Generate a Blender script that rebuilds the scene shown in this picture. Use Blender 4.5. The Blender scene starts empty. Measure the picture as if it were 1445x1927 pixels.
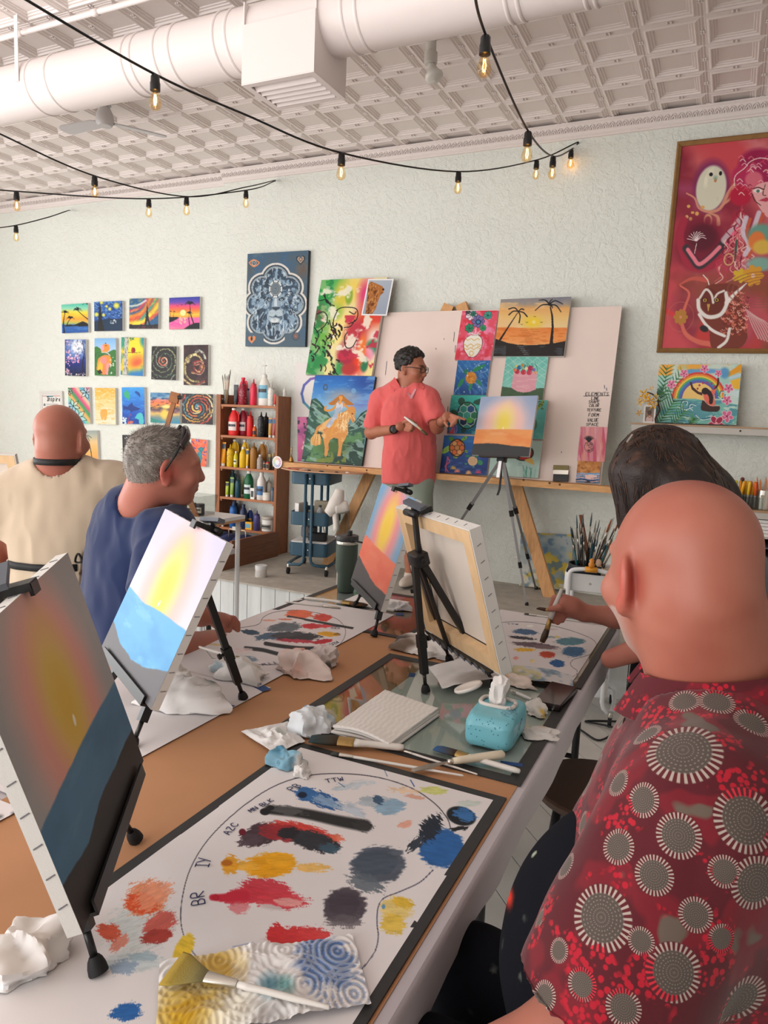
import bpy,math,random
import numpy as np
from mathutils import Vector,Matrix,Euler,noise as mnoise
from mathutils.bvhtree import BVHTree
# ------------------------------------------------------------------ camera, world, light, exposure
sc=bpy.context.scene
COL=sc.collection
CAMH,FPX,CX,CY=1.52,1355.47,722.5,963.5
YAW,PIT,ROL=[math.radians(a)for a in(25.3987,7.351,-2.43565)]
_f=np.array([-math.sin(YAW)*math.cos(PIT),math.cos(YAW)*math.cos(PIT),-math.sin(PIT)])
_r=np.array([math.cos(YAW),math.sin(YAW),0.0]);_d=np.cross(_f,_r)
_R=math.cos(ROL)*_r+math.sin(ROL)*_d
_D=-math.sin(ROL)*_r+math.cos(ROL)*_d
CAMP=np.array([0,0,CAMH])
cam_data=bpy.data.cameras.new('camera');cam=bpy.data.objects.new('camera',cam_data);COL.objects.link(cam)
cam_data.sensor_fit='HORIZONTAL';cam_data.sensor_width=36.0;cam_data.lens=FPX/1445*36.0
cam_data.clip_start=0.02;cam_data.clip_end=60
cam.matrix_world=Matrix(((_R[0],-_D[0],-_f[0],0),(_R[1],-_D[1],-_f[1],0),(_R[2],-_D[2],-_f[2],CAMH),(0,0,0,1)))
sc.camera=cam
W=bpy.data.worlds.new('sky');sc.world=W;W.use_nodes=True
_bg=W.node_tree.nodes['Background'];_bg.inputs[0].default_value=(0.80,0.90,1.0,1);_bg.inputs[1].default_value=1.0
def area_light(name,loc,rot,sx,sy,power,color):
 l=bpy.data.lights.new(name,'AREA');l.shape='RECTANGLE';l.size=sx;l.size_y=sy;l.energy=power;l.color=color
 o=bpy.data.objects.new(name,l);COL.objects.link(o);o.location=loc;o.rotation_euler=rot
 return o
 # daylight through the shop windows: left wall and the street front behind the camera
area_light('window_daylight_left',(-7.9,0.2,1.75),(0,-math.pi/2-0.22,0),2.3,5.2,150,(1.0,0.985,0.97))
area_light('window_daylight_front',(-3.4,-2.93,1.70),(math.pi/2+0.28,0,0),5.2,2.3,150,(1.0,0.975,0.95))
sc.view_settings.view_transform='Standard';sc.view_settings.look='None'
sc.view_settings.gamma=1.0;sc.view_settings.use_curve_mapping=False
sc.view_settings.exposure=0.42
sc.cycles.max_bounces=7;sc.cycles.diffuse_bounces=3;sc.cycles.glossy_bounces=3;sc.cycles.transmission_bounces=6;sc.cycles.transparent_max_bounces=6
sc.cycles.caustics_reflective=False;sc.cycles.caustics_refractive=False;sc.cycles.adaptive_threshold=0.02
# ------------------------------------------------------------------ helpers: pixel -> point on a real plane
def _ray(x,y):return _f+_R*(x-CX)/FPX+_D*(y-CY)/FPX
def onZ(x,y,z):
 v=_ray(x,y);return CAMP+v*((z-CAMH)/v[2])
def onY(x,y,Y):
 v=_ray(x,y);return CAMP+v*(Y/v[1])
def at(x,y,depth):return CAMP+_ray(x,y)*depth
def project(P):
 P=np.asarray(P,float)-CAMP;w=P@_f;return CX+FPX*(P@_R)/w,CY+FPX*(P@_D)/w
TZ,PZ,YW,ZC=0.75,0.32,5.291,3.59
# ------------------------------------------------------------------ helpers: colour and material
def s2l(c):
 c=np.asarray(c,float);return np.where(c<=0.04045,c/12.92,((np.maximum(c,0)+0.055)/1.055)**2.4)
def rgb(h):
 if isinstance(h,str):
  h=h.lstrip('#');return tuple(int(h[i:i+2],16)/255 for i in(0,2,4))
 return tuple(v/255 for v in h)
def lin(h):return tuple(s2l(rgb(h)))+(1.0,)
MATS={}
def mat(name,col,rough=0.6,metal=0.0,bump=0,bscale=60,var=0,vscale=8,spec=0.5,trans=0,emit=0,alpha=1,stretch=None,detail=4,sheen=0,attr=None,ior=1.45,dist=0.002):
 """Principled material; var = colour variation by noise, bump = fine relief, attr = colour attribute."""
 if name in MATS:return MATS[name]
 m=bpy.data.materials.new(name);m.use_nodes=True;nt=m.node_tree;b=nt.nodes['Principled BSDF'];L=nt.links
 b.inputs['Base Color'].default_value=lin(col)if col is not None else(1,1,1,1)
 b.inputs['Roughness'].default_value=rough;b.inputs['Metallic'].default_value=metal
 b.inputs['Specular IOR Level'].default_value=spec;b.inputs['IOR'].default_value=ior
 if trans:b.inputs['Transmission Weight'].default_value=trans
 if sheen:b.inputs['Sheen Weight'].default_value=sheen
 if alpha<1:b.inputs['Alpha'].default_value=alpha
 if emit:
  b.inputs['Emission Color'].default_value=lin(col);b.inputs['Emission Strength'].default_value=emit
 src=None
 if attr:
  a=nt.nodes.new('ShaderNodeAttribute');a.attribute_name=attr;src=a.outputs['Color']
 if var or bump:
  tc=nt.nodes.new('ShaderNodeTexCoord');mp=nt.nodes.new('ShaderNodeMapping');L.new(tc.outputs['Object'],mp.inputs[0])
  if stretch:mp.inputs['Scale'].default_value=stretch
 if var:
  n=nt.nodes.new('ShaderNodeTexNoise');n.inputs['Scale'].default_value=vscale;n.inputs['Detail'].default_value=detail
  L.new(mp.outputs[0],n.inputs[0])
  mr=nt.nodes.new('ShaderNodeMapRange');mr.inputs[1].default_value=0.3;mr.inputs[2].default_value=0.7
  mr.inputs[3].default_value=1-var;mr.inputs[4].default_value=1+var;L.new(n.outputs[0],mr.inputs[0])
  mx=nt.nodes.new('ShaderNodeVectorMath');mx.operation='SCALE'
  if src:L.new(src,mx.inputs[0])
  else:mx.inputs[0].default_value=lin(col)[:3]
  L.new(mr.outputs[0],mx.inputs['Scale']);src=mx.outputs[0]
 if src:L.new(src,b.inputs['Base Color'])
 if bump:
  n2=nt.nodes.new('ShaderNodeTexNoise');n2.inputs['Scale'].default_value=bscale;n2.inputs['Detail'].default_value=detail
  L.new(mp.outputs[0],n2.inputs[0]);bp=nt.nodes.new('ShaderNodeBump');bp.inputs['Strength'].default_value=bump
  bp.inputs['Distance'].default_value=dist;L.new(n2.outputs[0],bp.inputs['Height']);L.new(bp.outputs[0],b.inputs['Normal'])
 MATS[name]=m;return m
def thin_glass(name,tint=(245,248,248),refl=0.5,rough=0.02):
 """a thin clear pane: lets light through, mirrors more at grazing angles"""
 m=bpy.data.materials.new(name);m.use_nodes=True;nt=m.node_tree;L=nt.links
 for n in list(nt.nodes):nt.nodes.remove(n)
 out=nt.nodes.new('ShaderNodeOutputMaterial');mx=nt.nodes.new('ShaderNodeMixShader');tr=nt.nodes.new('ShaderNodeBsdfTransparent');gl=nt.nodes.new('ShaderNodeBsdfGlossy');lw=nt.nodes.new('ShaderNodeLayerWeight');pw=nt.nodes.new('ShaderNodeMath');ma=nt.nodes.new('ShaderNodeMath')
 pw.operation='POWER';pw.inputs[1].default_value=4.0;ma.operation='MULTIPLY_ADD';ma.inputs[1].default_value=0.9*refl;ma.inputs[2].default_value=0.03
 tr.inputs[0].default_value=lin(tint);gl.inputs['Roughness'].default_value=rough
 L.new(lw.outputs['Facing'],pw.inputs[0]);L.new(pw.outputs[0],ma.inputs[0]);L.new(ma.outputs[0],mx.inputs[0]);L.new(tr.outputs[0],mx.inputs[1]);L.new(gl.outputs[0],mx.inputs[2]);L.new(mx.outputs[0],out.inputs[0]);MATS[name]=m;return m
def M_(name):return MATS[name]
thin_glass('bulb_glass',(255,240,214));thin_glass('clear_glass',(226,230,226));thin_glass('clear_plastic',(222,224,222));thin_glass('window_glass');thin_glass('table_glass',(236,242,240),.9)
# ------------------------------------------------------------------ helpers: objects
ORIG={}
def tag(o,label=None,cat=None,group=None,kind=None):
 for k,v in(('label',label),('category',cat),('group',group),('kind',kind)):
  if v:o[k]=v
 return o
def thing(name,loc,label,cat,group=None,rot=None):
 o=bpy.data.objects.new(name,None);COL.objects.link(o);o.empty_display_size=0.05
 o.location=loc
 if rot is not None:o.rotation_euler=rot
 ORIG[o.name]=np.array(loc,float)
 return tag(o,label,cat,group)
def link_mesh(name,me,material,parent=None,loc=None):
 o=bpy.data.objects.new(name,me);COL.objects.link(o)
 if material is not None and len(me.materials)==0:me.materials.append(material)
 if parent is not None:o.parent=parent
 if loc is not None:o.location=loc
 return o
def mk(name,V,F,material,parent=None,smooth=False,world=True,uv=None,origin=None):
 """One mesh object.  world=True: V in world coordinates (the parent chain is unrotated)."""
 V=np.asarray(V,float).reshape(-1,3)
 off=np.zeros(3);loc=None
 if world:
  if parent is not None:off=ORIG[parent.name]
  elif origin is not None:off=np.asarray(origin,float);loc=off
  else:off=np.array([V[:,0].mean(),V[:,1].mean(),V[:,2].min()]);loc=off
 me=bpy.data.meshes.new(name)
 if isinstance(F,np.ndarray):F=F.tolist()
 me.from_pydata((V-off).tolist(),[],F);me.update()
 if smooth is True:me.polygons.foreach_set('use_smooth',np.ones(len(me.polygons),bool))
 elif smooth:me.shade_smooth()if hasattr(me,'shade_smooth')else None;
 if smooth and smooth is not True:me.set_sharp_from_angle(angle=math.radians(smooth))
 o=link_mesh(name,me,material,parent,loc)
 ORIG[o.name]=off.copy()if world else np.zeros(3)
 return o
def setcol(o,C,name='Col'):
 """per-vertex sRGB colours -> colour attribute"""
 me=o.data;C=np.asarray(C,float).reshape(-1,3);n=len(me.vertices)
 a=me.color_attributes.new(name,'FLOAT_COLOR','POINT')
 A=np.ones((n,4),np.float32);A[:,:3]=s2l(C);a.data.foreach_set('color',A.ravel())
def copy_tree(o,parent=None,loc=None,rot=None,label=None):
 c=o.copy();COL.objects.link(c);c.parent=parent
 ORIG[c.name]=ORIG.get(o.name,np.zeros(3))
 if loc is not None:c.location=loc
 if rot is not None:c.rotation_euler=rot
 if label:c['label']=label
 for ch in o.children:copy_tree(ch,c)
 return c
class B:
 """collects shapes into one mesh"""
 def __init__(s):s.V=[];s.F=[];s.n=0
 def add(s,V,F):
  V=np.asarray(V,float).reshape(-1,3);s.V.append(V);s.F+=[tuple(i+s.n for i in f)for f in F];s.n+=len(V);return s
 def box(s,lo,hi,M=None):
  lo=np.asarray(lo,float);hi=np.asarray(hi,float)
  V=np.array([[x,y,z]for z in(lo[2],hi[2])for y in(lo[1],hi[1])for x in(lo[0],hi[0])])
  if M is not None:V=xf(M,V)
  return s.add(V,[(0,2,3,1),(4,5,7,6),(0,1,5,4),(2,6,7,3),(0,4,6,2),(1,3,7,5)])
 def rbox(s,lo,hi,r,M=None,n=3):
  """box with rounded vertical edges and softly chamfered rims"""
  lo=np.asarray(lo,float);hi=np.asarray(hi,float);c=min(r*0.35,(hi[2]-lo[2])*0.3)
  def ring(z,ins):
   rr=max(r-ins,1e-4);pts=[]
   for(cx_,cy_,a0)in((hi[0]-r,hi[1]-r,0),(lo[0]+r,hi[1]-r,90),(lo[0]+r,lo[1]+r,180),(hi[0]-r,lo[1]+r,270)):
    for k in range(n+1):
     a=math.radians(a0+90*k/n);pts.append((cx_+rr*math.cos(a),cy_+rr*math.sin(a),z))
   return pts
  return s.loft([ring(lo[2],c),ring(lo[2]+c,0),ring(hi[2]-c,0),ring(hi[2],c)],M=M)
 def loft(s,rings,closed=True,caps=True,M=None):
  n=len(rings[0]);V=np.array(rings,float).reshape(-1,3)
  if M is not None:V=xf(M,V)
  F=[]
  for k in range(len(rings)-1):
   for i in range(n if closed else n-1):
    j=(i+1)%n;F.append((k*n+i,k*n+j,(k+1)*n+j,(k+1)*n+i))
  if caps and closed:
   F.append(tuple(range(n-1,-1,-1)));F.append(tuple((len(rings)-1)*n+i for i in range(n)))
  return s.add(V,F)
 def lathe(s,prof,n=16,M=None,caps=True):
  rings=[[(r*math.cos(2*math.pi*i/n),r*math.sin(2*math.pi*i/n),z)for i in range(n)]for r,z in prof]
  return s.loft(rings,M=M,caps=caps)
 def tube(s,pts,r,n=8,caps=True,flat=None):
  """tube along a path; r one radius or one per point; flat=(a,b) elliptic scale"""
  pts=[np.asarray(p,float)for p in pts];m=len(pts)
  rs=[r]*m if np.isscalar(r)else list(r)
  T=[]
  for i in range(m):
   t=pts[min(i+1,m-1)]-pts[max(i-1,0)];T.append(t/(np.linalg.norm(t)+1e-12))
  ref=np.array([0,0,1.0])if abs(T[0][2])<0.9 else np.array([1.0,0,0])
  u=np.cross(T[0],ref);u/=np.linalg.norm(u);rings=[]
  for i in range(m):
   u=u-T[i]*(u@T[i]);u/=np.linalg.norm(u)+1e-12;v=np.cross(T[i],u)
   fa,fb=flat or(1,1)
   rings.append([pts[i]+rs[i]*(fa*u*math.cos(2*math.pi*k/n)+fb*v*math.sin(2*math.pi*k/n))for k in range(n)])
  return s.loft(rings,caps=caps)
 def bar(s,a,b,w,t,up=(0,0,1)):
  """rectangular bar from a to b; w across, t along 'up'"""
  a=np.asarray(a,float);b=np.asarray(b,float);d=b-a;d/=np.linalg.norm(d)
  u=np.cross(d,np.asarray(up,float));u/=np.linalg.norm(u);v=np.cross(u,d)
  r=lambda p:[p-u*w/2-v*t/2,p+u*w/2-v*t/2,p+u*w/2+v*t/2,p-u*w/2+v*t/2]
  return s.loft([r(a),r(b)])
 def prism(s,poly,z0,z1,M=None):
  return s.loft([[(x,y,z0)for x,y in poly],[(x,y,z1)for x,y in poly]],M=M)
 def ell(s,c,r,nu=14,nv=9,M=None):
  c=np.asarray(c,float);rings=[]
  for k in range(1,nv):
   a=-math.pi/2+math.pi*k/nv
   rings.append([(c[0]+r[0]*math.cos(a)*math.cos(2*math.pi*i/nu),c[1]+r[1]*math.cos(a)*math.sin(2*math.pi*i/nu),c[2]+r[2]*math.sin(a))for i in range(nu)])
  return s.loft(rings,M=M)
 def build(s,name,material,parent=None,smooth=False,world=True,origin=None):
  return mk(name,np.concatenate(s.V),s.F,material,parent,smooth,world,origin=origin)
def xf(M,V):
 V=np.asarray(V,float).reshape(-1,3)
 if isinstance(M,Matrix):M=np.array(M)
 return V@M[:3,:3].T+M[:3,3]
def TR(loc=(0,0,0),rx=0,ry=0,rz=0):
 return np.array(Matrix.Translation(Vector(tuple(float(v)for v in loc)))@Euler((rx,ry,rz)).to_matrix().to_4x4())
def frameM(o,x,y,z):
 M=np.eye(4);M[:3,0]=x;M[:3,1]=y;M[:3,2]=z;M[:3,3]=o;return M
def alongM(a,b):
 """matrix whose z axis runs from a to b, origin a"""
 a=np.asarray(a,float);z=np.asarray(b,float)-a;z/=np.linalg.norm(z)
 x=np.cross(z,[0,0,1.0]if abs(z[2])<0.9 else[0,1.0,0]);x/=np.linalg.norm(x)
 return frameM(a,x,np.cross(z,x),z)
def grid(nu,nv,fn):
 """fn(u,v arrays)->(N,3); returns V,F"""
 u,v=np.meshgrid(np.linspace(0,1,nu),np.linspace(0,1,nv));V=fn(u.ravel(),v.ravel())
 i=np.arange((nv-1)*nu).reshape(nv-1,nu)[:,:-1].ravel()
 return V,np.stack([i,i+1,i+nu+1,i+nu],1)
def spline(pts,n):
 """Catmull-Rom through pts, n samples"""
 P=np.asarray(pts,float);m=len(P);out=[]
 Q=np.vstack([2*P[0]-P[1],P,2*P[-1]-P[-2]])
 for t in np.linspace(0,m-1-1e-9,n):
  i=int(t);f=t-i;p0,p1,p2,p3=Q[i:i+4]
  out.append(0.5*((2*p1)+(p2-p0)*f+(2*p0-5*p1+4*p2-p3)*f*f+(3*p1-p0-3*p2+p3)*f**3))
 return np.array(out)
 # ------------------------------------------------------------------ numpy noise
_rng=np.random.RandomState(7);_perm=_rng.rand(64,64,64).astype(np.float32)
def vnoise(x,y,z=0.0,seed=0):
 x,y,z=np.broadcast_arrays(np.asarray(x,float)+seed*7.31,np.asarray(y,float)+seed*3.17,np.asarray(z,float)+seed*1.73)
 xi,yi,zi=np.floor(x).astype(int),np.floor(y).astype(int),np.floor(z).astype(int)
 fx,fy,fz=x-xi,y-yi,z-zi
 fx,fy,fz=[t*t*(3-2*t)for t in(fx,fy,fz)]
 g=lambda a,b,c:_perm[(xi+a)&63,(yi+b)&63,(zi+c)&63]
 L=lambda a,b,t:a+(b-a)*t
 return L(L(L(g(0,0,0),g(1,0,0),fx),L(g(0,1,0),g(1,1,0),fx),fy),L(L(g(0,0,1),g(1,0,1),fx),L(g(0,1,1),g(1,1,1),fx),fy),fz)
def fbm(x,y,z=0.0,o=4,seed=0):
 s=0;a=0.5;t=0
 for k in range(o):
  s=s+a*vnoise(np.asarray(x)*2**k,np.asarray(y)*2**k,np.asarray(z)*2**k,seed+k);t+=a;a*=0.5
 return s/t
 # ------------------------------------------------------------------ stroke lettering (flat ribbons) for handwriting
FONT={'A':[[(0,0),(.5,1),(1,0)],[(.2,.4),(.8,.4)]],'B':[[(0,0),(0,1),(.7,.95),(.8,.75),(.6,.55),(0,.52)],[(.6,.52),(.95,.3),(.7,.02),(0,0)]],'C':[[(.95,.85),(.6,1),(.1,.75),(.05,.25),(.5,0),(.95,.15)]],'E':[[(.9,1),(0,1),(0,0),(.9,0)],[(0,.5),(.7,.52)]],'F':[[(.9,1),(0,.97),(0,0)],[(0,.52),(.7,.52)]],'G':[[(.95,.85),(.5,1),(.05,.6),(.2,.05),(.7,0),(.95,.4),(.5,.42)]],'H':[[(0,0),(0,1)],[(.9,0),(.9,1)],[(0,.5),(.9,.5)]],'I':[[(.45,0),(.45,1)],[(.1,1),(.8,1)],[(.1,0),(.8,0)]],'i':[[(.45,0),(.45,.62)],[(.45,.85),(.47,.9)]],'K':[[(0,0),(0,1)],[(.9,1),(.05,.45),(.95,0)]],'L':[[(.05,1),(0,0),(.85,.02)]],'M':[[(0,0),(.1,1),(.5,.35),(.9,1),(1,0)]],'N':[[(0,0),(0,1),(.9,0),(.95,1)]],'O':[[(.5,1),(.05,.65),(.15,.1),(.6,0),(.95,.4),(.8,.9),(.5,1)]],'P':[[(0,0),(0,1),(.8,.95),(.85,.6),(0,.48)]],'R':[[(0,0),(0,1),(.8,.95),(.8,.6),(0,.5),(.95,0)]],'S':[[(.9,.9),(.4,1),(.1,.75),(.8,.35),(.6,.02),(.05,.1)]],'T':[[(0,1),(1,.98)],[(.5,1),(.48,0)]],'U':[[(0,1),(.08,.15),(.5,0),(.88,.2),(.95,1)]],'V':[[(0,1),(.45,0),(.95,1)]],'W':[[(0,1),(.22,0),(.5,.7),(.78,0),(1,1)]],'X':[[(0,1),(.95,0)],[(.9,1),(0,0)]],'Y':[[(0,1),(.45,.5)],[(.95,1),(.3,0)]],'Z':[[(.05,1),(.9,.97),(.05,.03),(.95,0)]],'D':[[(0,0),(0,1),(.6,.9),(.95,.5),(.6,.05),(0,0)]],'J':[[(.7,1),(.7,.2),(.35,0),(.05,.2)]],'n':[[(0,0),(0,.6)],[(0,.45),(.4,.65),(.7,.5),(.7,0)]],'s':[[(.65,.55),(.25,.62),(.15,.42),(.65,.22),(.5,0),(.05,.06)]],'p':[[(0,-.35),(0,.6)],[(0,.5),(.5,.65),(.75,.3),(.45,0),(0,.1)]],'r':[[(0,0),(0,.6)],[(0,.4),(.3,.62),(.6,.58)]],'e':[[(.05,.32),(.7,.34),(.5,.62),(.1,.5),(.1,.1),(.65,.06)]],'!':[[(.3,1),(.28,.3)],[(.28,.05),(.3,0)]],' ':[],'-':[[(.1,.5),(.8,.5)]],'u':[[(0,.6),(.05,.08),(.4,0),(.7,.2)],[(.7,.6),(.7,0)]],'o':[[(.35,.6),(.02,.3),(.35,0),(.7,.3),(.35,.6)]],'t':[[(.3,.95),(.3,.05),(.55,.02)],[(.05,.6),(.6,.6)]],'d':[[(.7,1),(.7,0)],[(.7,.5),(.3,.62),(.02,.3),(.3,0),(.7,.12)]],'f':[[(.6,.95),(.3,.9),(.28,0)],[(.05,.55),(.55,.55)]],'l':[[(.3,1),(.3,0)]],'h':[[(0,0),(0,1)],[(0,.45),(.4,.62),(.7,.45),(.7,0)]],'b':[[(0,1),(0,0)],[(0,.45),(.4,.62),(.7,.3),(.4,0),(0,.1)]],'a':[[(.65,.6),(.65,0)],[(.65,.5),(.3,.62),(.02,.3),(.3,0),(.65,.12)]]}
def letter_strokes(text,size,gap=0.28,asp=0.62,slant=0.0,jit=0.0,seed=1):
 """list of polylines (x right, y up) for a line of text, cap height = size"""
 rr=random.Random(seed);x=0;out=[]
 for ch in text:
  dy=rr.uniform(-jit,jit)
  for st in FONT.get(ch,[]):
   out.append([((x+px*asp+slant*py)*size,(py+dy)*size)for px,py in st])
  x+=(asp+gap)*(0.75 if ch in 'iI!l' else 1.0)*(0.7 if ch==' ' else 1)
 return out,x*size
def ribbon(bm,pts,w,M,h=0.0004):
 """flat ribbon along a polyline in the plane of M"""
 p=np.array([(a[0],a[1])for a in pts],float)
 if len(p)<2:return
 if len(p)>2:p=spline(np.c_[p,np.zeros(len(p))],(len(p)-1)*4+1)[:,:2]
 d=np.gradient(p,axis=0);d/=np.linalg.norm(d,axis=1)[:,None]+1e-9;nn=np.c_[-d[:,1],d[:,0]]*w/2
 p[0]-=d[0]*w*0.4;p[-1]+=d[-1]*w*0.4
 L,Rr=p+nn,p-nn;m=len(p)
 V=np.concatenate([np.c_[L,np.full(m,h)],np.c_[Rr,np.full(m,h)]])
 bm.add(xf(M,V),[(i,m+i,m+i+1,i+1)for i in range(m-1)])
 # ================================================================== the room
def plaster_material(name,col,strength=0.45):
 m=bpy.data.materials.new(name);m.use_nodes=True;nt=m.node_tree;L=nt.links;b=nt.nodes['Principled BSDF']
 b.inputs['Roughness'].default_value=0.62;b.inputs['Specular IOR Level'].default_value=0.35
 tc=nt.nodes.new('ShaderNodeTexCoord')
 n1=nt.nodes.new('ShaderNodeTexNoise');n1.inputs['Scale'].default_value=15;n1.inputs['Detail'].default_value=5;n1.inputs['Distortion'].default_value=1.2
 n2=nt.nodes.new('ShaderNodeTexNoise');n2.inputs['Scale'].default_value=34;n2.inputs['Detail'].default_value=3;n2.inputs['Distortion'].default_value=2.0
 r1=nt.nodes.new('ShaderNodeValToRGB');r1.color_ramp.elements[0].position=0.46;r1.color_ramp.elements[1].position=0.56
 r2=nt.nodes.new('ShaderNodeValToRGB');r2.color_ramp.elements[0].position=0.50;r2.color_ramp.elements[1].position=0.66
 add=nt.nodes.new('ShaderNodeMath');add.operation='MULTIPLY_ADD';add.inputs[1].default_value=0.7
 for n in(n1,n2):L.new(tc.outputs['Object'],n.inputs[0])
 L.new(n1.outputs[0],r1.inputs[0]);L.new(n2.outputs[0],r2.inputs[0]);L.new(r2.outputs[0],add.inputs[0]);L.new(r1.outputs[0],add.inputs[2])
 bp=nt.nodes.new('ShaderNodeBump');bp.inputs['Strength'].default_value=strength;bp.inputs['Distance'].default_value=0.006
 L.new(add.outputs[0],bp.inputs['Height']);L.new(bp.outputs[0],b.inputs['Normal'])
 n3=nt.nodes.new('ShaderNodeTexNoise');n3.inputs['Scale'].default_value=1.3
 L.new(tc.outputs['Object'],n3.inputs[0])
 mx=nt.nodes.new('ShaderNodeMix');mx.data_type='RGBA';c=lin(col)
 mx.inputs[6].default_value=tuple(v*0.95 for v in c[:3])+(1,);mx.inputs[7].default_value=c
 L.new(n3.outputs[0],mx.inputs[0]);L.new(mx.outputs[2],b.inputs['Base Color']);MATS[name]=m;return m
plaster_material('wall_plaster',(233,235,226))
mat('wall_plain',(230,226,218),0.7)
mat('ceiling_paint',(238,226,221),0.5,bump=0.12,bscale=120,spec=0.4)
mat('duct_paint',(238,226,222),0.45,bump=0.10,bscale=40,spec=0.45,dist=0.003)
mat('floor_paint',(216,213,206),0.55,var=0.08,vscale=5,bump=0.15,bscale=40)
mat('platform_top',(190,182,170),0.85,var=0.12,vscale=12,bump=0.3,bscale=90)
mat('white_wash',(222,224,222),0.75,var=0.10,vscale=18,stretch=(1,1,0.12),bump=0.35,bscale=50)
mat('black_plastic',(26,26,27),0.38)
mat('black_matte',(24,24,25),0.6)
mat('dark_gap',(60,60,58),0.9)
def struct(name,bm,m,parent=None,smooth=False):
 o=bm.build(name,m,parent,smooth)
 if parent is None:o['kind']='structure'
 return o
XL,XR,YF,STEPX=-8.0,3.2,-3.0,onY(421,420,YW)[0]
# back wall, with the slightly set-back stretch on its left
b=B();b.box((STEPX,YW,0),(XR,YW+0.12,ZC));b.box((XL-0.1,YW+0.06,0),(STEPX,YW+0.18,ZC))
struct('wall_back',b,M_('wall_plaster'))
b=B();b.box((XR,YF,0),(XR+0.1,YW+0.2,ZC));struct('wall_right',b,M_('wall_plain'))
b=B();y0,y1,z0,z1=-2.6,3.0,0.55,2.95
b.box((XL-0.1,YF,0),(XL,YW+0.06,z0));b.box((XL-0.1,YF,z1),(XL,YW+0.06,ZC));b.box((XL-0.1,YF,z0),(XL,y0,z1));b.box((XL-0.1,y1,z0),(XL,YW+0.06,z1))
struct('wall_left',b,M_('wall_plain'))
b=B();x0,x1=-6.1,-0.7
b.box((XL,YF-0.1,0),(XR,YF,z0));b.box((XL,YF-0.1,z1),(XR,YF,ZC));b.box((XL,YF-0.1,z0),(x0,YF,z1));b.box((x1,YF-0.1,z0),(XR,YF,z1))
struct('wall_front',b,M_('wall_plain'))
mat('window_paint',(225,222,215),0.5)
def window(name,P,axis):
 root=bpy.data.objects.new(name,None);COL.objects.link(root);root.location=P;ORIG[root.name]=np.array(P,float);root['kind']='structure'
 n=4;ln=(y1-y0)if axis=='y' else(x1-x0)
 def bx(a0,a1,c0,c1):
  if axis=='y':return B().box((XL-0.08,y0+a0,c0),(XL-0.03,y0+a1,c1))
  return B().box((x0+a0,YF-0.08,c0),(x0+a1,YF-0.03,c1))
 for k in range(n+1):
  a=ln*k/n;bx(max(a-0.03,0),min(a+0.03,ln),z0,z1).build('window_frame',M_('window_paint'),root)
 for c in(z0,z1-0.06):bx(0,ln,c,c+0.06).build('window_frame',M_('window_paint'),root)
window('window_1',(XL-0.05,0.9,z0),'y');window('window_2',(-3.4,YF-0.05,z0),'x')
# floor: painted boards laid on the diagonal
def clip_rect(poly,xa,xb,ya,yb):
 for ax,lim,sg in((0,xa,1),(0,xb,-1),(1,ya,1),(1,yb,-1)):
  out=[]
  for i in range(len(poly)):
   p,q=poly[i-1],poly[i];ip,iq=(p[ax]-lim)*sg>=0,(q[ax]-lim)*sg>=0
   if ip!=iq:
    t=(lim-p[ax])/(q[ax]-p[ax]);out.append((p[0]+t*(q[0]-p[0]),p[1]+t*(q[1]-p[1])))
   if iq:out.append(q)
  poly=out
  if not poly:return[]
 return poly
fl=B().box((XL,YF,-0.08),(XR,YW,-0.022)).build('floor',M_('dark_gap'));fl['kind']='structure'
pa,pb=onZ(1100,1347,0),onZ(1143,1379,0);fa=math.atan2(pb[1]-pa[1],pb[0]-pa[0]);ca,sa=math.cos(fa),math.sin(fa)
for k in range(-75,75):
 w=0.135;a=k*w;P=[(ca*u-sa*v+pa[0],sa*u+ca*v+pa[1])for u,v in((-14,a+0.002),(14,a+0.002),(14,a+w-0.002),(-14,a+w-0.002))]
 P=clip_rect(P,XL,XR,YF,4.16)
 if len(P)>2 and abs(sum(P[i-1][0]*P[i][1]-P[i][0]*P[i-1][1]for i in range(len(P))))>0.02:
  B().prism(P,-0.022,0).build('plank',M_('floor_paint'),fl)
  # platform (low stage) along the back wall
YP=4.14
pl=B().box((XL+0.02,YP+0.02,0),(XR,YW+0.0,PZ-0.012)).build('platform',M_('dark_gap'));tag(pl,kind='structure')
B().box((XL+0.02,YP-0.012,PZ-0.012),(XR,YW,PZ)).build('platform_top',M_('platform_top'),pl)
w=0.119;k=0;x=-7.9
while x<XR-0.15:
 B().box((x+0.002,YP,0.0),(x+w-0.003,YP+0.02,PZ-0.014)).build('plank',M_('white_wash'),pl);x+=w
 # ceiling: pressed-tin coffers, one object for each panel in view
cl=B().box((XL,YF,ZC+0.03),(XR,YW+0.1,ZC+0.08)).build('ceiling',M_('ceiling_paint'));cl['kind']='structure'
PS=0.30451;NX0,NY0=-1.19184*2.07,2.16591*2.07
prof=[(0.152,0.0),(0.148,0.004),(0.142,0.004),(0.138,0.0),(0.131,0.0),(0.121,-0.006),(0.117,-0.006),(0.112,0.003),(0.101,0.003),(0.098,0.009),(0.088,0.009),(0.085,0.014),(0.0,0.014)]
b=B();rings=[[(-h,-h,z),(h,-h,z),(h,h,z),(-h,h,z)]for h,z in prof[:-1]]
b.loft(rings,caps=False);n0=b.n;b.add([(-0.085,-0.085,0.014),(0.085,-0.085,0.014),(0.085,0.085,0.014),(-0.085,0.085,0.014)],[(0,1,2,3)])
for s in(-1,1):
 for q in(-0.010,0.010):
  b.ell((q,s*0.146,-0.001),(0.006,0.006,0.006),6,4);b.ell((s*0.146,q,-0.001),(0.006,0.006,0.006),6,4)
tile_me=None;nt_=0;far=B()
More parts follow.
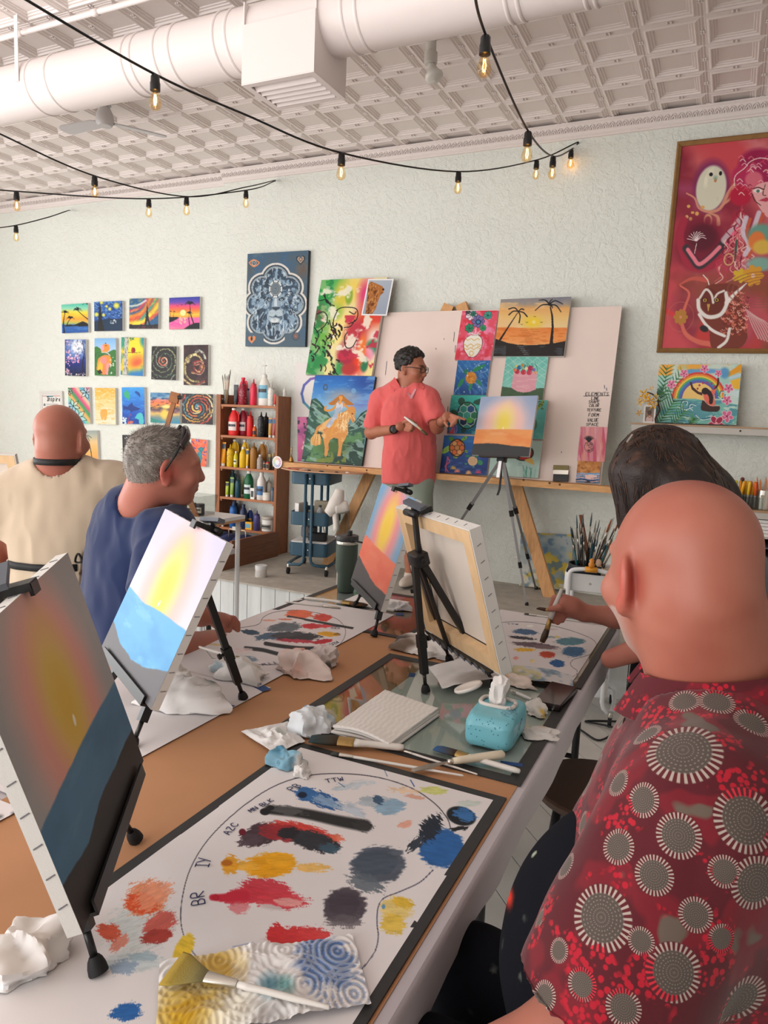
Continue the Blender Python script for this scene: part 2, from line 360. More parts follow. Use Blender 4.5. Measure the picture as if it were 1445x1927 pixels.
for j in range(-26,4):
 for i in range(-19,20):
  c=np.array([NX0+(i+0.5)*PS,NY0+(j+0.5)*PS,ZC])
  if c[1]+PS/2>YW+0.2 or c[0]<XL+0.1 or c[0]>XR-0.1 or c[1]<YF+0.1:continue
  inv=False
  if(c-CAMP)@_f>0.3:
   for dx in(-0.5,0,0.5):
    for dy in(-0.5,0,0.5):
     x,y=project(c+np.array([dx*PS,dy*PS,0]));inv|=(-20<x<1465 and-20<y<1000)
  if not inv:
   far.box((c[0]-PS/2,c[1]-PS/2,ZC+0.01),(c[0]+PS/2,c[1]+PS/2,ZC+0.03))if False else None
   continue
  if tile_me is None:
   o=b.build('ceiling_tile',M_('ceiling_paint'),cl,world=False);tile_me=o.data
  else:o=link_mesh('ceiling_tile',tile_me,None,cl)
  o.location=Vector(c-ORIG[cl.name]);nt_+=1
print('ceiling tiles',nt_)
# crown moulding with leaf ornament
def crown(name,xa,xb,yw):
 P=[(0,0),(0.062,0),(0.062,-0.012),(0.054,-0.018),(0.046,-0.030),(0.036,-0.055),(0.024,-0.072),(0.024,-0.080),(0.014,-0.086),(0.014,-0.094),(0,-0.096)]
 b=B();b.loft([[(x,yw-a,ZC-0.004+z)for a,z in P]for x in(xa,xb)])
 o=struct(name,b,M_('ceiling_paint'));lf=B();n=int((xb-xa)/0.043)
 for i in range(n):
  xc=xa+(i+0.5)*(xb-xa)/n
  for rr,th,yy in((0.0195,0.0035,0.0),(0.010,0.0045,0.004)):
   pts=[(xc+rr*math.cos(t),yw-0.043-0.007*math.sin(t)+yy*0,ZC-0.064+rr*1.7*math.sin(t))for t in np.linspace(0.0,math.pi,6)]
   lf.tube(pts,th,4,caps=False)
 c=lf.build('leaf_ornament',M_('ceiling_paint'),o,True);c['kind']='stuff'
crown('trim_1',STEPX,XR,YW);crown('trim_2',XL,STEPX-0.002,YW+0.06)
# ------------------------------------------------------------------ round duct with its register box
DY,DZ,DR=3.016,CAMH+1.755,0.14
t=thing('ventilation_duct',(-2.0,DY,DZ),'round white painted ventilation duct running under the tin ceiling','duct')
b=B();n=40
b.loft([[(x,DY+DR*math.cos(2*math.pi*k/n),DZ+DR*math.sin(2*math.pi*k/n))for k in range(n)]for x in np.linspace(XL+0.05,XR-0.1,12)])
b.build('duct_pipe',M_('duct_paint'),t,True)
def duct_x(px,py):return onY(px,py,DY-DR*0.87)[0]
seams=[duct_x(px,py)for px,py in((50,178),(87,178),(230,140),(246,133),(290,118),(318,110),(402,90),(425,85),(642,45),(668,42),(943,10),(965,8),(1090,-5),(1108,-8))]
for x in seams+[-5.2,0.6,1.8]:
 b=B();prof_=[(x-0.009,DR+0.001),(x-0.004,DR+0.005),(x+0.004,DR+0.005),(x+0.009,DR+0.001)]
 b.loft([[(a,DY+r*math.cos(2*math.pi*k/n),DZ+r*math.sin(2*math.pi*k/n))for k in range(n)]for a,r in prof_],caps=False)
 b.build('seam_band',M_('duct_paint'),t,True)
b=B();X=at(73,60,3.2);px=onY(73,60,DY)[0]
b.box((px-0.014,DY-DR-0.006,DZ-0.02),(px+0.014,DY-DR-0.003,ZC));b.build('hanger_strap',M_('duct_paint'),t)
b=B();px=onY(868,-20,DY)[0];b.box((px-0.014,DY-DR-0.006,DZ),(px+0.014,DY-DR-0.003,ZC));b.build('hanger_strap',M_('duct_paint'),t)
YB=2.86;pa,pb=onY(456,47,YB),onY(588,15,YB);bz0,bz1=onY(525,145,YB)[2],onY(525,31,YB)[2]
xa,xb=pa[0],onY(592,80,YB)[0]
t=thing('air_register',((xa+xb)/2,YB+0.14,bz0),'white boxy air register with angled louvers hanging off the duct','vent')
b=B();th=0.006
b.box((xa,YB,bz0),(xb,YB+th,bz1));b.build('front_panel',M_('duct_paint'),t)
b=B();b.box((xb-th,YB+th,bz0),(xb,YB+0.285,bz1+0.1));b.build('side_panel',M_('duct_paint'),t)
b=B();b.box((xa,YB+th,bz0),(xa+th,YB+0.285,bz1+0.1));b.build('side_panel',M_('duct_paint'),t)
b=B();b.box((xa+th,YB+0.279,bz0),(xb-th,YB+0.285,bz1+0.1));b.build('back_panel',M_('duct_paint'),t)
b=B();f=0.03
for lo,hi in(((xa,YB),(xb,YB+f)),((xa,YB+0.285-f),(xb,YB+0.285)),((xa,YB+f),(xa+f,YB+0.285-f)),((xb-f,YB+f),(xb,YB+0.285-f))):
 b.box((*lo,bz0-0.006),(*hi,bz0-0.0005))
b.build('flange',M_('duct_paint'),t)
for k in range(5):
 yy=YB+0.06+k*0.042;Mx=TR(((xa+xb)/2,yy,bz0+0.004),rx=math.radians(-32))
 B().box((-(xb-xa)/2+0.032,-0.022,-0.0015),((xb-xa)/2-0.032,0.022,0.0015),Mx).build('louver',M_('duct_paint'),t)
B().box((xa+th,YB+th,bz0+0.11),(xb-th,YB+0.279,bz0+0.115)).build('damper_plate',M_('dark_gap'),t)
# conduit
p=onZ(0,73,ZC-0.05);t=thing('ceiling_conduit',(-2,p[1],ZC-0.05),'thin white painted conduit pipe under the ceiling beside the duct','pipe')
B().tube([(XL+0.1,p[1],ZC-0.05),(XR-0.2,p[1],ZC-0.05)],0.014,10).build('pipe_run',M_('duct_paint'),t,True)
for px in(37,180):
 x=onY(px,60,p[1])[0];B().tube([(x-0.02,p[1],ZC-0.05),(x+0.02,p[1],ZC-0.05)],0.018,10).build('coupling',M_('duct_paint'),t,True)
 # ceiling fan
h=onZ(197,190,ZC);hub=np.array([h[0],h[1],onY(201,229,h[1])[2]])
mat('fan_grey',(196,192,192),0.45)
t=thing('ceiling_fan',(h[0],h[1],hub[2]),'pale grey ceiling fan with slim blades hanging under the tin ceiling','fan')
B().lathe([(0.03,ZC-0.001),(0.045,ZC-0.03),(0.02,ZC-0.05)],16,TR((h[0],h[1],0))).build('canopy',M_('fan_grey'),t,40)
B().lathe([(0.014,hub[2]+0.06),(0.014,ZC-0.04)],10,TR((h[0],h[1],0))).build('downrod',M_('fan_grey'),t,True)
B().lathe([(0.0,-0.03),(0.045,-0.028),(0.062,0.0),(0.055,0.05),(0.03,0.10),(0.02,0.11)],18,TR(hub)).build('motor',M_('fan_grey'),t,40)
for tgt in((152,241),(253,246),None):
 if tgt:e=onZ(*tgt,hub[2]-0.01);L_=min(np.linalg.norm(e-hub),0.55);a=math.atan2(e[1]-hub[1],e[0]-hub[0]);ang=a
 else:a=ang+math.radians(118)
 ln=0.42
 Mx=TR(hub,rz=a)@TR((0,0,0),rx=math.radians(10))
 poly=[(0.06,-0.032)]+[(x_,-0.045)for x_ in(0.10,ln-0.04)]+[(ln-0.01,-0.03),(ln,0),(ln-0.01,0.03)]+[(x_,0.045)for x_ in(ln-0.04,0.10)]+[(0.06,0.032)]
 B().prism(poly,-0.004,0.004,Mx).build('blade',M_('fan_grey'),t)
 # spot lamp on the ceiling
q=onZ(812,72,ZC);mat('lamp_white',(205,198,190),0.35);mat('lamp_glass_off',(222,218,210),0.25)
a=q;e=at(838,118,np.linalg.norm((q-CAMP)@_f)*0.985);dirv=(e-a)/np.linalg.norm(e-a)
t=thing('spot_lamp',q,'unlit frosted floodlight bulb in a white holder on the ceiling','lamp')
m_=at(822,92,(q-CAMP)@_f*0.99)
B().lathe([(0.028,0),(0.028,0.07),(0.036,0.075),(0.036,0.13),(0.030,0.135)],16,alongM(a+np.array([0,0,0.0]),a+np.array([0.02,-0.02,-1]))).build('lamp_holder',M_('lamp_white'),t,40)
st=a+np.array([0.0025,-0.0025,-0.125]);B().lathe([(0.016,0),(0.02,0.02),(0.032,0.05),(0.048,0.075),(0.05,0.085),(0.04,0.10),(0.0,0.108)],20,alongM(st,st+np.array([0.35,-0.1,-1]))).build('reflector_bulb',M_('lamp_glass_off'),t,True)
# ------------------------------------------------------------------ string lights
mat('filament',(255,190,90),0.5,emit=28);mat('cable_black',(22,22,24),0.5)
def bulb_proto():
 r=thing('bulb',(0,0,0),None,None)
 B().lathe([(0.006,0.012),(0.012,0.010),(0.016,0.004),(0.0165,-0.014),(0.0185,-0.018),(0.0185,-0.045),(0.014,-0.046)],16).build('socket',M_('black_plastic'),r,40,world=False)
 B().lathe([(0.011,-0.044),(0.013,-0.052),(0.0175,-0.066),(0.0225,-0.082),(0.023,-0.092),(0.019,-0.104),(0.011,-0.111),(0.0,-0.113)],18).build('glass',M_('bulb_glass'),r,True,world=False)
 f=B()
 for k in range(3):
  a=k*2.1;f.tube([(0.003*math.cos(a),0.003*math.sin(a),-0.058),(0.006*math.cos(a+.4),0.006*math.sin(a+.4),-0.078),(0.003*math.cos(a),0.003*math.sin(a),-0.096)],0.0011,5)
 f.build('filament',M_('filament'),r,world=False)
 return r
_bp=None
def string_light(label,pts,bulbs,doubled=False):
 """pts: cable points; bulbs: cable points that carry a lamp"""
 global _bp
 t=thing('string_light',pts[-1],label,'string light','string lights under the ceiling')
 P=spline(pts,60)
 B().tube(P,0.0045,6).build('cable',M_('cable_black'),t,True)
 for p in bulbs:
  if _bp is None:
   _bp=bulb_proto();c=_bp
  else:
   c=copy_tree(_bp)
  c.parent=t;c.location=Vector(np.asarray(p)-np.asarray(pts[-1])-np.array([0,0,0.012]))
def dep(hpx,L=0.125):return FPX*L/hpx
hk=onY(1088,267,YW-0.012);hk2=onY(518,339,YW-0.012);hk3=onY(132,396,YW+0.045)
A=[at(-30,-55,2.05),at(50,0,2.2),at(292,140,2.65),at(460,215,3.05),at(643,288,3.5),at(863,323,4.25),at(1010,301,4.85),hk]
string_light('long string of bulbs crossing below the round duct to the wall hook',A,[A[2],A[4],A[5],A[6]])
Bq=[at(888,-40,1.95),at(914,66,2.25),at(994,247,3.05),at(1041,294,4.1),at(1075,281,4.95),hk+np.array([0.004,0,-0.004])]
string_light('short steep string of bulbs dropping from over the camera to the wall hook',Bq,[Bq[1],Bq[2],Bq[3],Bq[4]])
Cq=[at(-40,232,3.5),at(0,252,3.7),at(178,331,4.3),at(351,370,5.0),at(463,352,5.3),hk2]
string_light('string of bulbs sloping down across the fan corner to the small nail',Cq,[Cq[2],Cq[3]])
Dq=[at(-40,352,4.6),at(31,360,4.75),at(280,374,5.1),at(463,358,5.38),hk2+np.array([0.003,0,-0.006])]
string_light('nearly level string of bulbs along the crown moulding at the far left',Dq,[Dq[1],Dq[2],Dq[3]])
Eq=[at(-30,432,5.6),at(30,424,5.85),at(90,409,6.05),at(126,397,6.15),hk3]
string_light('lowest string of bulbs ending at the wall above the small canvases',Eq,[Eq[1]])
# ================================================================== painted surfaces (colour attributes on fine grids)
class Pic:
 """A picture painted on a grid.  Brush positions are in the pixel frame given by the four corners (TL,TR,BR,BL)."""
 def __init__(s,corners,nu,nv,seed=0):
  u,v=np.meshgrid(np.linspace(0,1,nu),np.linspace(0,1,nv));s.u,s.v,s.nu,s.nv=u,v,nu,nv
  TL,TR_,BR,BL=[np.array(c,float)for c in corners]
  P=TL*((1-u)*(1-v))[...,None]+TR_*(u*(1-v))[...,None]+BR*(u*v)[...,None]+BL*((1-u)*v)[...,None]
  s.x,s.y=P[...,0],P[...,1];s.C=np.ones((nv,nu,3));s.seed=seed
  s.k=1.0/max(1e-6,np.hypot(*(TR_-TL)))
  s.r0,s.r1,s.c0,s.c1=s.y.min(1),s.y.max(1),s.x.min(0),s.x.max(0)
 def mix(s,m,col):
  s.C=s.C*(1-m[...,None])+np.array(rgb(col))*m[...,None];return s
 def sl(s,x0,y0,x1,y1):
  r=np.nonzero((s.r1>=y0)&(s.r0<=y1))[0];c=np.nonzero((s.c1>=x0)&(s.c0<=x1))[0]
  return None if len(r)==0 or len(c)==0 else(slice(r[0],r[-1]+1),slice(c[0],c[-1]+1))
 def mixs(s,q,m,col):
  s.C[q]=s.C[q]*(1-m[...,None])+np.array(rgb(col))*m[...,None];return s
 def fill(s,col):s.C[:]=rgb(col);return s
 def grad(s,stops,horiz=False,wob=0.0,wscale=0.02):
  t=s.x if horiz else s.y
  if wob:t=t+wob*(fbm(s.x*wscale,s.y*wscale*2,seed=s.seed)-.5)*2
  p=[q[0]for q in stops];c=np.array([rgb(q[1])for q in stops])
  s.C=np.stack([np.interp(t,p,c[:,i])for i in range(3)],-1);return s
 def ell(s,cx,cy,rx,ry,col,soft=0.12,rot=0,a=1.0):
  R=max(rx,ry)*(1+soft*.5);q=s.sl(cx-R,cy-R,cx+R,cy+R)
  if q is None:return s
  c,n=math.cos(math.radians(rot)),math.sin(math.radians(rot));dx,dy=s.x[q]-cx,s.y[q]-cy
  d=np.hypot((dx*c+dy*n)/rx,(-dx*n+dy*c)/ry);return s.mixs(q,np.clip((1+soft*.5-d)/max(soft,1e-3),0,1)*a,col)
 def ring(s,cx,cy,rx,ry,w,col,a=1.0):
  d=np.hypot((s.x-cx)/rx,(s.y-cy)/ry);return s.mix(np.clip(1.5-np.abs(d-1)*min(rx,ry)/(w*.5),0,1)*a,col)
 def inside(s,pts):
  ins=np.zeros(s.x.shape,bool);n=len(pts)
  for i in range(n):
   (x1,y1),(x2,y2)=pts[i-1],pts[i]
   if y1==y2:continue
   ins^=((y1>s.y)!=(y2>s.y))&(s.x<(x2-x1)*(s.y-y1)/(y2-y1)+x1)
  return ins
 def poly(s,pts,col,a=1.0,curve=False):
  if curve:
   Q=list(pts)+[pts[0]];pts=[tuple(q[:2])for q in spline([(p[0],p[1],0)for p in Q],len(Q)*5)[:-1]]
  return s.mix(s.inside(pts)*a,col)
 def line(s,pts,w,col,a=1.0,curve=True,soft=0.5):
  """stroke; w one width or (start,end)"""
  if curve and len(pts)>2:pts=[tuple(q[:2])for q in spline([(p[0],p[1],0)for p in pts],(len(pts)-1)*4+1)]
  w0,w1=(w,w)if np.isscalar(w)else w;n=len(pts)-1;W_=max(w0,w1)*(.5+.5*soft)
  q=s.sl(min(p[0]for p in pts)-W_,min(p[1]for p in pts)-W_,max(p[0]for p in pts)+W_,max(p[1]for p in pts)+W_)
  if q is None:return s
  X,Y=s.x[q],s.y[q];M=np.zeros(X.shape)
  for i in range(n):
   (x1,y1),(x2,y2)=pts[i],pts[i+1];dx,dy=x2-x1,y2-y1;L2=dx*dx+dy*dy+1e-9
   t=np.clip(((X-x1)*dx+(Y-y1)*dy)/L2,0,1);d=np.hypot(X-x1-t*dx,Y-y1-t*dy)
   ww=(w0+(w1-w0)*(i+t)/n)/2;M=np.maximum(M,np.clip((ww-d)/(soft*ww+1e-6)+0.5,0,1))
  return s.mixs(q,M*a,col)
 def noise(s,col,scale,lo,hi,a=1.0,sx=1,sy=1,seed=1,mask=None,rot=0):
  c,n=math.cos(math.radians(rot)),math.sin(math.radians(rot))
  X,Y=s.x*c+s.y*n,-s.x*n+s.y*c
  m=np.clip((fbm(X*s.k*scale*sx,Y*s.k*scale*sy,seed=seed+s.seed)-lo)/(hi-lo),0,1)*a
  if mask is not None:m=m*mask
  return s.mix(m,col)
 def spots(s,n,box,r,cols,seed=0,a=1.0,soft=.4):
  rr=random.Random(seed)
  for _ in range(n):
   q=rr.uniform(*r);s.ell(rr.uniform(box[0],box[2]),rr.uniform(box[1],box[3]),q,q*rr.uniform(.7,1.3),rr.choice(cols),soft,a=a)
  return s
 def palm(s,base,top,w,fr,col,n=8,seed=1,droop=.6):
  mid=((base[0]+top[0])/2+(top[1]-base[1])*.06,(base[1]+top[1])/2)
  s.line([base,mid,top],(w,w*.5),col)
  rr=random.Random(seed)
  for k in range(n):
   an=math.radians(-170+160*k/(n-1)+rr.uniform(-8,8));l=fr*rr.uniform(.8,1.1)
   p1=(top[0]+l*.55*math.cos(an),top[1]+l*.55*math.sin(an));p2=(top[0]+l*math.cos(an)*1.0,top[1]+l*math.sin(an)*.7+l*droop*.55)
   s.line([top,p1,p2],(fr*.18,fr*.05),col)
  return s
 def flower(s,cx,cy,r,col,center,n=5,edge=None,rot=0):
  for k in range(n):
   an=rot+2*math.pi*k/n;px,py=cx+r*.55*math.cos(an),cy+r*.55*math.sin(an)
   if edge:s.ell(px,py,r*.56,r*.40,edge,rot=math.degrees(an))
   s.ell(px,py,r*.48,r*.32,col,rot=math.degrees(an))
  return s.ell(cx,cy,r*.2,r*.2,center)
 def spiral(s,cx,cy,r0,r1,turns,w,cols,squash=1.0,ph=0,jit=.0,seed=0):
  rr=random.Random(seed);N=90
  pts=[]
  for i in range(N):
   t=i/(N-1);an=ph+turns*2*math.pi*t;r=(r0+(r1-r0)*t)*(1+rr.uniform(-jit,jit));pts.append((cx+r*math.cos(an),cy+r*squash*math.sin(an)))
  k=len(cols);st=N//k
  for i in range(k):s.line(pts[i*st:(i+1)*st+2],w*(0.6+.4*i/k),cols[i],curve=False)
  return s
 def arr(s):return s.C.reshape(-1,3)
def world_pic(P3,nu,nv,crop,seed=0):
 """a Pic whose brush frame is the pixel frame 'crop' seen on the points P3 of a real sheet"""
 p=Pic([(0,0),(1,0),(1,1),(0,1)],nu,nv,seed);Q=P3-CAMP;w=Q@_f
 p.x=((CX+FPX*(Q@_R)/w-crop[0])*crop[2]).reshape(nv,nu);p.y=((CY+FPX*(Q@_D)/w-crop[1])*crop[2]).reshape(nv,nu)
 p.k=1.0/max(1.0,p.x.max()-p.x.min());p.r0,p.r1,p.c0,p.c1=p.y.min(1),p.y.max(1),p.x.min(0),p.x.max(0);p.wx=P3[:,0].reshape(nv,nu);p.wy=P3[:,1].reshape(nv,nu);return p
mat('paint',None,0.48,attr='Col',bump=0.10,bscale=260,spec=0.35,dist=0.0006)
mat('paper_print',None,0.7,attr='Col',spec=0.25)
mat('canvas_edge',(222,218,212),0.8,bump=0.2,bscale=500)
mat('canvas_edge_dark',(52,58,64),0.7);mat('paper_white',(240,236,232),0.75)
def flat_picture(name,pic,O3,U,V3,parent,material,out=0.0):
 """grid mesh from a Pic: O3 = top-left corner, U along the top, V3 down the side"""
 N3=np.cross(V3,U);N3=N3/np.linalg.norm(N3)
 P=O3+pic.u.reshape(-1,1)*U+pic.v.reshape(-1,1)*V3+N3*out
 nu,nv=pic.nu,pic.nv;i=np.arange((nv-1)*nu).reshape(nv-1,nu)[:,:-1].ravel()
 o=mk(name,P,np.stack([i,i+nu,i+nu+1,i+1],1),material,parent,True);setcol(o,pic.arr());return o
def rect_from(corners3):
 TL,TR_,BR,BL=corners3;U=(TR_-TL+BR-BL)/2;V=(BL-TL+BR-TR_)/2;C=(TL+TR_+BR+BL)/4
 V=V-U*(V@U)/(U@U);return C-U/2-V/2,U,V
def canvas(name,label,crop,corners,plane,paint,th=0.03,dens=1.25,group=None,edge='canvas_edge',cat='painting',seed=0,material='paint',off=0.0,frame=None,body=True,n_max=420):
 x0,y0,sc_=crop
 full=[(x0+c[0]/sc_,y0+c[1]/sc_)for c in corners]
 O3,U,V=rect_from([plane(*p)for p in full]);N3=np.cross(V,U);N3/=np.linalg.norm(N3)
 O3=O3+N3*(off+th)
 nu=int(min(n_max,max(24,dens*np.hypot(full[1][0]-full[0][0],full[1][1]-full[0][1]))));nv=int(max(24,nu*np.linalg.norm(V)/np.linalg.norm(U)))
 base=O3+U/2+V
 t=thing(name,base,label,cat,group)
 pic=Pic(corners,nu,nv,seed);paint(pic)
 u,v=U/np.linalg.norm(U),V/np.linalg.norm(V)
 if body:
  b=B();q=[O3,O3+U,O3+U+V,O3+V];b.loft([[p-N3*th for p in q],[p-N3*0.0006 for p in q]])
  b.build('canvas_body',M_(edge),t)
 flat_picture('painted_face' if body else 'sheet',pic,O3,U,V,t,M_(material))
 if frame:
  fw,fd,fm=frame
  q=[O3-u*0-v*0,O3+U,O3+U+V,O3+V];inn=[O3+(u+v)*0,O3+U,O3+U+V,O3+V];outp=[O3-(u+v)*fw,O3+U+(u-v)*fw,O3+U+V+(u+v)*fw,O3+V+(v-u)*fw]
  for k in range(4):
   j=(k+1)%4;sec=lambda a,c:[a-N3*th,a+N3*fd*.6,a+(c-a)*.35+N3*fd,c+N3*fd*.35,c-N3*th]
   B().loft([sec(outp[k],inn[k]),sec(outp[j],inn[j])]).build('frame_rail',M_(fm),t)
 return t
wallL=lambda x,y:onY(x,y,YW+0.058)
wallR=lambda x,y:onY(x,y,YW-0.002)
# ---------------- small canvases on the left stretch of wall
G='small canvases hung in rows on the wall';c1=(100,550,4.817);c2=(60,540,4.014);c3=(60,700,4.014)
def a(p):
 p.grad([(105,'4fc0a6'),(150,'8fd6b8'),(190,'f8d840'),(250,'f7a53a'),(285,'b8c060'),(300,'3a6fb8'),(375,'2b56a0')],wob=10)
 p.poly([(100,312),(160,296),(215,300),(250,283),(292,265),(335,285),(345,312)],'1b1d1c');p.noise('4f8fd0',8,.5,.7,.6,sy=4,mask=(p.y>318))
 p.palm((128,370),(128,190),12,42,'15181a',9,2);p.palm((150,300),(180,240),9,40,'15181a',9,3);p.palm((340,250),(240,165),9,46,'15181a',9,4);p.palm((345,130),(330,110),8,45,'1c2a20',7,5)
canvas('canvas_painting','small canvas of black palms against a yellow and teal sunset',c1,[(92,117),(332,103),(343,365),(107,375)],wallL,a,group=G)
def a(p):
 p.fill('2c5aa8');p.noise('86b4dc',26,.5,.62,.8,sx=.6,sy=1.8,rot=25,mask=(p.y<240));p.noise('173468',18,.52,.66,.9,sx=.7,sy=1.6,rot=-20,mask=(p.y<240))
 for q in((595,125,24),(415,205,17),(460,98,14),(535,157,13),(507,132,11),(480,210,13)):p.ell(*q[:2],q[2]*1.1,q[2]*1.1,'c9c85a',.5).ell(*q[:2],q[2]*.5,q[2]*.5,'f3e36a',.4)
 p.poly([(390,265),(450,255),(530,240),(600,245),(655,235),(655,360),(390,360)],'1d3550',curve=False);p.poly([(425,352),(432,240),(440,130),(447,105),(455,140),(465,250),(490,352)],'20201f');p.spots(14,(540,250,595,290),(3,7),['d8d8d2','8fa0b0'],3)
canvas('canvas_painting','small canvas of a blue night sky with yellow stars',c1,[(392,92),(648,82),(650,352),(396,356)],wallL,a,group=G)
def a(p):
 p.fill('2f5f8c')
 for pts,w,c in(([(700,260),(850,200),(960,60)],60,'e8523a'),([(710,290),(860,260),(980,110)],44,'f6cf35'),([(720,230),(830,180),(900,60)],30,'e98a3a'),([(820,250),(900,150),(960,55)],22,'3aa58c'),([(700,180),(800,150),(870,70)],26,'d9485a'),([(830,290),(920,230),(985,170)],30,'e2574a'),([(760,290),(840,270),(900,210)],26,'f7e14a'),([(720,130),(790,120),(860,80)],16,'d8dfe6')):p.line(pts,w,c,.9,soft=1.2)
 p.noise('f6d84a',14,.56,.7,.5,sx=.5,sy=2,rot=-35);p.poly([(705,290),(760,300),(820,295),(900,300),(980,290),(980,340),(705,340)],'26282c');p.noise('7c3a44',20,.5,.6,.6,mask=(p.y>312))
 p.poly([(868,150),(873,95),(879,150),(888,230),(905,300),(892,300),(880,262),(866,300),(850,300),(862,230)],'1d2b33');p.line([(858,235),(893,235)],6,'1d2b33');p.line([(862,200),(888,200)],5,'1d2b33')
canvas('canvas_painting','small canvas of a dark iron tower under streaks of bright colour',c1,[(712,62),(972,57),(976,334),(710,334)],wallL,a,group=G)
def a(p):
 p.grad([(45,'2b3fa0'),(95,'6a4ab0'),(130,'ee4f7a'),(170,'f7803a'),(205,'f9c440'),(228,'f6a040'),(236,'e06aa8'),(300,'f05aa6'),(340,'ff7f9a')],wob=6)
 p.ell(1198,190,26,28,'f9e9a0');p.noise('f8b0b8',10,.5,.7,.5,sy=4,mask=(p.y>240));p.spots(26,(1165,232,1230,290),(2,9),['fbe3a0','f9d0a0'],5,.7)
 p.poly([(1068,225),(1120,228),(1172,230),(1120,262),(1068,282)],'14181a');p.poly([(1205,338),(1260,300),(1310,280),(1358,282),(1358,340)],'14181a')
 p.palm((1298,290),(1258,110),11,50,'11131a',9,3);p.palm((1262,300),(1255,195),8,34,'11131a',8,6);p.palm((1085,222),(1085,180),4,18,'20151a',7,2);p.palm((1112,225),(1117,182),4,18,'20151a',7,4)
 for q in((1150,130),(1185,120)):p.line([(q[0]-9,q[1]-4),q,(q[0]+9,q[1]-4)],3,'30202a')
canvas('canvas_painting','small canvas of palms by a pink bay with a pale sun',c1,[(1070,55),(1345,45),(1350,335),(1072,340)],wallL,a,group=G)
def a(p):
 p.grad([(430,'3a4f9c'),(560,'4464b4'),(640,'1f2f80'),(760,'141c3a')]);p.ell(240,490,85,90,'9fb8e0',1.2).ell(242,495,52,62,'eceff4',.6);p.noise('26346e',14,.5,.66,.55)
 p.line([(300,755),(290,640),(305,540),(285,440)],(14,5),'221c2c');p.line([(295,620),(318,560),(322,470)],4,'221c2c');p.line([(300,560),(270,500)],3,'221c2c')
 p.spots(60,(140,440,175,740),(2.5,6),['f0d0d8','e8b0c8','d8a0b0'],2);p.spots(45,(160,570,260,640),(3,7),['f2a8c4','e58ab0','f7d6e0'],3);p.spots(35,(140,735,310,760),(2,5),['e8e0e0','c8b0b8'],4);p.spots(30,(190,440,300,560),(2,4),['ffffff','e0c8d8'],6)
canvas('canvas_painting','small canvas of a full white moon behind pink blossom on blue',c1,[(126,430),(318,432),(318,762),(132,757)],wallL,a,group=G)
def a(p):
 p.grad([(420,'7fb4e4'),(520,'a8cdec'),(540,'b8d8ee')]);p.poly([(390,500),(420,492),(470,530),(520,545),(570,520),(600,530),(600,770),(390,770)],'3f7c3a');p.noise('2f6232',14,.5,.65,.7,mask=(p.y>545))
 p.poly([(415,700),(430,610),(480,575),(535,580),(552,630),(525,690),(500,745),(445,735)],'f0923c',curve=True);p.poly([(425,690),(440,630),(470,600),(470,700),(440,730)],'f6c23c',.9,True);p.ell(480,620,30,34,'ef8f8a',.5);p.poly([(478,660),(500,650),(490,748),(470,748)],'e58a5a');p.poly([(505,650),(530,640),(520,752),(502,752)],'e39aa0');p.poly([(420,715),(450,700),(470,735),(440,745)],'2a2a22')
 p.poly([(455,505),(475,475),(515,472),(532,490),(530,530),(500,545),(460,540)],'ef9440',curve=True);p.ell(468,508,14,28,'f0a8b4',.4);p.ell(500,486,9,5,'4a2c1a');p.ell(497,465,7,6,'5a3a24');p.line([(462,545),(510,552),(538,575)],7,'e8e0d8');p.line([(470,560),(520,570)],5,'6a707a');p.spots(12,(535,560,585,740),(4,8),['e8efe0'],7)
canvas('canvas_painting','small canvas of an orange capybara in a cape on green',c1,[(396,420),(588,420),(592,760),(398,756)],wallL,a,group=G)
def a(p):
 p.fill('e8c83c');p.ell(760,500,80,90,'f9e03a',.9);p.ell(775,630,70,55,'e98a3a',.9,-25);p.ell(780,640,40,25,'e0653a',.9,-25);p.noise('2f8f9c',4,.45,.6,.8,mask=np.clip((np.abs(p.x-745)-60)/50,0,1)+np.clip((p.y-690)/50,0,1));p.ell(790,770,110,60,'2f7fc0',.8);p.ell(650,450,50,60,'3a9c82',.8);p.ell(850,440,40,60,'2f8f9a',.8)
 p.poly([(668,410),(705,410),(700,560),(690,760),(655,758),(664,600)],'c9c6c0');p.noise('6d6a66',30,.52,.6,.8,sy=.5,mask=((p.x>655)&(p.x<705)));p.ell(742,530,13,26,'c03020');p.ell(755,528,11,24,'8a2420');p.ell(742,508,8,8,'b02a20');p.line([(700,548),(760,552),(810,545)],4,'4a3020');p.spots(14,(715,412,755,440),(4,9),['3a7a4a'],4)
canvas('canvas_painting','small canvas of two red birds on a twig beside a birch trunk',c1,[(640,412),(838,414),(836,764),(632,748)],wallL,a,group=G)
def sp(p,c,sq,cols,bg,n=3,seed=0,r1=150,tw=2.4,ph=0):
 p.fill(bg);rr=random.Random(seed)
 for k in range(n):
  p.spiral(c[0],c[1],8,r1,tw,9+3*rr.random(),[rr.choice(cols)for _ in range(9)],sq,ph+k*2*math.pi/n,.05,seed+k)
 p.noise(bg,22,.5,.62,.75,seed=seed);p.spots(22,(c[0]-130,c[1]-150,c[0]+130,c[1]+170),(1.5,3),['f0ead8','c8d8b0'],seed)
def a(p):
 sp(p,(1025,620),1.25,['7f8f6a','5f7f62','a0a878','4f6f5c','8a9a86'],'2b2728',2,4,165,2.2,1);p.spiral(1022,622,4,44,1.6,10,['d8604a','e88a6a','f0b49a','d0705a'],1.2,0,.1,3)
canvas('canvas_painting','small dark canvas of a green spiral galaxy with a coral core',c1,[(910,492),(1135,494),(1138,800),(912,790)],wallL,a,group=G)
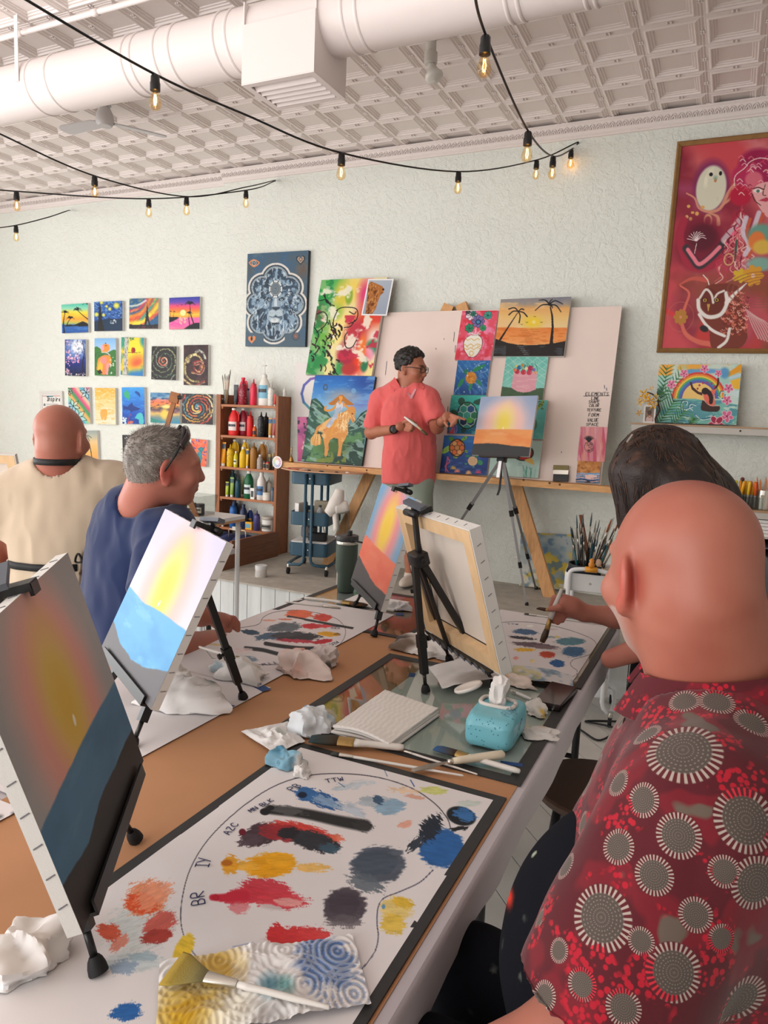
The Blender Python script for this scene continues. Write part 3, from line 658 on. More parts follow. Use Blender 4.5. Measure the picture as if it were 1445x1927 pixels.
def a(p):
 p.fill('352325');p.noise('4a2d30',6,.45,.6)
 for pts,c in(([(1215,650),(1230,600),(1280,570),(1330,580),(1370,630),(1370,700),(1330,735),(1280,730)],'d8c06a'),([(1240,640),(1262,585),(1310,560)],'e8dca0'),([(1310,545),(1340,530),(1380,560),(1395,600)],'c8d8c8'),([(1215,660),(1220,740),(1270,800),(1340,810)],'b8a85a'),([(1300,660),(1340,650),(1355,690),(1325,715),(1300,690)],'b8483a'),([(1290,640),(1350,625),(1385,680),(1350,740),(1290,725)],'9c3034'),([(1205,790),(1240,820),(1300,850)],'d0b878'),([(1290,870),(1330,840),(1390,810)],'c0584a')):p.line(pts,17,c,.9);p.line([(q[0]+9,q[1]+7)for q in pts],5,'f0e4b8',.7)
 p.noise('2a1a1c',20,.5,.62,.6)
canvas('canvas_painting','small dark maroon canvas of a curling nebula spiral beside the green galaxy',c1,[(1200,482),(1420,480),(1428,845),(1205,842)],wallL,a,group=G)
def a(p):
 p.fill('e8e4de');p.poly([(90,820),(222,820),(222,828),(90,828)],'c06a5a');p.poly([(120,820),(170,820),(170,832),(120,830)],'3f7f8f');p.ell(104,890,8,9,'5c6a6c');
 for k in range(3):p.line([(118,886+k*14),(205,886+k*14)],2.5,'8a8684',.8)
ins=canvas('picture_frame','pale wooden frame holding an Inspire! notice, behind the bald head',c2,[(88,815),(224,815),(226,1010),(92,1010)],wallL,a,th=0.012,group=None,frame=(0.036,0.012,'canvas_edge'),cat='picture frame',material='paper_print')
b=B();st,ln=letter_strokes('Inspire!',0.042,0.16,.6,.12);pO=wallL(60+122/4.014,540+860/4.014)+np.array([0,-0.0135,0])
for s_ in st:ribbon(b,s_,0.007,frameM(pO,(1,0,0),(0,0,1),(0,-1,0)))
mat('ink',(30,30,32),0.6);mat('ink_blue',(52,58,96),0.6)
b.build('lettering',M_('ink'),ins)
def a(p):
 p.fill('e07a9a')
 for q,c in(((0,0,60),'6fc0a8'),):pass
 for k,c in enumerate(('4aa8d8','7fd0b0','f0b060','3f9c62','e25a80','f4c0a0','5ab0c8')):p.line([(270+k*30-60,760),(430+k*30,1050)],34,c,.95,False,1.0)
 for q in((430,800,50),(365,985,70),(330,900,55),(300,790,30)):
  for j in range(6):
   an=j*math.pi/3+.3;e=(q[0]+q[2]*math.cos(an),q[1]+q[2]*math.sin(an));n_=(-math.sin(an)*q[2]*.22,math.cos(an)*q[2]*.22);m_=((q[0]+e[0])/2,(q[1]+e[1])/2)
   p.poly([q[:2],(m_[0]+n_[0],m_[1]+n_[1]),e,(m_[0]-n_[0],m_[1]-n_[1])],'cfe6e8',.55);p.line([q[:2],(m_[0]+n_[0],m_[1]+n_[1]),e],4,'17171a');p.line([q[:2],(m_[0]-n_[0],m_[1]-n_[1]),e],4,'17171a')
canvas('canvas_painting','small canvas of outlined blossoms over diagonal rainbow stripes',c2,[(290,760),(452,762),(457,1030),(300,1032)],wallL,a,group=G)
def a(p):
 p.grad([(765,'f0b040'),(800,'f3b850'),(850,'f6cf86'),(960,'f8dcae'),(1040,'f5e6d0')],wob=12);p.noise('f6b04a',6,.5,.7,.6,sy=4);p.noise('fbeedd',8,.55,.7,.6,sy=4)
 p.poly([(540,925),(582,925),(588,960),(580,1004),(564,1002),(560,985),(556,1002),(544,1000),(535,960)],'e3a23e',.8,True)
canvas('canvas_painting','small canvas in soft bands of orange and cream',c2,[(493,765),(646,765),(652,1042),(498,1035)],wallL,a,group=G)
def a(p):
 p.grad([(758,'3fa0e8'),(850,'2f7fd8'),(960,'1c54b8'),(1038,'12388c')]);p.noise('5ab0f0',6,.5,.7,.4,sy=2)
 p.poly([(706,895),(740,905),(775,872),(782,898),(838,918),(820,932),(780,938),(770,950),(755,932),(720,925),(708,945)],'1b3a86',curve=False);p.ell(735,815,20,26,'3cae7a');p.ell(735,790,9,9,'3cae7a');p.line([(715,800),(722,820)],10,'3cae7a');p.line([(755,830),(748,850)],10,'3cae7a');p.poly([(800,785),(830,800),(835,832),(822,822),(798,800)],'1f4f9c',curve=True)
 p.poly([(795,990),(820,955),(850,958),(860,1030),(830,1035),(825,1005)],'4fc0c8',curve=True);p.spots(16,(700,990,730,1034),(3,7),['e8eef0','c8e0e8'],2);p.line([(742,1030),(752,985),(765,960)],6,'8a3a6a');p.spots(14,(735,1018,780,1035),(4,8),['e07a4a','d05a5a'],5)
canvas('canvas_painting','small canvas of a shark and sea turtle in deep blue water',c2,[(695,760),(866,758),(870,1038),(702,1034)],wallL,a,group=G)
def a(p):
 p.grad([(797,'4a86b4'),(830,'7fa8c4'),(850,'e08a7a'),(880,'f07a50'),(905,'e8a050'),(925,'5a4a52'),(935,'7a5a6a'),(960,'e8c06a'),(985,'7f8f8a'),(1030,'3a8fb0')],wob=22)
 p.noise('2c2c38',7,.56,.66,.9,sy=4,mask=(p.y>840)*(p.y<930));p.noise('2a5f8c',7,.5,.65,.8,sy=4,mask=(p.y<850));p.ell(1030,905,34,14,'f9e08a',.8);p.ell(1020,960,26,40,'f6cf5a',.9);p.poly([(910,985),(950,1000),(1010,1020),(910,1030)],'2f8f7a',.8)
canvas('canvas_painting','small canvas of a stormy orange sunset over teal water',c2,[(910,797),(1132,806),(1136,1032),(914,1026)],wallL,a,group=G)
def a(p):
 sp(p,(1268,915),.95,['d8a04a','c84a3a','5f9fb0','e8d8a0','3f7f8c','e07a4a'],'302c2e',3,9,135,1.9,.4);p.spiral(1268,912,4,40,1.4,12,['e8e0d0','4f9fb8','d84a3a','f0c060'],.9,1,.06,5)
canvas('canvas_painting','small dark canvas of a rainbow swirl galaxy next to the bookcase',c2,[(1147,806),(1383,812),(1385,1042),(1152,1030)],wallL,a,group=G)
def a(p):
 p.grad([(1085,'9aa4a0'),(1130,'b8b8a4'),(1170,'e8c48a'),(1230,'f0b868'),(1300,'e8a860')],wob=8);p.line([(470,1300),(455,1200),(415,1130)],7,'4a4a44')
 for e in((360,1120),(380,1165),(440,1100),(470,1140),(455,1165)):p.line([(415,1130),((415+e[0])/2,min(1130,e[1])-8),e],6,'5f645c')
canvas('canvas_painting','small canvas of a grey palm at sunset, half hidden behind the bald head',c2,[(300,1085),(512,1086),(517,1300),(305,1300)],wallL,a,group=G)
def a(p):
 p.fill('2e2c31');p.ell(795,1222,56,66,'1f63b0',.2);p.noise('4fa0d8',9,.5,.6,.9,sy=3,mask=(np.hypot((p.x-795)/56,(p.y-1222)/66)<1));p.noise('e8f0f4',9,.6,.66,.9,sy=4,seed=4,mask=(np.hypot((p.x-795)/56,(p.y-1222)/66)<1));p.ell(722,1290,26,30,'b8486a');p.spots(20,(705,1265,745,1325),(2,4),['e8d05a','f0a04a'],4);p.spots(12,(710,1125,890,1150),(2,4),['ffffff'],3);p.ell(840,1140,8,9,'f2f0e0')
canvas('canvas_painting','small black canvas of a blue planet with a spiky pink orb',c2,[(700,1117),(895,1120),(895,1335),(706,1330)],wallL,a,group=G)
def a(p):
 p.fill('ea6a4a');p.noise('f08a6a',8,.5,.65)
 rr=random.Random(3)
 for k in range(40):
  an=rr.uniform(0,6.28);r=rr.uniform(30,110);x,y=1280+r*math.cos(an),1250+r*1.1*math.sin(an);p.line([(x,y),(x+20*math.cos(an),y+20*math.sin(an))],(9,4),rr.choice(['2f4f9c','4a6ac0','6a3a7a']))
 p.poly([(1262,1350),(1255,1290),(1275,1240),(1268,1222),(1290,1208),(1312,1222),(1300,1255),(1305,1300),(1290,1350)],'2f7f8c',curve=True);p.noise('5fb0a8',20,.5,.6,.7,mask=p.inside([(1258,1350),(1258,1250),(1300,1210),(1305,1350)]))
canvas('canvas_painting','small orange and blue canvas with a teal sea creature by the bookcase',c2,[(1207,1143),(1336,1156),(1338,1360),(1228,1345)],wallL,a,group=G)
# ---------------- lion mandala on the back wall
def a(p):
 p.fill('4a5f6e');p.noise('3c5f80',4,.45,.65,.8);p.noise('6b7f84',6,.56,.72,.6,seed=5);p.ell(1080,420,90,120,'6a5548',1.4,a=.8);p.ell(140,420,60,160,'59584f',1.4,a=.6)
 c=(610,1040)
 pet=[(610,575,205),(845,740,195),(920,1040,190),(835,1370,195),(600,1500,200),(365,1370,195),(285,1040,190),(370,740,195)]
 def flower_m(r):
  m=np.hypot((p.x-c[0])/(330+r*.5),(p.y-c[1])/(440+r*.5))<1
  for x,y,q in pet:m|=np.hypot(p.x-x,(p.y-y))<q+r-20
  return m.astype(float)
 for r,col in((92,'d8d3cc'),(58,'3a4a54'),(26,'b8c8d0'),(18,'38444e'),(10,'c2d0d6'),(2,'33475a')):p.mix(flower_m(r),col)
 p.mix((p.y>1560)*flower_m(92)*((p.x<420)+(p.x>800))*(1-flower_m(30)),'4a5f6e')
 F=flower_m(0);p.noise('8fa9bd',18,.48,.58,.9,sy=.6,mask=F,seed=3);p.noise('c3d3dc',26,.56,.63,.9,sy=.5,mask=F,seed=6);p.noise('1f2c3a',22,.54,.62,.9,sy=.5,mask=F,seed=9)
 rr=random.Random(4)
 for k in range(150):
  an=rr.uniform(0,6.28);r0=rr.uniform(.55,1.1);x,y=c[0]+r0*340*math.cos(an),c[1]+40+r0*430*math.sin(an);l=rr.uniform(40,110);cu=rr.uniform(-.6,.6)
  p.line([(x,y),(x+l*.5*math.cos(an+cu)-20*math.sin(an),y+l*.5*math.sin(an+cu)+30),(x+l*math.cos(an+cu),y+l*math.sin(an+cu)+40)],(14,4),rr.choice(['cfdce2','9fb6c6','6f8aa4','22303f','1d2a38','4a6888']),.85)
 p.poly([(455,900),(500,850),(720,850),(790,900),(770,1060),(740,1240),(690,1380),(540,1380),(490,1240),(460,1060)],'7d95a8',curve=True);p.noise('a9bcc8',20,.48,.6,.8,mask=p.inside([(455,860),(790,860),(770,1250),(690,1390),(540,1390),(470,1250)]));p.noise('3a4f66',26,.55,.63,.8,sy=.6,seed=8,mask=p.inside([(455,860),(790,860),(770,1250),(690,1390),(540,1390),(470,1250)]))
 p.poly([(575,930),(665,930),(690,1090),(560,1090)],'8ca3b3');p.poly([(600,940),(640,940),(650,1080),(595,1080)],'d5dde0',.8);p.poly([(550,1095),(700,1095),(660,1145),(590,1145)],'2c3b48',curve=True);p.line([(625,1140),(625,1250)],9,'1c2832')
 for sx,ex in((-1,500),(1,720)):p.ell(ex,955,50,26,'223040',.3);p.ell(ex+4,958,22,18,'b9c8cc',.3);p.ell(ex+4,956,9,12,'10181f',.2);p.line([(ex-60*sx*-1*.6,920),(ex,925),(ex+55*sx,950)],12,'18222c')
 for s_ in(-1,1):p.ell(625+s_*60,1200,66,62,'b2c2cb',.4);[p.spots(8,(575+s_*60,1180,670+s_*60,1230),(3,5),['4a5c6a'],4)]
 p.line([(520,1265),(580,1275),(625,1255),(670,1275),(735,1262)],10,'1c2832');p.ell(615,1335,85,52,'d3dadb',.5);p.noise('8ea0ac',30,.5,.6,.7,mask=(np.hypot((p.x-615)/85,(p.y-1335)/52)<1));p.poly([(540,1375),(690,1375),(640,1410),(590,1405)],'18222c',.9,True)
 for k in range(7):p.line([(470+k*50,1440),(480+k*48,1520),(500+k*40,1610)],(18,5),['cfdce2','24354a','8fa6b8'][k%3])
 p.ell(612,768,122,155,'1d2a36',.08);p.ring(612,768,106,138,30,'d8dcdc');
 for k in range(8):
  an=k*math.pi/4+.4;p.line([(612+85*math.cos(an),768+110*math.sin(an)),(612+125*math.cos(an),768+160*math.sin(an))],16,'1f2c38')
 p.ell(612,768,84,112,'8c9aa2',.08)
 for q in(66,46,26):p.ring(612,765,q,q*1.3,9,'26343f')
 p.ell(612,762,12,14,'1d2730')
 p.poly([(100,300),(150,250),(205,235),(260,255),(310,300),(260,350),(205,375),(150,350)],'d98a5a',curve=True);p.poly([(125,300),(205,255),(285,300),(205,350)],'59656a',curve=True);p.ell(205,302,42,46,'b8c0c2');p.ell(205,302,30,34,'2a3038');p.ell(205,300,12,14,'b0bcc4')
 def heart(x,y,r,col):p.poly([(x,y+r*1.25),(x-r,y+.1*r),(x-r*.95,y-r*.6),(x-r*.45,y-r*.85),(x,y-r*.35),(x+r*.45,y-r*.95),(x+r*.95,y-r*.65),(x+r,y+.05*r)],col)
 heart(1045,240,78,'2c343a');heart(1045,238,58,'a89284');heart(1045,238,34,'4a4040');heart(1045,236,20,'c0a890');heart(200,1675,68,'d98a55');p.ell(196,1670,20,34,'23282c',.2,0)
 p.ell(995,1625,52,60,'3a4450');p.ring(995,1622,34,40,12,'9c6a5c');p.ell(995,1622,16,18,'b07a5c');p.ring(995,1625,66,72,8,'2c3a48',.7)
canvas('mandala_painting','slate blue painting of a lion face in a petal shaped border',(460,465,9.635),[(78,140),(1178,78),(1160,1812),(80,1806)],wallR,a,th=0.035,edge='canvas_edge_dark',dens=1.7)
# ---------------- the white board on its wooden A-frame
BY0,BZ0,BY1,BZ1=4.90,1.150,5.20,2.345
_bn=np.array([0,-(BZ1-BZ0),(BY1-BY0)]);_bn=_bn/np.linalg.norm(_bn);_bup=np.array([0,BY1-BY0,BZ1-BZ0]);BH=np.linalg.norm(_bup);_bup=_bup/BH
def onBoard(x,y,out=0.0):
 p0=np.array([0,BY0,BZ0])+_bn*out;v=_ray(x,y);k=((p0-CAMP)@_bn)/(v@_bn);return CAMP+v*k
bxl,bxr=onBoard(578,860)[0],onBoard(1150,745)[0]
mat('board_paint',(236,216,206),0.55,var=0.03,vscale=3);mat('pine',(214,160,104),0.6,var=0.16,vscale=14,stretch=(1,8,8),bump=0.1);mat('pine_leg',(212,158,104),0.6,var=0.14,vscale=12,stretch=(6,6,1))
mat('knot',(96,60,36),0.6)
bd=thing('display_board',((bxl+bxr)/2,BY0,BZ0),'large off-white board leaning on the pine frame, ELEMENTS list inked at right','board')
q=[(bxl,BY0,BZ0),(bxr,BY0,BZ0),(bxr,BY1,BZ1),(bxl,BY1,BZ1)];q=[np.array(p)for p in q]
B().loft([[p-_bn*0.012 for p in q],q]).build('board_panel',M_('board_paint'),bd)
crp=(1030,720,9.635)
for txt,xl,xr,yb,hh in(('ELEMENTS',690,1105,232,52),('LINE',795,928,308,46),('SHAPE',745,940,378,50),('COLOR',755,930,440,44),('TEXTURE',715,970,518,44),('FORM',745,925,612,54),('VALUE',725,915,708,52),('SPACE',700,920,785,46)):
 P0=onBoard(crp[0]+xl/crp[2],crp[1]+yb/crp[2],0.0008);P1=onBoard(crp[0]+xr/crp[2],crp[1]+yb/crp[2],0.0008);size=hh/crp[2]*4.9/FPX*1.08
 b=B();st,ln=letter_strokes(txt,size,0.28,.62,.05,.06,len(txt));L_=np.linalg.norm(P1-P0);k=L_/(ln-.28*size);ux=(P1-P0)/L_
 for s_ in st:ribbon(b,[(x*k,y)for x,y in s_],0.0034,frameM(P0,ux,_bup,_bn))
 b.build('lettering',M_('ink'),bd)
b=B();P0=onBoard(1030+655/9.635,720+246/9.635,.0008);P1=onBoard(1030+1120/9.635,720+238/9.635,.0008);ux=(P1-P0)/np.linalg.norm(P1-P0)
ribbon(b,[(0,0),(np.linalg.norm(P1-P0),0)],0.0036,frameM(P0,ux,_bup,_bn))
b.build('underline',M_('ink'),bd)
b=B()
for px,py,l in((855,625,20),(857,650,15),(843,765,26),(830,750,22),(728,680,30),(820,655,3),(835,637,2),(1056,850,2),(1137,725,6),(1141,730,5)):
 P0=onBoard(px,py,.0008);ribbon(b,[(0,0),(0.004,-l*.0036)],0.004,frameM(P0,np.array([1.,0,0]),_bup,_bn))
b.build('scuff_mark',M_('ink_blue'),bd)['kind']='stuff'
# frame legs and tray
fr=thing('board_stand',(-1.9,5.0,PZ),'pine A-frame with long ledge carrying the off-white board','easel')
def leg(p0,p1,name='leg'):
 d=(p1-p0)/np.linalg.norm(p1-p0);sx=np.cross(d,[0,1,0]);sx/=np.linalg.norm(sx);o=np.array([0,0.019,0])
 r=lambda p:[p-sx*0.042-o,p+sx*0.042-o,p+sx*0.042+o,p-sx*0.042+o]
 return B().loft([r(p0),r(p1)]).build(name,M_('pine_leg'),fr)
apx=onY(858,575,5.245)
fR=onY(1038,1108,5.05);fR[2]=PZ;fR=np.array([fR[0],5.0,PZ+0.0]);
leg(fR+np.array([0,0.02,0]),onY(868,572,5.242));fL=onY(612,1100,5.0);fL[2]=PZ;leg(fL+np.array([0,0.02,0]),onY(846,574,5.242))
tl,tr=onY(521,873,4.86)[0],onY(1170,921,4.86)[0]
B().box((tl,4.80,BZ0-0.042),(tr,4.91,BZ0-0.001)).build('ledge',M_('pine'),fr)
b=B()
for px,py in((1053,912),(1034,909),(985,903),(640,880),(616,876),(690,885)):
 P=onY(px,py,4.7995);b.lathe([(0.008,0),(0.0,0.0005)],10,frameM(P,(1,0,0),(0,0,1),(0,-1,0)))
b.build('wood_knot',M_('knot'),fr)['kind']='stuff'
# ---------------- pictures on the board
GB='pictures leaning on the display board'
cb=(820,570,5.839);bp_=lambda o:(lambda x,y:onBoard(x,y,o))
def a(p):
 p.fill('e2566a');p.noise('f08ab0',5,.45,.62,.9);p.noise('d83a4a',6,.52,.66,.9,seed=4);p.noise('f2a0c0',9,.6,.7,.7,seed=7)
 p.poly([(385,370),(345,400),(322,450),(335,530),(385,600),(445,605),(490,560),(525,470),(515,400),(475,365)],'efe9dc');p.line([(385,370),(345,400),(322,450),(335,530),(385,600),(445,605),(490,560),(525,470),(515,400),(475,365)],5,'3a2a34')
 for y in(410,470,510):p.line([(330+20*(y==410),y),(365,y+14),(400,y-6),(435,y+14),(470,y-6),(515-20*(y==410),y+8)],7,'d8a83c')
 p.spots(9,(345,480,505,500),(4,6),['d8a83c'],3);p.ring(412,565,22,24,7,'d8a83c');p.line([(385,345),(440,365),(495,352)],14,'efe9dc');p.line([(385,345),(440,370),(495,352)],4,'3a2a34')
 for q in((410,350,395,270),(440,350,455,260),(465,350,520,290)):p.line([q[:2],q[2:]],5,'f6e8ec')
 p.flower(385,140,62,'f2d8e4','2f7f62',7,'2a2a3a');p.flower(350,110,30,'3a2a3a','6a9a7a',6);p.flower(410,130,36,'2f6f62','1d3a34',7);p.flower(468,215,66,'7a6fa8','2a4a7c',8,'3a3a5a');p.ell(468,222,30,28,'1c2c4a').ell(468,222,20,18,'4a8ab8');p.flower(375,290,48,'2f8f6a','1f4f44',7,'1c3c34');p.flower(570,150,44,'4aa08f','1c3c44',8,'1f4048');p.flower(525,288,34,'3a9c6a','1d4a3a',8,'1c3c34')
canvas('canvas_painting','pink canvas of a patterned white vase of flowers on the board',cb,[(282,98),(682,98),(628,642),(232,640)],bp_(0.004),a,group=GB,th=0.02)
def a(p):
 p.grad([(640,'2f6fb0'),(820,'2f62a0'),(1020,'234f8c')]);p.noise('5a98d0',7,.5,.65,.6,rot=50,sy=3)
 for q in([(400,790),(460,690),(540,660)],[(440,880),(520,950),(530,1010)],[(300,900),(240,970),(220,1010)],[(380,900),(400,1000)],[(300,760),(250,690)],[(560,760),(500,780)]):p.line(q,14,'9fc4e4',.5)
 p.poly([(405,760),(440,720),(540,685),(520,725),(440,765)],'2f8a5a',curve=True);p.ell(342,768,24,30,'2c7a52',rot=-20);p.poly([(330,840),(290,850),(255,910),(250,940),(300,910)],'2f8a5a',curve=True);p.poly([(455,860),(490,860),(518,915),(480,900)],'2f8a5a',curve=True);p.poly([(380,895),(420,895),(400,960),(378,965)],'2f8a5a',curve=True)
 p.ell(398,834,60,66,'d08a34',.1);p.spots(70,(350,780,445,890),(4,8),['b86a24','e8b05a','c87a2c'],3);p.spots(14,(230,680,580,1000),(4,8),['c8dcec'],5)
canvas('canvas_painting','blue canvas of a turtle with an orange flower shell, under the vase',cb,[(240,643),(598,643),(572,1022),(212,1018)],bp_(0.004),a,group=GB,th=0.02)
def hexshell(p,cx,cy,rx,ry,cols,line,R,lw,seed,edge):
 m=np.hypot((p.x-cx)/rx,(p.y-cy)/ry)<1;rr=random.Random(seed);X,Y=p.x,p.y;best=np.full(X.shape,1e9);sec=np.full(X.shape,1e9);Cc=np.zeros(X.shape+(3,))
 for i in range(-4,5):
  for j in range(-5,6):
   hx,hy=cx+(i+(j%2)*.5)*R*1.73,cy+j*R*1.5;d=np.hypot(X-hx,Y-hy);c=np.array(rgb(rr.choice(cols)));nb=d<best
   sec=np.where(nb,best,np.minimum(sec,d));Cc=np.where(nb[...,None],c,Cc);best=np.minimum(best,d)
 ln=np.clip(1.5-(sec-best)/(lw),0,1);C2=Cc*(1-ln[...,None])+np.array(rgb(line))*ln[...,None]
 p.C=np.where(m[...,None],C2,p.C);p.ring(cx,cy,rx,ry,lw*1.6,edge)
def a(p):
 p.grad([(1022,'3fb8a8'),(1150,'3aa8a0'),(1300,'1f7f90'),(1450,'1c5f8c')]);p.noise('6fd0bc',6,.52,.7,.5,sy=3)
 p.ell(290,1090,38,42,'2c5648');p.poly([(415,1110),(440,1080),(520,1060),(480,1130)],'2c5648',curve=True);p.ell(210,1210,42,26,'2c5648',rot=20);p.ell(320,1405,26,36,'2c4a44',rot=20);p.ell(300,1300,34,22,'2c4a44')
 hexshell(p,355,1245,110,145,['2f8f82','244f7c','1f3f6a','2c7a5a','3f9f92','1d3a5c'],'cfe0d8',46,6,12,'17382f');p.ell(385,1300,36,32,'52b04a',.15)
 rr=random.Random(2)
 for k in range(16):x=rr.uniform(150,240);p.line([(x,1440),(x+rr.uniform(-14,14),1390),(x+rr.uniform(-22,22),1330+rr.uniform(0,30))],7,rr.choice(['8a8ad8','a88ad0','6f7fc8','e0586a']))
 p.noise('e04a4a',20,.48,.6,.9,mask=(p.y>1400)*(p.x<215))
canvas('canvas_painting','teal canvas of a green and blue shelled turtle by the pointing hand',cb,[(175,1022),(560,1026),(515,1450),(135,1442)],bp_(0.004),a,group=GB,th=0.02)
def a(p):
 p.grad([(1465,'3a78b8'),(1600,'2f5fa4'),(1750,'1f3f80'),(1890,'182f68')]);p.noise('5a90c8',5,.52,.7,.4,sy=3)
 for q,c in(((180,1505,30,22,30),'5f9a3c'),((322,1500,18,38,50),'8ac04a'),((128,1620,66,28,-35),'9ccc62'),((230,1700,24,16,0),'a8b86a'),((345,1640,20,14,20),'9cb06a')):p.ell(*q[:4],c,rot=q[4]);p.spots(10,(q[0]-q[2]*.7,q[1]-q[3]*.7,q[0]+q[2]*.7,q[1]+q[3]*.7),(3,6),['4a7a2c'],3)
 hexshell(p,245,1600,84,94,['e8844a','e0a060','d8703c','c88a4c','f0a870'],'2a2420',32,6,5,'201a18')
 p.ell(418,1745,52,52,'d8b48a',.1);p.spiral(418,1745,4,42,2.6,6,['b8906a'],1);p.ell(365,1690,30,14,'2f7a5a');p.ell(498,1762,32,26,'3a8a5a',rot=40);p.ell(455,1690,18,22,'3a7a4a');p.ell(345,1775,16,10,'3a8a6a');p.ell(428,1808,12,12,'3a8a6a')
 for x0_,s_ in((105,1),(135,-1)):p.line([(x0_+15,1860),(x0_+20*s_,1800),(x0_+30,1750),(x0_+20*s_+20,1700)],11,'e0607a',.9)
 for x,y,c in((205,1810,'c8a83c'),(250,1845,'e08a6a'),(375,1865,'e8b06a'),(480,1860,'c0486a')):
  for k in range(7):an=-math.pi+k*math.pi/6;p.line([(x,y+18),(x+30*math.cos(an),y+18+32*math.sin(an))],7,c)
canvas('canvas_painting','navy canvas of an orange shelled turtle and coral, resting on the ledge',cb,[(100,1465),(612,1475),(570,1905),(52,1868)],bp_(0.004),a,group=GB,th=0.02)
ce=(930,560,8.756)
def a(p):
 p.grad([(20,'86868e'),(120,'a69a90'),(200,'e6ab68'),(350,'ecc37c'),(510,'ecd09a'),(528,'e88a48'),(700,'ee9a58'),(800,'f0a868'),(990,'f0a868')],wob=14,wscale=.004);p.noise('edc288',4,.48,.64,.8,sy=3,mask=(p.y<510)*(p.y>110));p.noise('7d7f8a',3,.5,.66,.8,mask=np.clip((210-p.y)/120,0,1))
 p.ell(650,430,150,90,'eccb4a',1.4);p.ell(660,430,90,60,'f2cf3c',1.0);p.ell(675,432,32,30,'f8e08a',.6);p.noise('d97636',9,.52,.66,.7,sy=6,mask=(p.y>530)*(p.y<800))
 for k in range(16):rr=random.Random(k);x,y=600+rr.uniform(-120,120),550+k*15;p.line([(x-60,y),(x+70,y)],7,'b8642e',.7)
 p.poly([(30,700),(110,725),(250,770),(420,800),(640,808),(860,795),(1040,770),(1210,735),(1215,1000),(0,1000)],'2b2726');p.noise('4a4c52',8,.52,.66,.8,sy=4,mask=(p.y>820)*((np.abs(p.x-520)<110)+(np.abs(p.x-960)<190)+(p.x<230)))
 for k in range(5):p.line([(430+k*25,820+k*34),(520+k*22,840+k*30)],10,'8a8a8c',.7)
 p.poly([(395,275),(415,265),(135,735),(95,730)],'2a2420');p.poly([(925,180),(945,175),(985,330),(1000,500),(995,790),(940,790),(965,500),(955,330)],'2a2422')
 for e in([(410,255),(345,195),(250,215)],[(410,255),(460,215),(500,225)],[(410,255),(330,250),(255,310)],[(420,255),(500,275),(562,340)],[(415,260),(445,330),(432,440)]):p.line(e,(18,22),'23262c')
 for e in([(920,140),(850,70),(750,70)],[(920,140),(930,90),(965,55)],[(920,140),(1010,80),(1135,135)],[(920,145),(800,150),(690,240)],[(930,145),(1030,160),(1110,265)],[(920,150),(960,170),(970,200)]):p.line(e,(24,14),'1f2228')
 for x,y in((685,340),(560,435),(800,435),(480,468)):p.line([(x-18,y-5),(x,y+4),(x+18,y-5)],7,'4a3826')
canvas('canvas_painting','wide canvas of two black palms on an orange sunset beach, top of board',ce,[(105,55),(1262,15),(1170,985),(20,990)],bp_(0.008),a,group=GB,th=0.028,edge='canvas_edge')
def a(p):
 p.fill('74c2b4');p.noise('93d0c2',5,.48,.64,.7)
 for k in range(-2,6):p.line([(200+k*160,990),(880+k*160,1480)],6,'cfe8dc',.8,False);p.line([(900-k*160,990),(200-k*160,1500)],6,'cfe8dc',.8,False)
 p.poly([(120,1475),(300,1500),(500,1570),(700,1510),(900,1510),(900,1800),(100,1800)],'4a6248');p.noise('36503c',6,.5,.65,.7,mask=(p.y>1520))
 p.poly([(325,1260),(330,1240),(700,1235),(715,1260),(700,1530),(600,1570),(500,1580),(400,1560),(300,1500)],'dfa0ac');p.noise('eab4b8',6,.5,.65,.8,sy=4,mask=p.inside([(325,1250),(710,1250),(700,1520),(500,1575),(305,1490)]))
 rr=random.Random(1)
 for k in range(26):x,y=rr.uniform(290,740),rr.uniform(1110,1220);p.line([(x,y+30),(x+rr.uniform(-25,25),y-20)],8,rr.choice(['3f7f5a','6a9a3c','a8b04a','2f6f6a']))
 for x,y,r,c in((385,1235,40,'b8324a'),(490,1245,42,'c23a4c'),(600,1180,44,'b02c52'),(585,1250,42,'c84058'),(415,1170,36,'2f6a9c'),(350,1210,26,'e0784a'),(535,1185,28,'e8d8b0'),(665,1205,26,'7a6ab0'),(470,1130,22,'c87a3c'),(370,1145,18,'e8c84a'),(690,1250,24,'e09a5a')):p.ell(x,y,r,r,c,.15);p.spots(6,(x-r*.6,y-r*.6,x+r*.6,y+r*.6),(4,8),['f0b0b8','ffffff',c],3,.6)
canvas('canvas_painting','mint canvas of a pink cake topped with flowers, under the palms',ce,[(190,990),(890,990),(812,1735),(125,1700)],bp_(0.004),a,group=GB,th=0.02)
def a(p):
 p.fill('5fb0a8');p.noise('7cc4b4',4,.45,.65,.7);p.poly([(690,1850),(800,1710),(830,1720),(790,1800),(700,1880)],'8a9a3c',curve=True);p.spots(24,(690,1730,820,1860),(6,12),['33402a','4a5a30'],2)
 p.ell(500,2100,220,170,'4a7f6a',.1);p.ell(500,2100,190,140,'6a9a5a',.1)
canvas('canvas_painting','teal canvas with a speckled turtle flipper peeking behind the easel painting',ce,[(330,1690),(882,1705),(815,2345),(270,2320)],bp_(0.006),a,group=GB,th=0.02)
cz=(680,540,2.89)
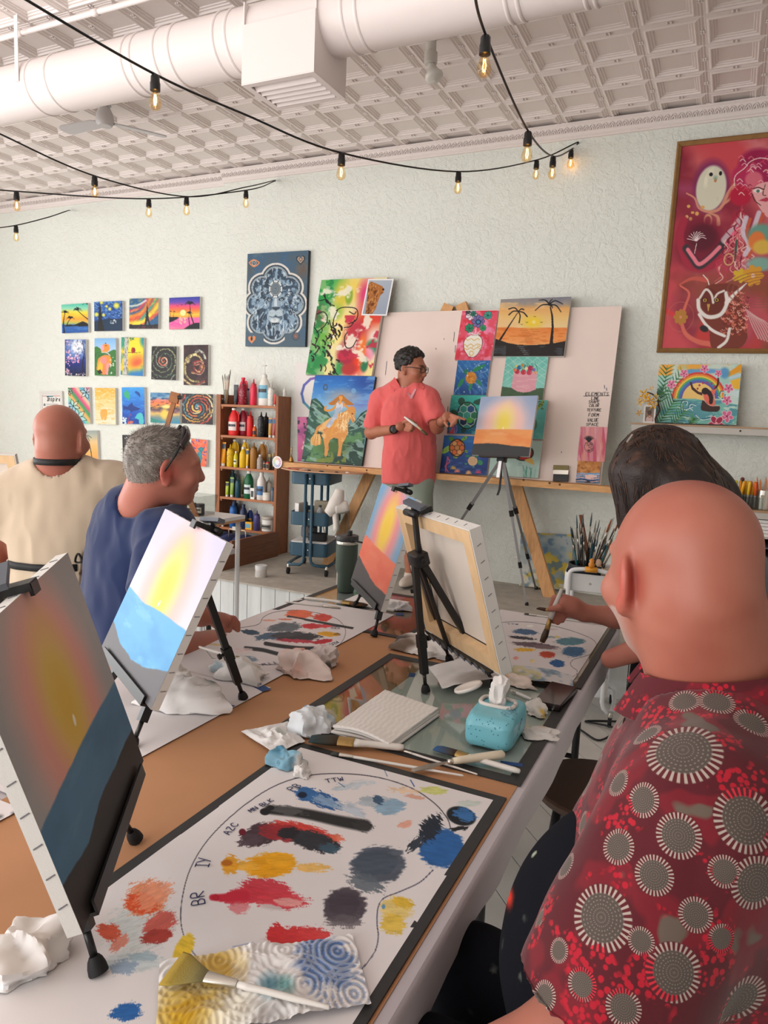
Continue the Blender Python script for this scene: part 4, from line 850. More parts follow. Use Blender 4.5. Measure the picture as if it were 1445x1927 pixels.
def a(p):
 p.grad([(835,'b9cfc4'),(1045,'a9c6bc')]);p.noise('cfe0d4',4,.48,.66,.6);p.ell(885,905,52,42,'b23a3c',.1);p.ring(885,905,52,42,7,'33302c');p.poly([(890,945),(930,935),(945,972),(915,960)],'d8b060',curve=True);p.ring(868,968,7,7,2,'6a8a86')
 rr=random.Random(5)
 for k in range(9):x=rr.uniform(880,950);p.line([(x,1040),(x+rr.uniform(-5,5),1010),(x+rr.uniform(-8,8),975+rr.uniform(0,20))],4,rr.choice(['5a9a86','8fb8a8','4a8a72']))
canvas('canvas_painting','pale green canvas of a red shelled turtle behind the easel legs',cz,[(715,835),(985,838),(965,1046),(697,1024)],bp_(0.004),a,group=GB,th=0.02)
def a(p):
 p.fill('e0909a');p.noise('d05a72',9,.46,.6,.9,sy=.12);p.noise('e8a090',7,.5,.62,.8,sy=.15,seed=5);p.noise('efb0b8',10,.56,.66,.8,sy=.15,seed=8)
 p.ring(757,1170,82,95,7,'2a2226',.9);rr=random.Random(2)
 for k in range(46):x,y=757+rr.uniform(-65,65),1170+rr.uniform(-80,75);p.line([(x-10,y-6),(x,y+5),(x+10,y-5)],5,'2a2226')
 for k in range(13):an=-2.6+2.1*k/12;p.line([(755,1085),(755+60*math.cos(an),1070+75*math.sin(an)),(755+110*math.cos(an),1060+95*math.sin(an))],(16,7),'28242a')
canvas('canvas_painting','pink sheet with an inked pineapple below the ELEMENTS list',(1030,720,9.635),[(605,800),(1098,808),(1030,1440),(535,1420)],bp_(0.002),a,group=GB,th=0.003)
def a(p):
 p.fill('c07c40');p.noise('d89a5a',5,.46,.62,.9);p.noise('9a5c2a',7,.52,.66,.9,seed=4);p.mix((p.y>1650)*1.0,'6a9cc8')
 rr=random.Random(7)
 for k in range(14):y=1665+k*11;p.line([(530,y+rr.uniform(-8,8)),(650,y-12+rr.uniform(-8,8)),(790,y+14),(960,y+rr.uniform(-8,8))],rr.uniform(7,15),rr.choice(['2f5f9c','4f8fc8','1d2c4a','e6c0b8','a8c4dc','2a2a3a','e8b8a8']))
 p.poly([(690,1690),(790,1680),(890,1695),(900,1720),(790,1750),(710,1740)],'ecc6bc',curve=True);p.ell(740,1815,50,16,'20222a')
canvas('canvas_painting','tiny copper and blue marbled canvas standing on the ledge',(1030,720,9.635),[(555,1425),(970,1450),(945,1835),(525,1812)],bp_(0.004),a,group=GB,th=0.02)
# broad brush standing bristles down on the ledge
def bq(x,y):return onBoard(1030+x/9.635,720+y/9.635,0.012)
t=thing('flat_brush',bq(240,1780),'broad flat brush with black body and steel ferrule standing on the ledge','brush')
mat('steel',(205,200,190),0.3,metal=0.9);mat('bristle_olive',(138,126,84),0.8,bump=0.5,bscale=300,stretch=(1,1,.05))
for nm,ya,yb,m_,th_,w0_ in(('brush_handle',1665,1790,'black_plastic',.016,1.0),('ferrule',1590,1665,'steel',.015,.98),('bristles',1500,1590,'bristle_olive',.012,.96)):
 A_,B_,C_,D_=bq(115,ya),bq(390,ya+8),bq(378,yb+8),bq(105,yb);b=B();b.loft([[A_,B_,C_,D_],[p+_bn*th_ for p in(A_,B_,C_,D_)]]);b.build(nm,M_(m_),t)
 # ---------------- left end of the board: abstract lion, horse rider, photo
cl5=(440,460,4.378);c57=(570,690,9.633)
def a(p):
 p.fill('ece0c8');p.noise('f2e08a',3,.42,.6,.9);
 for q in((740,400,90,160,'2f9a4a',.6),(850,330,70,90,'4fb060',.9),(720,640,90,150,'3a8f5a',.5),(700,900,100,220,'3f9c5c',.6),(760,740,60,140,'6fb04a',.6),(930,700,120,130,'f2dc86',.6),(980,380,90,120,'f0d468',.9),(880,440,60,120,'d8c84a',.7),(945,440,30,70,'8fae3c',.3),(1080,430,60,120,'e0487a',.8),(1120,680,110,170,'e04a2c',.7),(1030,760,90,130,'c03a48',.5),(1180,780,60,90,'f0d8c8',.8),(1170,860,50,60,'3f8a62',.4),(1130,920,60,60,'f0a0b8',.4),(1050,980,80,110,'e8442c',.7),(960,940,70,120,'a82c44',.5),(900,1040,60,60,'3f9a52',.4),(1000,1040,60,50,'b83a3a',.4),(1120,1000,30,60,'2f7a52',.3),(720,610,40,90,'8a3a44',.5),(1200,620,40,40,'e04a3c',.5),(840,1000,50,90,'eadb9a',.5),(850,570,50,60,'9cc04a',.7),(1090,870,30,120,'f07a3c',.5)):p.ell(*q[:4],q[4],q[5]*1.4)
 p.noise('2f8a4a',7,.55,.62,.9,mask=(p.x<860),seed=3);p.noise('f4ecd8',6,.58,.66,.9,seed=9);p.noise('c8304a',7,.6,.66,.9,mask=(p.x>900)*(p.y>600),seed=5);p.noise('8fc07a',9,.58,.64,.8,mask=(p.x<800),seed=12)
 for q in([(850,560),(900,535),(1000,540),(1030,580),(1020,640),(965,670)],[(860,560),(835,640),(850,720),(880,760)],[(960,570),(1000,590),(1015,570)],[(930,700),(980,690),(1010,640)],[(730,430),(780,500),(830,520)],[(700,480),(760,470),(800,520)],[(740,420),(760,490),(800,500)],[(690,590),(740,570),(780,610),(770,680),(700,740)],[(680,700),(720,760),(700,840)],[(960,740),(940,780),(960,860),(1010,860),(1040,800)],[(850,990),(890,1060),(920,1090)],[(800,640),(830,720),(880,800)]):p.line(q,8,'1f1d1f')
 rr=random.Random(6)
 for k in range(46):x,y=rr.uniform(650,900),rr.uniform(640,1080);l=rr.uniform(15,55);an=rr.uniform(.6,2.2);p.line([(x,y),(x+l*.6*math.cos(an)+8,y+l*.5*math.sin(an)),(x+l*math.cos(an),y+l*math.sin(an))],rr.uniform(6,17),rr.choice(['1d1d20','232222','14301f','3a1a24']))
canvas('abstract_painting','tall canvas of green, yellow and red poured colour with black lines',cl5,[(700,306),(1238,286),(1188,1092),(643,1083)],bp_(0.012),a,group=GB,th=0.03,dens=1.7)
def a(p):
 p.grad([(180,'2a66b8'),(330,'3478c4'),(600,'5a98d0'),(760,'8fbcd8'),(1000,'5f8f9a')],wob=30,wscale=.006);p.ell(1150,300,260,200,'2a4a98',1.4,a=.8);p.ell(1080,680,190,120,'6a7ac0',1.3,a=.8);p.noise('7fb4e0',6,.52,.68,.6,sy=3,mask=(p.y<700))
 p.ring(410,395,36,46,22,'4a5a72');p.ell(930,462,42,48,'5fa0d8',.15)
 p.poly([(160,620),(240,590),(330,660),(420,760),(560,960),(800,1120),(1000,1010),(1080,870),(1190,800),(1140,1820),(60,1730)],'33594c');p.noise('223f36',7,.48,.6,.9,mask=(p.y>620)*p.inside([(160,620),(240,590),(330,660),(420,760),(560,960),(800,1120),(1000,1010),(1080,870),(1190,800),(1140,1820),(60,1730)]));G_=p.inside([(160,640),(330,690),(560,1000),(800,1150),(1190,830),(1140,1820),(60,1730)]);p.noise('5f8f5a',10,.56,.64,.9,mask=G_,seed=4);p.noise('8fb0a8',9,.61,.66,.8,mask=G_,seed=8,sy=2,rot=30)
 for q in([(180,760),(260,790),(380,880),(520,950)],[(200,640),(300,700),(360,760)],[(880,1110),(980,1060),(1060,960),(1170,850)],[(900,1180),(1050,1130),(1160,1050)]):p.line(q,16,'a8c4bc',.7)
 p.ell(620,1480,260,130,'4a6a3a',1.0);p.noise('7a8a3a',14,.55,.64,.9,mask=(p.y>1560)*(p.x>220)*(p.x<860));p.ell(720,560,230,110,'d0a88a',1.5,a=.55)
 H='#d9934a'
 p.poly([(400,1050),(520,960),(640,900),(780,840),(860,780),(900,730),(960,760),(990,830),(970,900),(985,1000),(950,1045),(905,990),(880,940),(865,1060),(870,1220),(830,1330),(780,1420),(760,1640),(705,1645),(720,1500),(700,1330),(620,1310),(560,1350),(530,1430),(545,1500),(520,1640),(475,1640),(470,1480),(430,1320),(420,1180),(330,1180),(310,1240),(390,1300),(400,1420),(300,1460),(210,1420),(200,1330),(260,1250),(300,1120)],'d6944e',curve=False)
 p.noise('e8b878',12,.48,.6,.9,mask=p.inside([(400,1050),(640,900),(860,780),(960,760),(985,1000),(880,940),(870,1220),(780,1420),(700,1330),(430,1320),(330,1180)]));p.noise('b8623a',12,.56,.64,.8,seed=7,mask=p.inside([(400,1120),(560,1100),(560,1350),(520,1640),(475,1640),(430,1320)]))
 rr=random.Random(3)
 for k in range(34):x,y=rr.uniform(680,850),rr.uniform(830,1130);p.line([(x,y),(x-14,y+40),(x+8,y+80)],(12,4),rr.choice(['f0d8a0','e8c080','c87a34','f4e4b8']))
 for k in range(26):x=rr.uniform(215,395);p.line([(x*.6+130,1250),(x,1340),(x+rr.uniform(-12,12),1440)],(14,4),rr.choice(['f0d49a','d8a45a','c08a44','e8c890']))
 p.poly([(480,690),(560,640),(680,540),(740,535),(800,600),(900,670),(960,720),(880,720),(800,720),(770,660),(660,640),(600,720),(520,720)],'b8742e',curve=False);p.poly([(670,560),(735,555),(740,610),(715,650),(760,690),(780,760),(640,760),(640,690),(690,650),(680,610)],'e8a04c');p.line([(640,700),(600,770),(530,815),(440,815),(430,770),(440,750)],38,'e09440');p.line([(770,700),(830,760),(880,790)],34,'e09440')
 p.poly([(640,670),(670,690),(690,720),(740,670),(755,760),(730,820),(660,860),(660,960),(600,1030),(530,1140),(460,1100),(540,1000),(610,870),(625,760)],'ccd2dc',curve=False);p.noise('9aa8bc',12,.52,.62,.7,mask=p.inside([(640,670),(755,680),(730,820),(660,960),(530,1140),(460,1100),(610,870)]));p.line([(640,1010),(600,1120),(560,1280)],(56,30),'e09a44')
 p.ell(930,880,20,14,'8a4a20');p.line([(905,900),(940,960),(960,1020)],8,'a85a24')
canvas('horse_painting','tall canvas of a rider in white on a golden horse, blue night sky',c57,[(200,180),(1302,200),(1130,1808),(62,1728)],bp_(0.004),a,group=GB,th=0.03,edge='canvas_edge_dark',dens=1.7)
def a(p):
 p.grad([(290,'b0b8c4'),(580,'9aa4b4')]);p.poly([(1098,580),(1098,330),(1120,305),(1170,325),(1215,345),(1235,370),(1228,400),(1205,425),(1190,480),(1180,530),(1150,580)],'b0703c',curve=False);p.noise('6a3a20',20,.5,.6,.9,sy=.4,rot=20,mask=p.inside([(1098,580),(1098,330),(1130,310),(1185,390),(1180,530),(1150,580)]));p.noise('d89a5a',22,.55,.63,.8,sy=.4,rot=20,seed=6,mask=p.inside([(1098,580),(1098,330),(1130,310),(1200,360),(1180,530),(1150,580)]));p.ell(1226,372,9,8,'2c1c14');p.line([(1205,402),(1228,400)],4,'4a2a1a')
 m=(p.u<.05)|(p.u>.95)|(p.v<.035)|(p.v>.965);p.mix(m*1.0,'f0eeee')
canvas('photo_print','white bordered photo print of a lion in profile taped at the canvas corner',cl5,[(1096,285),(1302,285),(1276,588),(1062,585)],bp_(0.046),a,group=GB,th=0.002,material='paper_print',cat='photo',dens=2)
def a(p):
 p.fill('e9e2de')
 for k in range(12):
  an=k*math.pi/6;p.line([(700+140*math.cos(an),1230+140*math.sin(an)),(700+140*math.cos(an+.55),1230+140*math.sin(an+.55))],20,['c84a5a','d88a5a','e0c060','8ab06a','5a9aa8','5a7ab8','5f6ab0','6a6ab8','8a6ab0','a86aa8','c06a9a','c85a7a'][k])
canvas('colour_poster','white paper poster with a colour ring, partly behind the board edge',cl5,[(505,978),(800,975),(790,1520),(500,1500)],lambda x,y:onY(x,y,YW-0.004),a,th=0.0015,material='paper_print',cat='poster',dens=1.3)
def a(p):
 p.fill('b85a86');p.noise('8f3f74',4,.45,.6,.9);p.noise('e8b8b0',5,.54,.64,.9,mask=(p.y>1560),seed=5);p.noise('c04a80',5,.5,.62,.8,mask=(p.y>1650),seed=9);p.spots(18,(540,1430,640,1560),(6,16),['2a1c2c','4a2a44','3a2038'],3)
canvas('canvas_painting','narrow magenta spotted canvas edge showing left of the horse picture',cl5,[(540,1422),(760,1420),(745,1795),(525,1785)],lambda x,y:onY(x,y,4.985),a,th=0.016,group=GB)
# ---------------- right side of the wall: framed red painting, rainbow canvas
mat('frame_bronze',(150,112,66),0.45,metal=0.25,var=0.1,vscale=30)
def a(p):
 p.fill('b04450');p.noise('d06a6a',3,.45,.6,.9);p.noise('8a2438',3,.5,.64,.9,seed=4);p.noise('e08a8a',5,.58,.68,.7,seed=8,mask=np.clip((900-p.y)/500,0,1));p.noise('8a4a30',4,.46,.6,.9,seed=3,mask=np.clip((p.y-1150)/150,0,1));p.noise('c83a34',4,.55,.64,.9,seed=6,mask=np.clip((p.y-1300)/200,0,1));p.noise('cf4a52',2.4,.55,.68,.9,seed=15)
 for q,c in(([(430,500),(560,520),(600,640)],'b0507a'),):p.line(q,90,c,.6,soft=2)
 p.ell(700,490,150,215,'7c2c5c',.35);p.ell(695,500,125,185,'d9d3bc',.12,8);p.noise('5f9a90',9,.5,.6,.9,sy=.5,mask=(np.hypot((p.x-680)/95,(p.y-530)/130)<1));p.noise('f0e8d0',9,.5,.6,.8,sy=.5,seed=5,mask=(np.hypot((p.x-720)/90,(p.y-480)/150)<1));p.ell(690,388,16,16,'1c1820');p.ell(768,380,13,18,'1c1820');p.ell(728,432,12,20,'c87a4a');p.ell(728,415,20,20,'8ab0a0',a=.6)
 for q in([(490,540),(560,580),(600,660),(690,690),(780,660),(840,540),(890,470)],[(780,650),(860,580),(870,500)],[(690,700),(760,730),(770,790)]):p.line(q,(12,34),'d89478',.95)
 p.ring(680,760,30,44,14,'d89a78');p.spots(7,(470,640,640,850),(12,17),['e0a85c','d8b070'],2,soft=.2)
 p.ell(620,960,210,210,'7a1830',.4);p.ell(640,900,120,110,'5c1428',.4);p.line([(470,760),(440,900),(500,1080),(600,1150),(760,1100),(880,900),(920,720)],70,'a82840');p.line([(500,990),(560,1070),(620,1130),(700,1080),(800,980),(850,900)],66,'3a3038');p.line([(515,1000),(570,1070),(620,1120),(700,1070),(790,980)],34,'f08090');p.line([(830,920),(900,830),(960,740)],60,'c8a8b0');p.line([(850,950),(930,830)],30,'f06a8a')
 for k in range(9):an=-2.9+k*.33;p.line([(590,930),(590+45*math.cos(an-.2),920+50*math.sin(an-.2)),(590+85*math.cos(an),930+80*math.sin(an))],5,'f0dcdc')
 p.line([(590,950),(575,1030)],5,'f0dcdc')
 for cx_,cy_,r,c in((1060,320,150,'9c1a4c'),(960,400,100,'b82a58'),(1110,400,120,'c83a62'),(1180,330,150,'a02050'),(940,560,90,'b81c3c'),(1040,430,70,'d86a7c'),(1280,300,120,'9c2450'),(1400,420,150,'b02a58')):p.ell(cx_,cy_,r,r*.9,c,.3)
 rr=random.Random(8)
 for k in range(70):x,y=rr.uniform(890,1500),rr.uniform(250,560);p.line([(x-20,y),(x,y-16),(x+24,y+6)],7,rr.choice(['f0b0b8','e87a8a','8a1840','d84a68','f6d0c8']),.9)
 p.line([(885,480),(890,400),(960,340),(1000,290),(1080,260),(1200,280)],7,'f0d0c8')
 p.poly([(1030,520),(1100,460),(1300,450),(1350,560),(1300,700),(1180,740),(1090,640)],'e8a8a8',curve=True);p.ell(1078,522,36,16,'f4e0d8');p.ell(1080,524,14,13,'5a7a70');p.line([(1040,505),(1080,495),(1120,510)],8,'3a1824');p.line([(1030,540),(1060,600),(1110,640)],6,'2a1420');p.poly([(1090,600),(1150,575),(1190,590),(1150,612)],'c03a54');p.line([(1135,470),(1120,550),(1145,560)],6,'4a1c28');p.ell(1260,520,36,16,'f4e0d8');p.ell(1260,522,14,13,'5a7a70')
 for k in range(60):
  t_=rr.uniform(0,1);x,y=820+rr.uniform(-60,260)*t_+140*(1-t_),640+520*t_;p.line([(x,y),(x+rr.uniform(-60,20),y+40),(x+rr.uniform(-20,60),y+90),(x+rr.uniform(-70,30),y+140)],(12,5),rr.choice(['c83a52','e89a98','8a1c38','d86a72','f0c8b8','6a1430']),.85)
 for q in([(1000,740),(980,860),(1040,960),(1010,1040)],[(1100,700),(1060,860),(1050,980)]):p.line(q,40,'d8ccd8',.9);p.line([(a_+34,b_+10)for a_,b_ in q],24,'c85a3a',.95)
 p.ell(1130,880,110,90,'6a9a8a',.4);p.ell(1100,930,70,80,'e07a3c',.3);p.ell(1150,980,80,60,'d8b04a',.4);p.ell(1140,1120,110,60,'7fa89a',.5);p.noise('c8c0d8',6,.5,.6,.8,mask=np.hypot((p.x-940)/130,(p.y-1130)/90)<1)
 p.flower(1090,1215,90,'d8982c','e8c0a0',7);p.flower(975,1215,62,'d8b02c','e8a83c',5);p.ring(875,1080,40,46,9,'d8b078');p.ell(930,1000,10,90,'3a5a4c')
 p.line([(450,1290),(560,1240),(690,1250)],(14,44),'c8584c');p.line([(460,1300),(540,1360),(510,1470),(480,1580),(520,1700),(640,1770),(770,1790)],(14,48),'d86a58');p.line([(330,1510),(400,1540),(430,1570)],34,'d83a3c');p.flower(470,1562,66,'b87c30','d88a6a',8)
 p.ring(470,1560,120,125,5,'c86a5a',.7)
 p.poly([(640,1370),(700,1300),(820,1280),(960,1300),(1010,1420),(1050,1600),(1080,1740),(1000,1830),(780,1830),(730,1640),(650,1540)],'7a3426',curve=True)
 for k in range(150):x,y=rr.uniform(830,1060),rr.uniform(1340,1700);p.line([(x,y),(x+12,y+12),(x+22,y+4)],9,rr.choice(['d8705c','e08a70','b84a3c','6a241c','e8b0a0']),.9)
 p.poly([(650,1400),(720,1320),(790,1350),(860,1330),(890,1420),(840,1530),(740,1540),(660,1480)],'6c2a1e',curve=True);p.line([(625,1420),(640,1500),(720,1560),(830,1540),(880,1450),(870,1360)],34,'e9e2dc');p.line([(640,1400),(690,1330),(740,1370),(760,1440)],20,'e4d8d0');p.line([(760,1440),(790,1370),(850,1340)],18,'e4d8d0');p.line([(880,1440),(950,1360),(1040,1280)],(40,12),'efe6e0')
 for ex,ey in((685,1420),(790,1418)):p.ell(ex,ey,26,20,'2a1410');p.ell(ex,ey,17,15,'d8a03c');p.ell(ex,ey,8,9,'140c0a')
 p.poly([(705,1450),(735,1450),(720,1520)],'c89a50');p.line([(640,1540),(700,1620),(780,1680),(880,1720)],26,'ece4de');p.line([(920,1660),(900,1760),(830,1820)],26,'e8e0da');p.line([(660,1210),(700,1250),(715,1290)],9,'e8dcd4')
 for k in range(8):p.line([(1050+k*14,1490+k*10),(1110+k*20,1620),(1180+k*26,1740+k*8)],(9,12),'d8b0ac',.8)
 for k in range(5):p.ring(1180,1330,120+k*45,60+k*22,7,'8a5048',.6)
 p.ell(690,1660,40,26,'241c20',.4,20)
canvas('framed_painting','large framed red painting of owls and a flower crowned woman',(1180,240,4.381),[(440,165),(1830,32),(1830,1826),(300,1826)],wallR,a,th=0.025,frame=(0.03,0.02,'frame_bronze'),dens=1.1)
shelfP=lambda x,y:onY(x,y,5.19+0.0003*(800-y))
def a(p):
 p.fill('a8cfc4');p.noise('f0a83c',4,.44,.56,.95,mask=(p.y<260));p.noise('cfe0d8',6,.52,.64,.8);p.ell(760,470,270,220,'f0c878',.3);p.noise('f6dca0',7,.5,.64,.7,mask=np.hypot((p.x-740)/200,(p.y-470)/150)<1)
 p.poly([(1120,260),(1345,110),(1345,200),(1180,280)],'e8a02c');p.poly([(1180,290),(1345,230),(1345,270),(1200,310)],'c0d4e0');p.poly([(1200,330),(1330,290),(1310,440),(1240,430)],'f0b83c');p.poly([(1180,490),(1310,450),(1300,550)],'cfe0e0');p.ell(1130,230,60,70,'5a9ac8',.6);p.ell(700,210,60,30,'5a9cd0',.6);p.ell(880,205,220,30,'6aa0d0',.8)
 for r,c in((330,'d8443c'),(305,'e8883c'),(283,'ecc84a'),(262,'5aa86a'),(240,'3f7fb8'),(218,'6a5ca8')):p.mix((np.abs(np.hypot((p.x-800)/1.02,(p.y-560)/1.0)-r)<13)*(p.y<560)*(p.x<1120)*1.0,c)
 p.poly([(480,570),(600,555),(760,560),(860,580),(1100,600),(1300,640),(1290,890),(250,890),(480,600)],'7cbcae');p.noise('4f8fa0',8,.5,.6,.8,sy=2,mask=(p.y>580));p.noise('cfe4d4',9,.57,.64,.8,sy=2,seed=5,mask=(p.y>580))
 for q in([(640,700),(580,640),(600,580),(650,590),(640,630)],[(760,760),(840,820),(960,800),(1000,770)],[(520,650),(620,690),(720,660)],[(760,640),(700,620),(680,660),(720,700)],[(1040,520),(1100,560),(1140,500),(1090,460),(1070,500)]):p.line(q,12,'2f6f8c');p.line([(x+12,y+12)for x,y in q],9,'dbeae0')
 rr=random.Random(4)
 def frond(bx,by,tx,ty,n,L,c):
  p.line([(bx,by),((bx+tx)/2+15,(by+ty)/2),(tx,ty)],7,'5a7a3c')
  for k in range(n):
   f=k/n;x,y=bx+(tx-bx)*f,by+(ty-by)*f
   for s_ in(-1,1):an=math.atan2(ty-by,tx-bx)+s_*.9;p.line([(x,y),(x+L*.5*math.cos(an),y+L*.5*math.sin(an)),(x+L*math.cos(an),y+L*math.sin(an)+10)],(17,5),rr.choice(c))
 frond(300,600,370,130,9,130,['2f6a3c','3f7f44','1f5034']);frond(340,500,600,190,8,100,['3a7a3c','2c6238','5a9a4a']);frond(300,880,500,560,9,180,['2c6a3c','3f8a4a','1f4f34']);frond(480,890,640,700,7,120,['3f7f3c','2a5f34']);frond(700,890,760,800,5,80,['4a8a3c','2a5f34']);frond(250,500,330,470,4,120,['2f6a3c','1f5034'])
 p.poly([(680,345),(705,345),(730,410),(800,470),(850,480),(850,520),(790,500),(710,440)],'4a2c28');p.poly([(1040,285),(1062,295),(1058,380),(1010,470),(985,450),(1030,380)],'4a2c28');p.poly([(850,490),(900,470),(1000,440),(1030,430),(1000,520),(1010,640),(930,640),(870,560)],'e8705a',curve=True);p.ell(885,462,46,44,'2a1c20');p.poly([(860,450),(930,440),(985,520),(980,620),(940,620),(930,530)],'2a1a1e',curve=True);p.poly([(850,580),(900,600),(960,650),(1060,650),(1070,700),(1020,730),(880,720),(835,690)],'3f2824',curve=True);p.line([(855,500),(870,560),(900,610),(960,650),(1060,650)],7,'f0b0a0')
 for k in range(6):an=math.pi*(1.05+.16*k);p.ell(900+115*math.cos(an),440+95*math.sin(an)+5,14,14,'b8345c')
 for q in((600,235,55),(440,375,60),(870,175,55),(1050,235,45),(1180,425,60),(1160,580,60),(1160,785,75)):p.flower(*q,'d86a94','a02c58',5,'f4d8dc',.3)
 p.flower(1030,880,100,'a82c4c','f0a0a8',5,'f0c0c8',.4)
canvas('rainbow_painting','bright canvas of a kneeling woman under a rainbow, standing on the shelf',(1200,670,6.881),[(258,118),(1350,120),(1272,896),(240,870)],shelfP,a,th=0.03,dens=1.6)
# ================================================================== bookcase with paint bottles
mat('walnut',(150,92,56),0.55,var=0.16,vscale=10,stretch=(6,6,1),bump=0.1);mat('walnut_shelf',(172,106,62),0.5,var=0.14,vscale=10,stretch=(1,6,6));mat('walnut_panel',(132,82,56),0.55,var=0.12,vscale=8,stretch=(6,1,6))
XA,XB,YFB=-4.08,-3.435,5.09
bc=thing('bookcase',((XA+XB)/2,YW-0.01,PZ),'open walnut stained bookcase full of paint bottles against the wall','bookcase')
zt=1.672
for x0_,x1_ in((XA,XA+0.046),(XB-0.024,XB)):B().box((x0_,YFB,PZ),(x1_,YW-0.008,zt)).build('side_panel',M_('walnut'),bc)
SHZ=[1.589,1.3225,1.048,0.782,0.511]
for z in SHZ:
 B().box((XA+0.047,YFB+0.004,z-0.02),(XB-0.025,YW-0.01,z)).build('shelf',M_('walnut_shelf'),bc)
 for x_ in(XA+0.047,XB-0.043):B().box((x_,YFB+0.01,z-0.038),(x_+0.018,YW-0.01,z-0.0205)).build('shelf_cleat',M_('walnut_shelf'),bc)
 # open chest in front of it
ch=thing('wooden_chest',(-3.72,4.7,PZ),'low open walnut chest standing before the bookcase','chest')
B().box((-3.425,4.32,PZ),(-3.40,5.085,0.455)).build('side_board',M_('walnut_panel'),ch);B().box((-3.422,4.45,0.457),(-3.40,5.085,0.535)).build('side_board',M_('walnut_panel'),ch)
B().box((-4.05,4.32,PZ),(-3.427,4.345,0.455)).build('front_board',M_('walnut_panel'),ch);B().box((-4.08,4.32,PZ),(-4.055,5.085,0.5)).build('side_board',M_('walnut_panel'),ch)
B().box((-4.05,4.35,PZ),(-3.43,5.08,PZ+0.02)).build('base_board',M_('walnut_panel'),ch)
mat('navy_cloth',(44,52,92),0.85,bump=0.3,bscale=60)
b=B()
for k in range(5):b.ell((-3.95+k*0.11,4.86+0.03*(k%2),0.42),(0.085,0.16,0.09),12,8)
tag(b.build('folded_cloth',M_('navy_cloth'),None,True),'navy cloths stuffed into the open walnut chest','cloth')['kind']='stuff'
t=thing('basket_handle',(-3.62,4.8,0.36),'bent steel wire handle sticking out of the walnut chest','handle')
B().tube([(-3.7,4.8,0.36),(-3.7,4.8,0.55),(-3.69,4.8,0.56),(-3.54,4.8,0.56),(-3.53,4.8,0.55),(-3.53,4.8,0.36)],0.004,8).build('wire',M_('steel'),t,True)
B().box((-3.66,4.79,0.555),(-3.58,4.81,0.585)).build('grip',M_('steel'),t)
def colmat(c,rough=0.4,trans=0):
 n='plastic_%02x%02x%02x_%d'%(*c,int(trans*10));return mat(n,c,rough,trans=trans)
